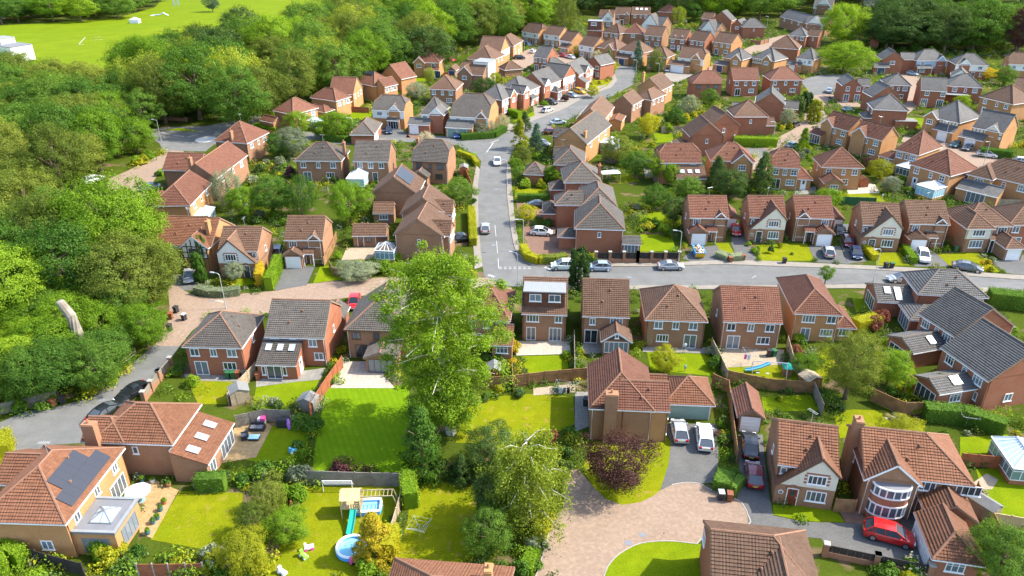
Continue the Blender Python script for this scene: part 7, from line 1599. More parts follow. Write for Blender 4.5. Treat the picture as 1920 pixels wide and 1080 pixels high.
# ---------------------------------------------------------------- cars
CARS = {  # length, width, height, bonnet end x (screen base), roof front, roof rear, rear screen base, waist
    'hatch': (4.1, 1.76, 1.47, 1.22, .32, -1.2, -1.93, .92), 'suv': (4.5, 1.86, 1.64, 1.32, .42, -1.5, -2.14, 1.04), 'saloon': (4.6, 1.82, 1.42, 1.25, .25, -.95, -1.85, .92), 'estate': (4.7, 1.84, 1.5, 1.4, .5, -1.6, -2.25, .94), 'coupe': (4.4, 1.80, 1.34, 1.1, .1, -.75, -1.9, .9)}
CP = {}
def car_protos(t):
    if t in CP: return CP[t]
    L, Wd, Hh, xs, rf, rr, rb, wz = CARS[t]; hl = L/2; w = Wd/2
    st = [(-hl, .80, .38, wz - .22), (-hl + .12, .93, .24, wz - .06), (-hl + .5, .99, .2, wz), (-1.2, 1.0, .2, wz), (0, 1.0, .2, wz), (xs - .1, 1.0, .2, wz), (xs + .35, .99, .2, wz - .04), (hl - .55, .97, .2, wz - .14), (hl - .15, .88, .24, wz - .24), (hl, .70, .36, wz - .36)]
    rings = []
    for x, kw, zb, zt in st:
        W = w * kw; zm = (zb + zt)/2; half = [(W*.86, zb), (W*.985, zb + .12), (W, zm), (W*.985, zt - .14), (W*.93, zt - .03), (W*.72, zt + .012), (0, zt + .035)]
        rings.append([Vector((x, -y, z)) for y, z in half] + [Vector((x, y, z)) for y, z in half[-2::-1]])
    bd = MB(); n = len(rings[0])
    for a, b in zip(rings[:-1], rings[1:]):
        for k in range(n - 1): bd.face([a[k], b[k], b[k+1], a[k+1]])
    bd.face(rings[0]); bd.face(rings[-1][::-1])
    body = bd.mesh('body', [M['white_paint']], True)
    g = MB(); wt, wb = w * .7, w * .93; zt, zb = Hh - .03, wz - .03
    B = [Vector((rb, -wb*.92, zb)), Vector((xs + .12, -wb*.9, zb)), Vector((xs + .12, wb*.9, zb)), Vector((rb, wb*.92, zb))]; T = [Vector((rr, -wt, zt - .03)), Vector((rf, -wt, zt)), Vector((rf, wt, zt)), Vector((rr, wt, zt - .03))]
    mb_, mt_ = Vector(((xs + rb)/2, -wb, zb)), Vector(((rf + rr)/2, -wt*1.03, zt + .02))
    g.face([B[0], mb_, mt_, T[0]]); g.face([mb_, B[1], T[1], mt_]); m2, t2 = mb_*1, mt_*1; m2.y *= -1; t2.y *= -1
    g.face([B[3], T[3], t2, m2]); g.face([m2, t2, T[2], B[2]]); g.face([B[1], B[2], T[2], T[1]]); g.face([B[3], B[0], T[0], T[3]])
    glass_ = g.mesh('windows', [M['car_glass']])
    r = MB(); e = Vector((0, 0, .02)); k = 1.03
    cols = [T[0], mt_, T[1]]
    top = [Vector((p.x, p.y*k, p.z)) + e for p in cols]; cen = [Vector((p.x, 0, p.z + .05)) + e for p in cols]; opp = [Vector((p.x, -p.y, p.z)) for p in top]
    for a, b in ((0, 1), (1, 2)): r.face([top[a], top[b], cen[b], cen[a]]); r.face([cen[a], cen[b], opp[b], opp[a]])
    for s in (1, -1):
        f = lambda p: Vector((p.x, p.y*s*1.015, p.z))
        bar(r, f(B[0]), f(T[0]), .09, .10); bar(r, f(B[1]), f(T[1]), .07, .07); bar(r, f(mb_), f(mt_), .07, .05); bar(r, f(T[0]), f(mt_), .06, .05); bar(r, f(mt_), f(T[1]), .06, .05)
        if t in ('suv', 'estate', 'hatch'): bar(r, f(B[0].lerp(mb_, .32)), f(T[0].lerp(mt_, .25)), .08, .05)
    roof = r.mesh('roof', [M['white_paint']], False)
    wh = MB(); wh.tube([(0, -.1, 0), (0, .1, 0)], .36, 16); wheel = wh.mesh('wheel', [M['tyre']], False)
    ri = MB(); ri.tube([(0, -.108, 0), (0, .108, 0)], .23, 12); rim = ri.mesh('rim', [M['alloy']])
    hlp = MB(); hlp.box(-.16, -.2, -.07, .1, .2, .07); lamp = hlp.mesh('headlight', [M['lamp_clear']]); tl = MB(); tl.box(-.06, -.15, -.12, .06, .15, .12); tail = tl.mesh('tail_light', [M['lamp_red']])
    pl = MB(); pl.box(-.012, -.26, -.055, .012, .26, .055); pf, pr = pl.mesh('number_plate', [M['plate_white']]), pl.mesh('number_plate', [M['plate_yellow']])
    mi = MB(); mi.box(-.06, -.1, -.06, .08, .1, .07); mir = mi.mesh('mirror', [M['white_paint']])
    CP[t] = (body, glass_, roof, wheel, rim, lamp, tail, pf, pr, mir); return CP[t]
PAINT = {}
def paint(name, c):
    m, nt, b = newmat('paint_' + name); b.inputs['Base Color'].default_value = c4(c); b.inputs['Roughness'].default_value = .28; b.inputs['Coat Weight'].default_value = .6; b.inputs['Metallic'].default_value = .25 if name in ('silver', 'grey', 'blue_pale') else 0; PAINT[name] = m
for n_, c_ in dict(red=(.50, .012, .012), dark_red=(.17, .012, .02), silver=(.36, .375, .39), white=(.64, .64, .64), black=(.012, .013, .016), grey=(.16, .17, .18), blue=(.025, .06, .22), navy=(.02, .035, .08), blue_pale=(.33, .42, .50), mint=(.52, .62, .58), yellow=(.75, .38, .015), teal=(.03, .10, .11), orange=(.65, .09, .01)).items(): paint(n_, c_)
def car(px, py, dx, dy, t, col, label, small=False):
    L, Wd, Hh, xs, rf, rr, rb, wz = CARS[t]; p = U(px, py); q = U(px + dx, py + dy); a = math.atan2(q.y - p.y, q.x - p.x)
    c = empty('car', (p.x, p.y, .03), a, label=label, cat='car'); P = car_protos(t); hl, w = L/2, Wd/2
    def pp(name, me, loc=(0, 0, 0), paintit=False):
        o = link(name, me, c, loc)
        if paintit: o.material_slots[0].link = 'OBJECT'; o.material_slots[0].material = PAINT[col]
        return o
    pp('body', P[0], paintit=True); pp('windows', P[1]); pp('roof', P[2], paintit=True)
    for x in (-hl*.62, hl*.64):
        for y in (-w + .09, w - .09): o = pp('wheel', P[3], (x, y, .36)); link('rim', P[4], o)
    for y in (-w*.62, w*.62): pp('headlight', P[5], (hl - .12, y, wz - .34)); pp('tail_light', P[6], (-hl + .04, y*1.1, wz - .2))
    if not small:
        pp('number_plate', P[7], (hl + .005, 0, .45)); pp('number_plate', P[8], (-hl - .005, 0, .62))
        for y in (-w - .05, w + .05): pp('mirror', P[9], (xs - .4, y, wz + .03), True)
for a in [
    (1664, 1010, 90, 24, 'suv', 'red', 'bright red car on the tarmac drive beside the terracotta garage'), (1273, 815, -9, -45, 'hatch', 'silver', 'silver hatchback before the green garage door'), (1320, 826, -5, -45, 'estate', 'white', 'white estate car with roof rails before the green garage'),
    (1412, 897, -5, -45, 'hatch', 'dark_red', 'dark red hatchback behind a black car beside the fence'), (1405, 842, -4, -45, 'saloon', 'black', 'black car between the small garage and the dark red hatchback'), (250, 742, -55, 34, 'coupe', 'black', 'black coupe parked by the lane wall'),
    (12, 908, 35, -24, 'suv', 'black', 'black car on the pale drive at the left edge'), (202, 778, 55, -34, 'saloon', 'black', 'dark car peeping past the skylit house roof'),
    (356, 524, -3, 20, 'hatch', 'silver', 'silver car on the drive before the tudor-style house'), (520, 480, -9, 26, 'estate', 'grey', 'grey car between the white gable and garage-front houses'), (866, 452, 36, -3, 'hatch', 'black', 'black hatchback in the drive above the central tree'), (910, 433, 0, -20, 'hatch', 'silver', 'silver hatchback driving up the main street'),
    (932, 307, 2, 20, 'saloon', 'white', 'white saloon coming down the main street'), (1004, 389, -35, 0, 'saloon', 'black', 'black car on the brick drive above the berried tree'), (1015, 440, 35, 2, 'hatch', 'white', 'small white hatchback on the brick forecourt'), (1058, 504, -35, 0, 'suv', 'mint', 'pale green car parked beside the cypress'),
    (1124, 506, -40, 0, 'hatch', 'blue_pale', 'pale blue hatchback parked before the pier wall'), (1257, 504, 40, 0, 'coupe', 'silver', 'silver coupe parked below the lamp post'), (1379, 437, 4, 25, 'hatch', 'red', 'red hatchback between the skip house and the cream gable'), (1552, 478, -9, -24, 'hatch', 'silver', 'silver hatchback on the street-row drive'),
    (1574, 437, 9, 26, 'saloon', 'black', 'rearmost black car of the three nose to tail'), (1589, 458, 9, 26, 'hatch', 'dark_red', 'dark red middle car of the three nose to tail'), (1604, 480, 9, 26, 'hatch', 'navy', 'dark blue front car of the three nose to tail'), (1729, 486, 10, 26, 'suv', 'white', 'white car on the drive beside the clipped hedge'),
    (1812, 506, 35, 6, 'saloon', 'grey', 'grey car half hidden behind the big slate roof'), (1690, 528, -30, 0, 'saloon', 'silver', 'silver car peeping past the slate roof on the cross street'), (665, 572, -5, 25, 'hatch', 'red', 'red car half hidden between two grey roofs'), (315, 326, -20, 2, 'hatch', 'silver', 'silver car by the hedge on the paved lane'),
    (281, 356, -20, 3, 'saloon', 'grey', 'grey car parked on the paved lane drive'), (266, 386, -20, 3, 'saloon', 'black', 'dark car furthest down the paved lane'), (176, 341, 26, -8, 'estate', 'white', 'white car nosing out of the wood edge'), (729, 249, 2, 14, 'hatch', 'navy', 'dark blue car on the drive before the white bay'),
    (856, 257, 2, 12, 'hatch', 'blue', 'blue car before the green garage doors'), (1026, 210, 20, -6, 'hatch', 'white', 'white hatchback parked on the upper street'), (1033, 195, 18, 4, 'suv', 'black', 'black car beside the round bright bush'), (1072, 182, 18, 4, 'hatch', 'blue_pale', 'pale blue car next to the yellow one'),
    (1087, 175, 18, 4, 'suv', 'yellow', 'yellow car before the street row'), (1028, 251, -22, 0, 'hatch', 'dark_red', 'crimson car beside the long grey gable'), (1017, 273, 20, 4, 'hatch', 'silver', 'pale car behind the dark blue-green conifer'), (1046, 233, 18, -2, 'saloon', 'blue_pale', 'silver-blue car behind the clipped shrub'),
    (1057, 107, 12, 3, 'hatch', 'red', 'red car in the far close'), (1071, 110, 12, 3, 'hatch', 'white', 'white car beside the red one in the far close'), (999, 99, 8, -4, 'hatch', 'white', 'white car at the neck of the far close'), (974, 111, 14, 0, 'suv', 'black', 'black car on the far close drive'), (990, 86, 10, 4, 'hatch', 'blue', 'blue car under the palm-like tree'),
    (1252, 134, -8, 8, 'hatch', 'silver', 'silver car on the pale double-garage drive'), (1554, 173, 4, -8, 'saloon', 'blue_pale', 'pale blue car on the lane below the turning head'), (1591, 209, 24, -2, 'saloon', 'teal', 'dark teal car above the left twin'), (1792, 275, -14, 6, 'hatch', 'teal', 'teal hatchback in the right-hand court'), (1815, 281, -14, 6, 'hatch', 'grey', 'grey car beside the teal hatchback'),
    (1849, 294, 22, 3, 'suv', 'white', 'white car before the dark clipped hedge'), (1916, 307, 22, 3, 'hatch', 'white', 'white car cut by the right edge of the court'), (1485, 277, 14, -4, 'saloon', 'teal', 'teal car by the young conifer'), (1490, 237, 10, -4, 'hatch', 'black', 'dark car behind the soft green lane tree'), (1710, 141, 12, 2, 'hatch', 'blue_pale', 'small blue car before the pale-blue house'),
    (812, 149, 4, 8, 'suv', 'black', 'black car before the navy garage'), (1157, 119, -6, 6, 'hatch', 'silver', 'silver car at the far street end'), (842, 144, 10, 2, 'hatch', 'orange', 'orange car half hidden by the brown gable'), (846, 115, 8, 2, 'hatch', 'red', 'red car by the small brown garage')]:
    car(*a, small=a[1] < 300)

# ---------------------------------------------------------------- fences and walls
PANEL = {}
def panel_mesh(mat, h, style='v'):
    k = (mat, h, style)
    if k in PANEL: return PANEL[k]
    m = MB(); n = 12
    if style == 'v':
        for i in range(n): m.box(-.5 + i/n + .002, -.022 if i % 2 else -.012, .04, -.5 + (i+1)/n - .002, .012 if i % 2 else .022, h)
        m.box(-.5, -.035, h - .02, .5, .035, h + .03)
        for z in (.35, h*.8): m.box(-.5, -.04, z, .5, -.023, z + .09)
    elif style == 'h':
        for i in range(9): m.box(-.5, -.02, h*i/9 + .02, .5, .02, h*(i+1)/9 - .015)
    elif style == 'rail':
        for z in (.4, .8): m.box(-.5, -.03, z, .5, .03, z + .14)
    PANEL[k] = m.mesh('panel', [M[mat]]); return PANEL[k]
def fence(px, label, mat='fence_brown', h=1.75, step=1.85, style='v', post='fence_brown', name='fence', z=0):
    P = [U(x, y) for x, y in px]; f = empty(name, P[0], 0, label=label, cat=name.replace('_', ' ')); o0 = P[0]
    pk = ('post', post, h)
    if pk not in PANEL: m = MB(); m.box(-.055, -.055, 0, .055, .055, h + .12); PANEL[pk] = m.mesh('post', [M[post]])
    first = True
    for a, b in zip(P[:-1], P[1:]):
        d = b - a; L = d.length; n = max(1, round(L/step)); an = math.atan2(d.y, d.x)
        for i in range(n):
            c = a + d*(i + .5)/n - o0; link('panel', panel_mesh(mat, h, style), f, c, (0, 0, an), (L/n - .09, 1, 1))
            if first or i > 0: link('post', PANEL[pk], f, a + d*i/n - o0, (0, 0, an))
            first = False
        link('post', PANEL[pk], f, b - o0, (0, 0, an))
def wall(px, label, h=1.6, brick='brick_brown', pier=2.4, inset=None, cap='concrete'):
    P = [U(x, y) for x, y in px]; f = empty('garden_wall', P[0], 0, label=label, cat='wall'); o0 = P[0]
    for a, b in zip(P[:-1], P[1:]):
        d = b - a; L = d.length; n = max(1, round(L/pier)); an = math.atan2(d.y, d.x)
        for i in range(n + 1):
            m = MB(); m.box(-.23, -.23, 0, .23, .23, h + .12); o = m.build('pier', M[brick], f, loc=a + d*i/n - o0, rot=(0, 0, an)); m = MB(); m.box(-.29, -.29, h + .12, .29, .29, h + .24); m.build('pier_cap', M[cap], o)
        for i in range(n):
            m = MB(); l = L/n - .48; m.box(-l/2, -.11, 0, l/2, .11, h if not inset else h*.4); m.build('wall_panel', M[brick], f, loc=a + d*(i + .5)/n - o0, rot=(0, 0, an))
            if inset: link('panel', panel_mesh(inset, round(h*.58, 2)), f, a + d*(i + .5)/n - o0 + Vector((0, 0, h*.4)), (0, 0, an), (l, 1, 1))
for px, lab, mat, h_, st_ in [
    ([(643, 690), (615, 730), (582, 782)], 'orange-brown fence between the lean-to garden and striped lawn', 'fence_red', 1.8, 'v'), ([(481, 702), (452, 733), (430, 760)], 'pale grey fence right of the sunny square lawn', 'fence_pale', 1.7, 'v'), ([(578, 908), (668, 911), (762, 913)], 'weathered grey fence behind the football goal', 'fence_grey', 1.8, 'v'),
    ([(764, 905), (752, 950), (736, 1005)], 'pale sloping fence between play lawn and enclosed lawn', 'fence_pale', 1.6, 'v'), ([(878, 732), (920, 730), (960, 727), (1022, 719), (1101, 712)], 'curved wooden fence above the golden green lawn', 'fence_brown', 1.8, 'v'), ([(1335, 722), (1364, 735), (1370, 790), (1380, 868)], 'brown fence along the drive beside the green garage', 'fence_brown', 1.7, 'v'),
    ([(1364, 716), (1440, 732), (1522, 738)], 'brown fence across the end of the slide lawn', 'fence_brown', 1.7, 'v'), ([(1474, 652), (1484, 690), (1516, 732)], 'curving pale fence right of the slide lawn', 'fence_pale', 1.8, 'v'), ([(1524, 740), (1540, 780)], 'short dark fence left of the olive tree', 'fence_grey', 1.7, 'v'), ([(1632, 752), (1676, 772), (1692, 778), (1738, 778)], 'curved wooden fence above the pebble bed', 'fence_brown', 1.8, 'v'),
    ([(1798, 872), (1860, 878), (1960, 886)], 'red-brown fence behind the big bay house lawn', 'fence_red', 1.6, 'v'), ([(1826, 928), (1852, 980), (1880, 1040)], 'orange-brown fence right of the bay house garage', 'fence_brown', 1.7, 'v'), ([(1854, 985), (1960, 1003)], 'golden timber fence below the grey shed', 'wood_light', 1.6, 'v'),
    ([(48, 1048), (100, 1064), (160, 1080)], 'black panel fence below the solar-roofed house', 'fence_dark', 1.6, 'h'), ([(262, 1080), (320, 1080), (384, 1078)], 'orange panel fence with white posts at the bottom edge', 'fence_red', 1.5, 'h'), ([(445, 802), (500, 790), (546, 792)], 'grey board fence behind the deck sofa', 'fence_grey', 1.7, 'v'), ([(0, 778), (55, 766), (108, 752)], 'weathered boards under the thicket at the lower left', 'fence_grey', 1.5, 'v'),
    ([(256, 668), (225, 692), (196, 720)], 'pale post-and-rail fence beside the lane', 'fence_pale', 1.1, 'rail'), ([(618, 502), (624, 514), (637, 520)], 'short brown fence by the front lawn wedge', 'fence_brown', 1.3, 'v'), ([(608, 500), (625, 470), (632, 450)], 'brown fence along the garage-front house', 'fence_brown', 1.7, 'v'), ([(960, 700), (962, 735)], 'short fence left of the box-dormer garden', 'fence_brown', 1.6, 'v'), ([(1076, 640), (1077, 712)], 'dark fence between the box-dormer and garden room plots', 'fence_grey', 1.7, 'v'),
    ([(1333, 655), (1350, 690), (1362, 716)], 'pale-topped fence right of the golden bush lawn', 'fence_pale', 1.7, 'v'), ([(1562, 960), (1600, 962)], 'brown gate-height fence between cream gable and curved bay', 'fence_brown', 1.7, 'v'), ([(1570, 384), (1640, 386)], 'dark green fence behind the cream gable roof', 'green_plastic', 1.7, 'v'), ([(1850, 388), (1910, 390)], 'pale fence behind the cream bay house', 'fence_pale', 1.7, 'v'), ([(1130, 305), (1200, 312), (1240, 318)], 'grey fence behind the white sail garden', 'fence_grey', 1.8, 'v'),
    ([(480, 252), (520, 258), (545, 256)], 'brick-red fence at the lane corner', 'fence_red', 1.5, 'v'), ([(655, 210), (692, 212)], 'red fence behind the small grey garage', 'fence_red', 1.6, 'v'), ([(1240, 250), (1285, 248)], 'pale fence beside the small rear lawn', 'fence_pale', 1.7, 'v'), ([(870, 322), (886, 360)], 'red-brown fence by the junction house shed', 'fence_red', 1.6, 'v'), ([(1692, 745), (1700, 720), (1720, 735)], 'short fence by the skylit garden room', 'fence_brown', 1.5, 'v')]:
    fence(px, lab, mat, h_, style=st_, post='concrete' if 'white posts' in lab else mat)
wall([(322, 690), (300, 715), (272, 755)], 'buff brick lane wall with stepped stone-capped piers', 1.5, 'brick_brown', 2.6, 'fence_grey'); wall([(1117, 493), (1195, 493), (1272, 493)], 'brick pier wall with dark timber infill on the cross street', 1.9, 'brick_brown', 2.6, 'fence_dark')
wall([(1545, 1042), (1640, 1062), (1740, 1082)], 'stone-capped brick pillar wall below the red car', 1.4, 'brick_brown', 4.2, 'fence_dark'); wall([(1408, 82), (1425, 84), (1440, 80)], 'brick carport piers before the far slate hip', 1.6, 'brick_brown', 4); wall([(262, 222), (320, 226), (350, 228)], 'old stone wall under the trees by the roundabout', 1.0, 'brick_brown', 12)

# ---------------------------------------------------------------- street and garden things
def thing(name, px, py, label, cat=None, rz=0, z=.02, group=None):
    p = U(px, py); return empty(name, (p.x, p.y, z), rz, label=label, cat=cat or name.replace('_', ' '), group=group)
lm = MB(); lm.tube([(0, 0, 0), (0, 0, 1.0), (0, 0, 1.01), (0, 0, 5.6)], [.09, .09, .06, .045], 8); lm.tube([(0, 0, 5.6), (-.25, 0, 5.85), (-.9, 0, 5.9)], .035, 6); POST = lm.mesh('lamp_column', [M['galv']])
lh = MB(); lh.box(-1.45, -.12, 5.84, -.85, .12, 5.96); LH = lh.mesh('lamp_head', [M['grey_plastic']])
for px, py, lab in [(1637, 529), (664, 264), (441, 232), (424, 579), (1272, 494), (981, 470), (970, 538), (951, 350), (1769, 272), (1843, 312), (1448, 272), (1192, 145), (303, 268), (672, 153), (1437, 55), (1297, 150), (983, 108)] and [
    (1637, 529, 'lamp post on the cross street pavement before the cream gable'), (664, 264, 'tall lamp post beside the side road hedge'), (441, 232, 'lamp post by the wood above the roundabout'), (424, 579, 'lamp post on the paved lane behind the grey hip roof'), (1272, 494, 'lamp post at the end of the pier wall'), (981, 470, 'lamp post at the brick forecourt corner'), (970, 538, 'lamp post at the street corner before the box-dormer house'), (951, 350, 'lamp post on the right of the main street'), (1769, 272, 'lamp post before the timbered strip house'), (1843, 312, 'lamp post in the right-hand court'), (1448, 272, 'lamp post at the bright clipped hedge'), (1192, 145, 'lamp post at the upper street bend'), (303, 268, 'lamp post by the roundabout approach'), (672, 153, 'lamp post against the big wood'), (1437, 55, 'lamp post near the far terrace'), (1234, 152, 'lamp post by the pale double-garage drive'), (983, 108, 'lamp post in the far close')]:
    t = thing('lamp_post', px, py, lab, 'lamp post', rz=random.uniform(-.4, .4)); link('lamp_column', POST, t); link('lamp_head', LH, t)
bm_ = MB(); bm_.face([(-.27, -.3, .06), (.27, -.3, .06), (.27, .3, .06), (-.27, .3, .06)])
c_ = [(-.23, -.26, .05), (.23, -.26, .05), (.23, .26, .05), (-.23, .26, .05)]; d_ = [(-.29, -.34, .95), (.29, -.34, .95), (.29, .34, .95), (-.29, .34, .95)]
for i in range(4): bm_.face([c_[i], c_[(i+1) % 4], d_[(i+1) % 4], d_[i]])
BINB = bm_.mesh('bin_body', [M['black_plastic']]); bl = MB(); bl.box(-.31, -.38, .95, .31, .36, 1.03); bl.tube([(-.27, .38, .98), (.27, .38, .98)], .03, 6); BINL = bl.mesh('lid', [M['black_plastic']]); bw = MB(); bw.tube([(-.28, .24, .1), (.28, .24, .1)], .1, 8); BINW = bw.mesh('wheels', [M['tyre']])
for px, py, body, lid, lab in [
    (331, 586, 'black_plastic', 'black_plastic', 'black wheelie bin furthest up the paved lane'), (321, 598, 'brown_plastic', 'brown_plastic', 'brown wheelie bin beside the thicket on the paved lane'), (346, 600, 'black_plastic', 'grey_plastic', 'dark wheelie bin standing out on the paved lane'), (319, 620, 'black_plastic', 'black_plastic', 'black wheelie bin where the lane turns to tarmac'), (101, 762, 'brown_plastic', 'brown_plastic', 'brown wheelie bin at the lower left bend'), (118, 756, 'black_plastic', 'black_plastic', 'black wheelie bin at the lower left bend'),
    (1351, 936, 'black_plastic', 'grey_plastic', 'grey-lidded wheelie bin at the cul-de-sac edge'), (1367, 938, 'brown_plastic', 'brown_plastic', 'brown wheelie bin beside the grey-lidded one'), (429, 709, 'green_plastic', 'green_plastic', 'left green wheelie bin against the grey hip-roofed house'), (438, 709, 'green_plastic', 'green_plastic', 'right green wheelie bin against the grey hip-roofed house'), (447, 709, 'brown_plastic', 'brown_plastic', 'brown wheelie bin beside the two green ones'), (456, 708, 'black_plastic', 'black_plastic', 'black wheelie bin at the fence by the green ones'),
    (1470, 494, 'black_plastic', 'black_plastic', 'lone black wheelie bin on the street-row pavement'), (1660, 503, 'black_plastic', 'black_plastic', 'left of two black wheelie bins before the cream gable'), (1671, 503, 'black_plastic', 'green_plastic', 'right of two black wheelie bins before the cream gable'), (1791, 472, 'green_plastic', 'green_plastic', 'green wheelie bin beside the cream bay'), (1369, 492, 'brown_plastic', 'brown_plastic', 'brown wheelie bin below the silvery hedge'), (1394, 488, 'brown_plastic', 'brown_plastic', 'brown wheelie bin right of the silvery hedge'), (484, 712, 'brown_plastic', 'brown_plastic', 'brown wheelie bin by the lean-to'), (1416, 805, 'green_plastic', 'green_plastic', 'green wheelie bin before the small white garage door'), (1441, 668, 'black_plastic', 'black_plastic', 'black wheelie bin by the red gable patio doors'), (1450, 668, 'green_plastic', 'green_plastic', 'green wheelie bin by the red gable patio doors'), (1098, 760, 'black_plastic', 'black_plastic', 'black bin beside the chimney house wall'), (1044, 440, 'black_plastic', 'black_plastic', 'black wheelie bin beside the white hatchback forecourt')]:
    t = thing('wheelie_bin', px, py, lab, 'bin', rz=random.uniform(-.5, .5))
    for nm, me, mt in (('bin_body', BINB, body), ('lid', BINL, lid), ('wheels', BINW, 'tyre')):
        o = link(nm, me, t); o.material_slots[0].link = 'OBJECT'; o.material_slots[0].material = M[mt]
# rubbish skip
t = thing('skip', 1309, 478, 'yellow and blue skip heaped with rubbish on the drive', 'skip', rz=R(88)); m = MB(); b_ = [(-1.3, -.75, .1), (1.3, -.75, .1), (1.3, .75, .1), (-1.3, .75, .1)]; tp_ = [(-1.75, -.85, 1.15), (1.75, -.85, 1.15), (1.75, .85, 1.15), (-1.75, .85, 1.15)]
for i in range(4): m.face([b_[i], b_[(i+1) % 4], tp_[(i+1) % 4], tp_[i]], 0 if i in (1, 3) else 1); bar(m, tp_[i], tp_[(i+1) % 4], .1, .08, 1)
m.face(b_[::-1]); m.build('skip_body', [M['toy_yellow'], M['pool_blue']], t); rn = random.Random(3); m = MB()
for i in range(60):
    x, y, z = rn.uniform(-1.5, 1.5), rn.uniform(-.65, .65), rn.uniform(.85, 1.3); s_ = rn.uniform(.1, .32); a = Vector((rn.uniform(-1, 1), rn.uniform(-1, 1), rn.uniform(-.3, .3))).normalized()*s_; bar(m, Vector((x, y, z)) - a, Vector((x, y, z)) + a, s_*.8, .08, rn.randrange(4))
tag(m.build('rubbish', [M['white_cloth'], M['wood_light'], M['timber_dark'], M['concrete']], t), kind='stuff')
# climbing frame with monkey bars and slide
t = thing('climbing_frame', 665, 962, 'wooden climbing frame with a green slide and monkey bars', rz=R(3)); m = MB()
for x in (-1.1, .7):
    for y in (-.7, 1.0): m.box(x - .05, y - .05, 0, x + .05, y + .05, 2.3)
m.box(-1.1, -.7, 1.15, .7, 1.0, 1.22); m.build('tower', M['wood_light'], t); m = MB()
for i in range(8): m.box(-1.1 + i*.23, -.72, 1.25, -.98 + i*.23, -.68, 1.75)
for i in range(5): m.box(.66, -.6 + i*.32, .1, .7, -.36 + i*.32, 1.75)
m.build('balustrade', M['wood_light'], t); m = MB(); m.face([(-1.2, -.75, 2.25), (.8, -.75, 2.25), (.8, .2, 2.85), (-1.2, .2, 2.85)]); m.face([(.8, 1.1, 2.25), (-1.2, 1.1, 2.25), (-1.2, .2, 2.85), (.8, .2, 2.85)]); m.build('roof', M['wood_light'], t)
m = MB(); sl = [(0.1, -.75, 1.2), (.05, -1.6, .75), (-.05, -2.6, .3), (-.1, -3.0, .2)]
for a, b in zip(sl[:-1], sl[1:]): m.face([(a[0] - .27, a[1], a[2]), (a[0] + .27, a[1], a[2]), (b[0] + .27, b[1], b[2]), (b[0] - .27, b[1], b[2])]); bar(m, (a[0] - .28, a[1], a[2] + .07), (b[0] - .28, b[1], b[2] + .07), .05, .2); bar(m, (a[0] + .28, a[1], a[2] + .07), (b[0] + .28, b[1], b[2] + .07), .05, .2)
m.build('slide', M['slide_green'], t); m = MB()
for y in (-.1, .8): bar(m, (.7, y, 2.15), (3.9, y, 2.15), .07, .09); bar(m, (3.9, y, 2.15), (4.5, y, 0), .07, .09)
for i in range(8): bar(m, (1.0 + i*.4, -.1, 2.15), (1.0 + i*.4, .8, 2.15), .05, .05)
m.build('monkey_bars', M['fence_pale'], t)
def pool(px, py, w_, d_, round_, label):
    t = thing('paddling_pool', px, py, label, rz=R(4)); m = MB(); N = 24; pts = []
    for k in range(N):
        a = 2*math.pi*k/N; c, s = math.cos(a), math.sin(a); q = 1 if round_ else 1/max(abs(c), abs(s))**.85; pts.append((w_/2*c*q, d_/2*s*q))
    for z, mt in ((.12, 0), (.34, 0), (.52, 1)): m.tube([(*p, z) for p in pts + pts[:2]], .14, 7, mt, False)
    m.build('pool_wall', [M['pool_blue'], M['pool_white']], t, True); m = MB(); m.face([(*p, .3) for p in pts]); m.build('pool_water', M['water'], t)
pool(692, 955, 2.4, 1.7, False, 'rectangular blue paddling pool beside the climbing frame'); pool(660, 1032, 2.7, 2.7, True, 'round blue paddling pool under the golden conifer')
# swing set with slide
t = thing('swing_frame', 1432, 706, 'white swing frame with a pale blue slide on the garden lawn', rz=R(-8)); m = MB()
for x in (-1.6, 2.6):
    for y in (-.9, .9): bar(m, (x, y, 0), (x, 0, 2.2), .06, .06)
bar(m, (-1.6, 0, 2.2), (2.6, 0, 2.2), .07, .07)
for x in (-.8, .4): bar(m, (x - .2, 0, 2.2), (x - .2, 0, .5), .015, .015); bar(m, (x + .2, 0, 2.2), (x + .2, 0, .5), .015, .015); m.box(x - .22, -.1, .46, x + .22, .1, .5)
m.build('frame', M['galv'], t); m = MB(); sl = [(2.4, 0, 1.3), (1.2, -.3, .8), (.0, -.4, .35), (-.6, -.3, .2)]; sl = [(x - 1.6, y + 1.2, z) for x, y, z in sl]
for a, b in zip(sl[:-1], sl[1:]): m.face([(a[0], a[1] - .27, a[2]), (b[0], b[1] - .27, b[2]), (b[0], b[1] + .27, b[2]), (a[0], a[1] + .27, a[2])]); bar(m, (a[0], a[1] - .28, a[2] + .07), (b[0], b[1] - .28, b[2] + .07), .05, .16); bar(m, (a[0], a[1] + .28, a[2] + .07), (b[0], b[1] + .28, b[2] + .07), .05, .16)
m.build('slide', M['slide_blue'], t); m = MB(); m.box(2.4, .3, 0, 3.4, 1.3, 1.2); m.build('play_cabin', M['fence_brown'], t); m = MB(); m.face([(2.3, .2, 1.2), (3.5, .2, 1.2), (2.9, .8, 1.9)]); m.face([(3.5, .2, 1.2), (3.5, 1.4, 1.2), (2.9, .8, 1.9)]); m.face([(3.5, 1.4, 1.2), (2.3, 1.4, 1.2), (2.9, .8, 1.9)]); m.face([(2.3, 1.4, 1.2), (2.3, .2, 1.2), (2.9, .8, 1.9)]); m.build('cabin_roof', M['slide_green'], t)
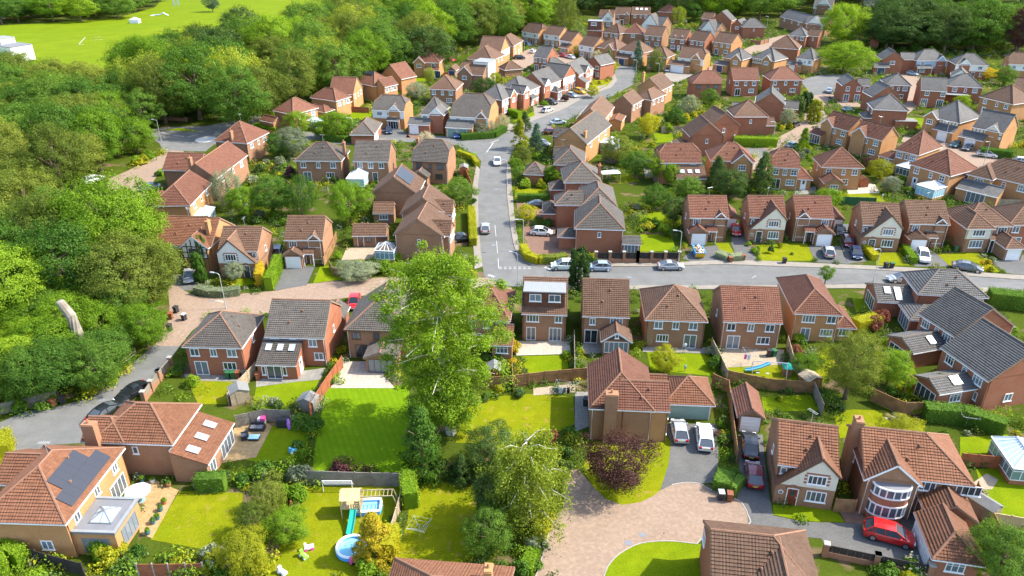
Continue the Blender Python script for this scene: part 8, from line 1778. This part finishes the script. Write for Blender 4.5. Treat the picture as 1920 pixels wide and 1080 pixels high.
# parasol and table
t = thing('parasol', 266, 948, 'pale blue-white parasol over a small table on the timber terrace'); m = MB(); m.tube([(0, 0, 0), (0, 0, 2.4)], .03, 6); m.build('pole', M['galv'], t); m = MB(); N = 8
for k in range(N):
    a0, a1 = 2*math.pi*k/N, 2*math.pi*(k+1)/N; m.face([(1.25*math.cos(a0), 1.25*math.sin(a0), 1.95), (1.25*math.cos(a1), 1.25*math.sin(a1), 1.95), (0, 0, 2.42)]); m.face([(1.25*math.cos(a0), 1.25*math.sin(a0), 1.8), (1.25*math.cos(a1), 1.25*math.sin(a1), 1.8), (1.25*math.cos(a1), 1.25*math.sin(a1), 1.95), (1.25*math.cos(a0), 1.25*math.sin(a0), 1.95)])
m.build('canopy', M['white_cloth'], t); m = MB(); m.tube([(0, 0, .68), (0, 0, .73)], .5, 16); m.build('table_top', M['glass_blue'], t)
# rattan sofa set
def sofa(px, py, n, rz, label):
    t = thing('garden_sofa', px, py, label, rz=R(rz)); w_ = .75*n; m = MB(); m.box(-w_/2, -.4, .05, w_/2, .4, .4); m.box(-w_/2, .28, .4, w_/2, .42, .85); m.box(-w_/2 - .12, -.4, .05, -w_/2, .4, .62); m.box(w_/2, -.4, .05, w_/2 + .12, .4, .62); m.build('seat_frame', M['black_plastic'], t)
    for i in range(n): m = MB(); x = -w_/2 + .75*i + .03; m.box(x, -.38, .4, x + .69, .27, .52); m.build('cushion', M['flat_dark'], t)
sofa(483, 806, 2, 0, 'dark rattan two-seat sofa on the timber deck'); sofa(460, 822, 1, -70, 'dark rattan armchair on the timber deck')
t = thing('coffee_table', 477, 824, 'low glass-topped table before the rattan sofa'); m = MB(); m.box(-.55, -.35, 0, .55, .35, .36); m.build('table_base', M['black_plastic'], t); m = MB(); m.box(-.6, -.4, .36, .6, .4, .4); m.build('table_top', M['glass_blue'], t)
# football goal
t = thing('football_goal', 634, 922, 'small football goal with a sagging white net by the grey fence'); m = MB()
for x in (-1.5, 1.5): m.tube([(x, 0, 0), (x, 0, 1.45)], .04, 6); m.tube([(x, 0, 1.45), (x, .9, 0)], .025, 5)
m.tube([(-1.5, 0, 1.45), (1.5, 0, 1.45)], .04, 6); m.build('goal_frame', M['white_paint'], t); m = MB()
for i in range(16): x = -1.5 + 3*i/15; bar(m, (x, 0, 1.42), (x, .9, .03), .02, .02)
for i in range(7): bar(m, (-1.5, .9*i/6, 1.42 - 1.39*i/6), (1.5, .9*i/6, 1.42 - 1.39*i/6), .02, .02)
m.build('net', M['white_cloth'], t)
# rotary clothes lines
def rotary(px, py, label, clothes):
    t = thing('rotary_clothes_line', px, py, label, 'clothes line'); m = MB(); m.tube([(0, 0, 0), (0, 0, 1.8)], .025, 6)
    for k in range(4): a = k*math.pi/2 + .5; m.tube([(0, 0, 1.2), (1.3*math.cos(a), 1.3*math.sin(a), 1.9)], .015, 5)
    for q in (.5, .9, 1.25):
        for k in range(4): a0, a1 = k*math.pi/2 + .5, (k+1)*math.pi/2 + .5; z = 1.2 + .7*q/1.3; bar(m, (q*math.cos(a0), q*math.sin(a0), z), (q*math.cos(a1), q*math.sin(a1), z), .012, .012)
    m.build('airer', M['galv'], t)
    for i, c in enumerate(clothes): m = MB(); x = -.8 + .45*i; m.box(x, -.5, 1.0 - .1*(i % 2), x + .35, -.47, 1.75); m.build('garment', M[c], t)
rotary(1053, 745, 'rotary clothes line with dark clothes at the golden lawn corner', ['denim', 'white_cloth', 'denim', 'black_plastic']); rotary(788, 1010, 'empty rotary clothes line on the enclosed lawn', []); rotary(1402, 682, 'rotary clothes line by the red gable house terrace', ['pink', 'white_cloth']); rotary(1810, 800, 'rotary clothes line by the ragged hedge', [])
# sheds
def shed(px, py, w_, d_, h_, rz, wallm, roofm, label, flat=False):
    t = thing('shed', px, py, label, rz=R(rz)); m = MB(); m.box(0, 0, 0, w_, d_, h_)
    if not flat: m.face([(0, 0, h_), (w_, 0, h_), (w_/2, 0, h_ + .45)]); m.face([(w_, d_, h_), (0, d_, h_), (w_/2, d_, h_ + .45)])
    m.build('wall', M[wallm], t); m = MB()
    if flat: m.box(-.1, -.1, h_, w_ + .1, d_ + .1, h_ + .08)
    else: m.face([(-.1, -.1, h_ - .05), (w_/2, -.1, h_ + .48), (w_/2, d_ + .1, h_ + .48), (-.1, d_ + .1, h_ - .05)][::-1]); m.face([(w_ + .1, -.1, h_ - .05), (w_ + .1, d_ + .1, h_ - .05), (w_/2, d_ + .1, h_ + .48), (w_/2, -.1, h_ + .48)])
    m.build('roof', M[roofm], t); m = MB(); m.box(w_*.3, -.03, .05, w_*.3 + .8, -.003, min(1.8, h_ - .05)); m.build('door', M[wallm], t)
for a in [(1854, 985, 1.6, 2.4, 1.7, 30, 'fence_grey', 'felt', 'grey felt-roofed shed on the lawn right of the bay house'), (915, 715, 1.5, 1.9, 1.6, 0, 'fence_red', 'felt', 'small shed with a pale ridged roof by the curved fence'), (560, 772, 2.0, 1.6, 1.6, -12, 'fence_grey', 'felt', 'grey metal shed by the orange fence'), (862, 330, 1.8, 2.4, 1.8, 0, 'fence_red', 'felt', 'red garden shed beside the junction house'), (1668, 353, 2.0, 1.6, 1.7, 10, 'fence_grey', 'felt', 'green-grey shed with a pale roof among shrubs'), (1612, 352, 1.8, 1.6, 1.8, 5, 'fence_red', 'tile_terracotta', 'red-brown shed at the side of the hip-roofed twin'), (435, 762, 2.2, 1.8, 1.7, 25, 'fence_pale', 'felt', 'small pavilion shed half under a white cloth'), (1512, 735, 2.2, 1.8, 1.5, 20, 'fence_brown', 'fence_pale', 'low wooden shelter by the curving pale fence')]: shed(*a)
shed(1676, 243, 5.6, 3.4, 2.2, -6, 'brick_red', 'felt', 'wide pale flat-roofed shed below the slate hip', True); shed(1228, 342, 2.6, 1.6, 1.9, 4, 'fence_grey', 'felt', 'grey flat-roofed shed in the terrace garden', True)
t = thing('sail_shade', 1143, 342, 'white sail shade behind the corner cluster', rz=R(10)); m = MB()
for p in ((-2, -1), (2, -1.2), (2.1, 1.4), (-1.9, 1.2)): m.tube([(*p, 0), (*p, 2.3)], .04, 5)
m.build('poles', M['galv'], t); m = MB(); m.face([(-2, -1, 2.25), (2, -1.2, 2.3), (2.1, 1.4, 2.35), (-1.9, 1.2, 2.25)]); m.build('canopy', M['white_cloth'], t)
# conservatory of the house beyond the right edge
h = H('edgecons', (1960, 862), (2010, 866), 4.0, 'Xgg', tb, br, 'white-framed glass conservatory wall cut by the right edge below the ragged hedge', faces='----', name='conservatory_annexe', cat='conservatory', he=2.6); h.conservatory(-3.4, -1.2, .2, 3.8, 2.1, 1.0)
# toys and small garden things
for px, py, mats, lab in [(580, 1030, ('white_paint', 'pink'), 'white and pink ride-on toy on the play lawn'), (570, 1045, ('toy_green', 'white_paint'), 'green ride-on toy on the play lawn'), (665, 1055, ('pink', 'black_plastic'), 'small pink folding chair by the round pool'), (530, 1076, ('white_cloth', 'pool_white'), 'white toy tent at the bottom edge'), (553, 948, ('fence_red', 'white_paint'), 'pink-roofed toy house by the drooping shrub'), (550, 848, ('slide_blue', 'white_paint'), 'small blue toy on the shaded lawn')]:
    t = thing('garden_toy', px, py, lab, 'toy', rz=random.uniform(-1, 1)); m = MB(); m.box(-.45, -.2, .15, .45, .2, .4); m.box(-.4, -.18, .4, -.2, .18, .75); m.build('toy_body', M[mats[0]], t); m = MB(); m.tube([(.3, -.25, .16), (.3, .25, .16)], .15, 10); m.tube([(-.3, -.25, .16), (-.3, .25, .16)], .15, 10); m.tube([(.35, 0, .4), (.28, 0, .7)], .03, 6); m.build('toy_wheels', M[mats[1]], t)
t = thing('toy_kitchen', 492, 795, 'pink and white play kitchen on the timber deck', 'toy'); m = MB(); m.box(-.4, -.3, 0, .4, .3, .9); m.build('cabinet', M['white_paint'], t); m = MB(); m.box(-.1, -.32, .5, .42, .32, .98); m.build('worktop', M['pink'], t)
t = thing('surfboard', 543, 806, 'purple bodyboard leaning by the shrub', 'board', rz=R(20)); m = MB(); m.tube([(0, 0, .05), (0, .25, .7), (0, .4, 1.25)], [.16, .24, .12], 8); m.build('board', M['purple'], t)
t = thing('barbecue', 531, 800, 'covered dark barbecue beside the deck', 'barbecue'); m = MB(); m.box(-.6, -.3, 0, .6, .3, .9); m.tube([(-.6, 0, .95), (.6, 0, .95)], .28, 10); m.build('cover', M['black_plastic'], t)
for i, (px, py, mt, lab) in enumerate([(317, 912, 'terracotta_pot', 'terracotta pot at the top of the timber terrace'), (309, 945, 'terracotta_pot', 'dark pot halfway along the timber terrace'), (302, 958, 'teal_pot', 'teal pot along the timber terrace edge'), (296, 974, 'teal_pot', 'second teal pot along the timber terrace edge'), (288, 982, 'teal_pot', 'large teal pot near the flat-roofed extension'), (278, 1002, 'teal_pot', 'teal pot at the lower end of the timber terrace'), (287, 905, 'pool_white', 'white flower bowl by the dark wall'), (268, 903, 'teal_pot', 'pale teal flower pot by the dark wall')]):
    t = thing('plant_pot', px, py, lab, 'pot'); m = MB(); m.tube([(0, 0, 0), (0, 0, .4)], [.18, .27], 10); m.build('pot', M[mt], t); link('plant', bush_mesh('leaf_bright' if i % 2 else 'leaf_mid', i % 3), t, (0, 0, .38), None, (.4, .4, .45))
for i in range(6):
    p = [(1663, 780), (1676, 778), (1688, 781), (1697, 786), (1672, 787), (1684, 788)][i]; t = thing('boulder', p[0], p[1], (ordn([0, 2, 4, 5, 1, 3][i]) + 'leftmost dark stone in the pale pebble bed'), 'stone', group='stones in the pebble bed'); m = MB(); m.tube([(0, 0, 0), (.02, .03, .18), (.05, 0, .3)], [.38, .36, .16], 7); m.build('stone', M['bark'], t)
for px, py, lab in [(1688, 650, 'left black garden chair on the pale patio'), (1698, 655, 'right black garden chair on the pale patio')]: sofa(px, py, 1, 40, lab)
# white feather banners and folded net on the playing field
for px, py, lab in [(326, 14, 'left white upright banner on the playing field'), (334, 13, 'right white upright banner on the playing field')]:
    t = thing('banner', px, py, lab, 'banner'); m = MB(); m.tube([(0, 0, 0), (0, 0, 4.2)], .05, 6); m.build('pole', M['galv'], t); m = MB(); m.box(.04, -.02, .8, .95, .02, 4.1); m.build('flag', M['white_cloth'], t)
t = thing('folded_goal', 300, 30, 'white folded goal and net lying on the playing field', 'goal'); m = MB(); m.tube([(-5, 0, .1), (-3, .6, .3), (0, .2, .6), (2, 0, 1.6), (4.5, 0, .2)], .35, 6); m.build('net', M['white_cloth'], t)
t = thing('marquee', 254, 43, 'small white tent at the wood edge of the playing field', 'tent'); m = MB(); m.box(-2.2, -1.5, 0, 2.2, 1.5, 1.6); m.build('wall', M['white_cloth'], t); m = MB(); m.face([(-2.3, -1.6, 1.6), (2.3, -1.6, 1.6), (0, 0, 2.8)]); m.face([(2.3, -1.6, 1.6), (2.3, 1.6, 1.6), (0, 0, 2.8)]); m.face([(2.3, 1.6, 1.6), (-2.3, 1.6, 1.6), (0, 0, 2.8)]); m.face([(-2.3, 1.6, 1.6), (-2.3, -1.6, 1.6), (0, 0, 2.8)]); m.build('canopy', M['white_cloth'], t)
for px, py, lab in [(334, 222, 'round white road sign under the trees by the roundabout'), (346, 221, 'second round road sign nearer the wood')]:
    t = thing('road_sign', px, py, lab, 'sign'); m = MB(); m.tube([(0, 0, 0), (0, 0, 2.4)], .04, 6); m.build('pole', M['galv'], t); m = MB(); m.tube([(0, -.05, 2.5), (0, -.02, 2.5)], .42, 14); m.build('sign_plate', M['white_paint'], t)
# people
def person(px, py, hgt, rz, shirt, lower, hair, label):
    p = U(px, py); s = hgt/1.72; bm = bmesh.new(); lay = bm.verts.layers.skin.verify()
    J = dict(pel=(0, 0, .95, .15), sp=(0, 0, 1.18, .15), ch=(0, -.01, 1.38, .16), nk=(0, 0, 1.5, .06), hd=(0, -.02, 1.62, .10), tp=(0, -.01, 1.70, .07), ls=(.19, 0, 1.42, .065), le=(.26, .04, 1.14, .045), lw=(.24, -.12, .93, .035), lh=(.23, -.18, .86, .03), rs=(-.19, 0, 1.42, .065), re=(-.27, .04, 1.15, .045), rw=(-.26, -.08, .9, .035), rh=(-.26, -.13, .83, .03), lp=(.1, 0, .88, .1), lk=(.11, -.02, .5, .07), la=(.11, .03, .09, .045), lf=(.12, -.13, .04, .04), rp=(-.1, 0, .88, .1), rk=(-.12, -.05, .5, .07), ra=(-.12, .05, .09, .045), rft=(-.13, -.11, .04, .04))
    V = {}
    for k, (x, y, z, r) in J.items(): v = bm.verts.new((x*s, y*s, z*s)); v[lay].radius = (r*s, r*s*.85); V[k] = v
    V['pel'][lay].use_root = True
    for a, b in 'pel sp,sp ch,ch nk,nk hd,hd tp,ch ls,ls le,le lw,lw lh,ch rs,rs re,re rw,rw rh,pel lp,lp lk,lk la,la lf,pel rp,rp rk,rk ra,ra rft'.replace(',', '|').split('|') and [q.split() for q in 'pel sp,sp ch,ch nk,nk hd,hd tp,ch ls,ls le,le lw,lw lh,ch rs,rs re,re rw,rw rh,pel lp,lp lk,lk la,la lf,pel rp,rp rk,rk ra,ra rft'.split(',')]: bm.edges.new((V[a], V[b]))
    me = bpy.data.meshes.new('body'); bm.to_mesh(me); bm.free(); tmp = bpy.data.objects.new('tmp', me); COL.objects.link(tmp); sk = tmp.modifiers.new('s', 'SKIN'); sk.use_smooth_shade = True; tmp.modifiers.new('u', 'SUBSURF').levels = 1
    dg = bpy.context.evaluated_depsgraph_get(); me2 = bpy.data.meshes.new_from_object(tmp.evaluated_get(dg)); bpy.data.objects.remove(tmp); me2.name = 'body'
    me2.materials.clear()
    for q in ('skin', shirt, lower, hair): me2.materials.append(M[q])
    for f in me2.polygons:
        c = f.center/s; f.use_smooth = True
        if c.z > 1.6 and (c.y > -.05 or c.z > 1.68): f.material_index = 3
        elif 1.0 < c.z < 1.49 and abs(c.x) < .3 and not (abs(c.x) > .22 and c.z < 1.2): f.material_index = 1
        elif .55 < c.z <= 1.0 and abs(c.x) < .21: f.material_index = 2
        elif c.z < .1: f.material_index = 2
    t = empty('person', (p.x, p.y, .05), rz, label=label, cat='person'); link('body', me2, t)
person(1282, 662, 1.72, math.pi*.95, 'white_cloth', 'denim', 'hair_brown', 'person in a white top and blue shorts standing by the patio doors'); person(1284, 696, 1.05, .4, 'slide_blue', 'denim', 'wood_light', 'small child in pale blue beside the round golden bush')
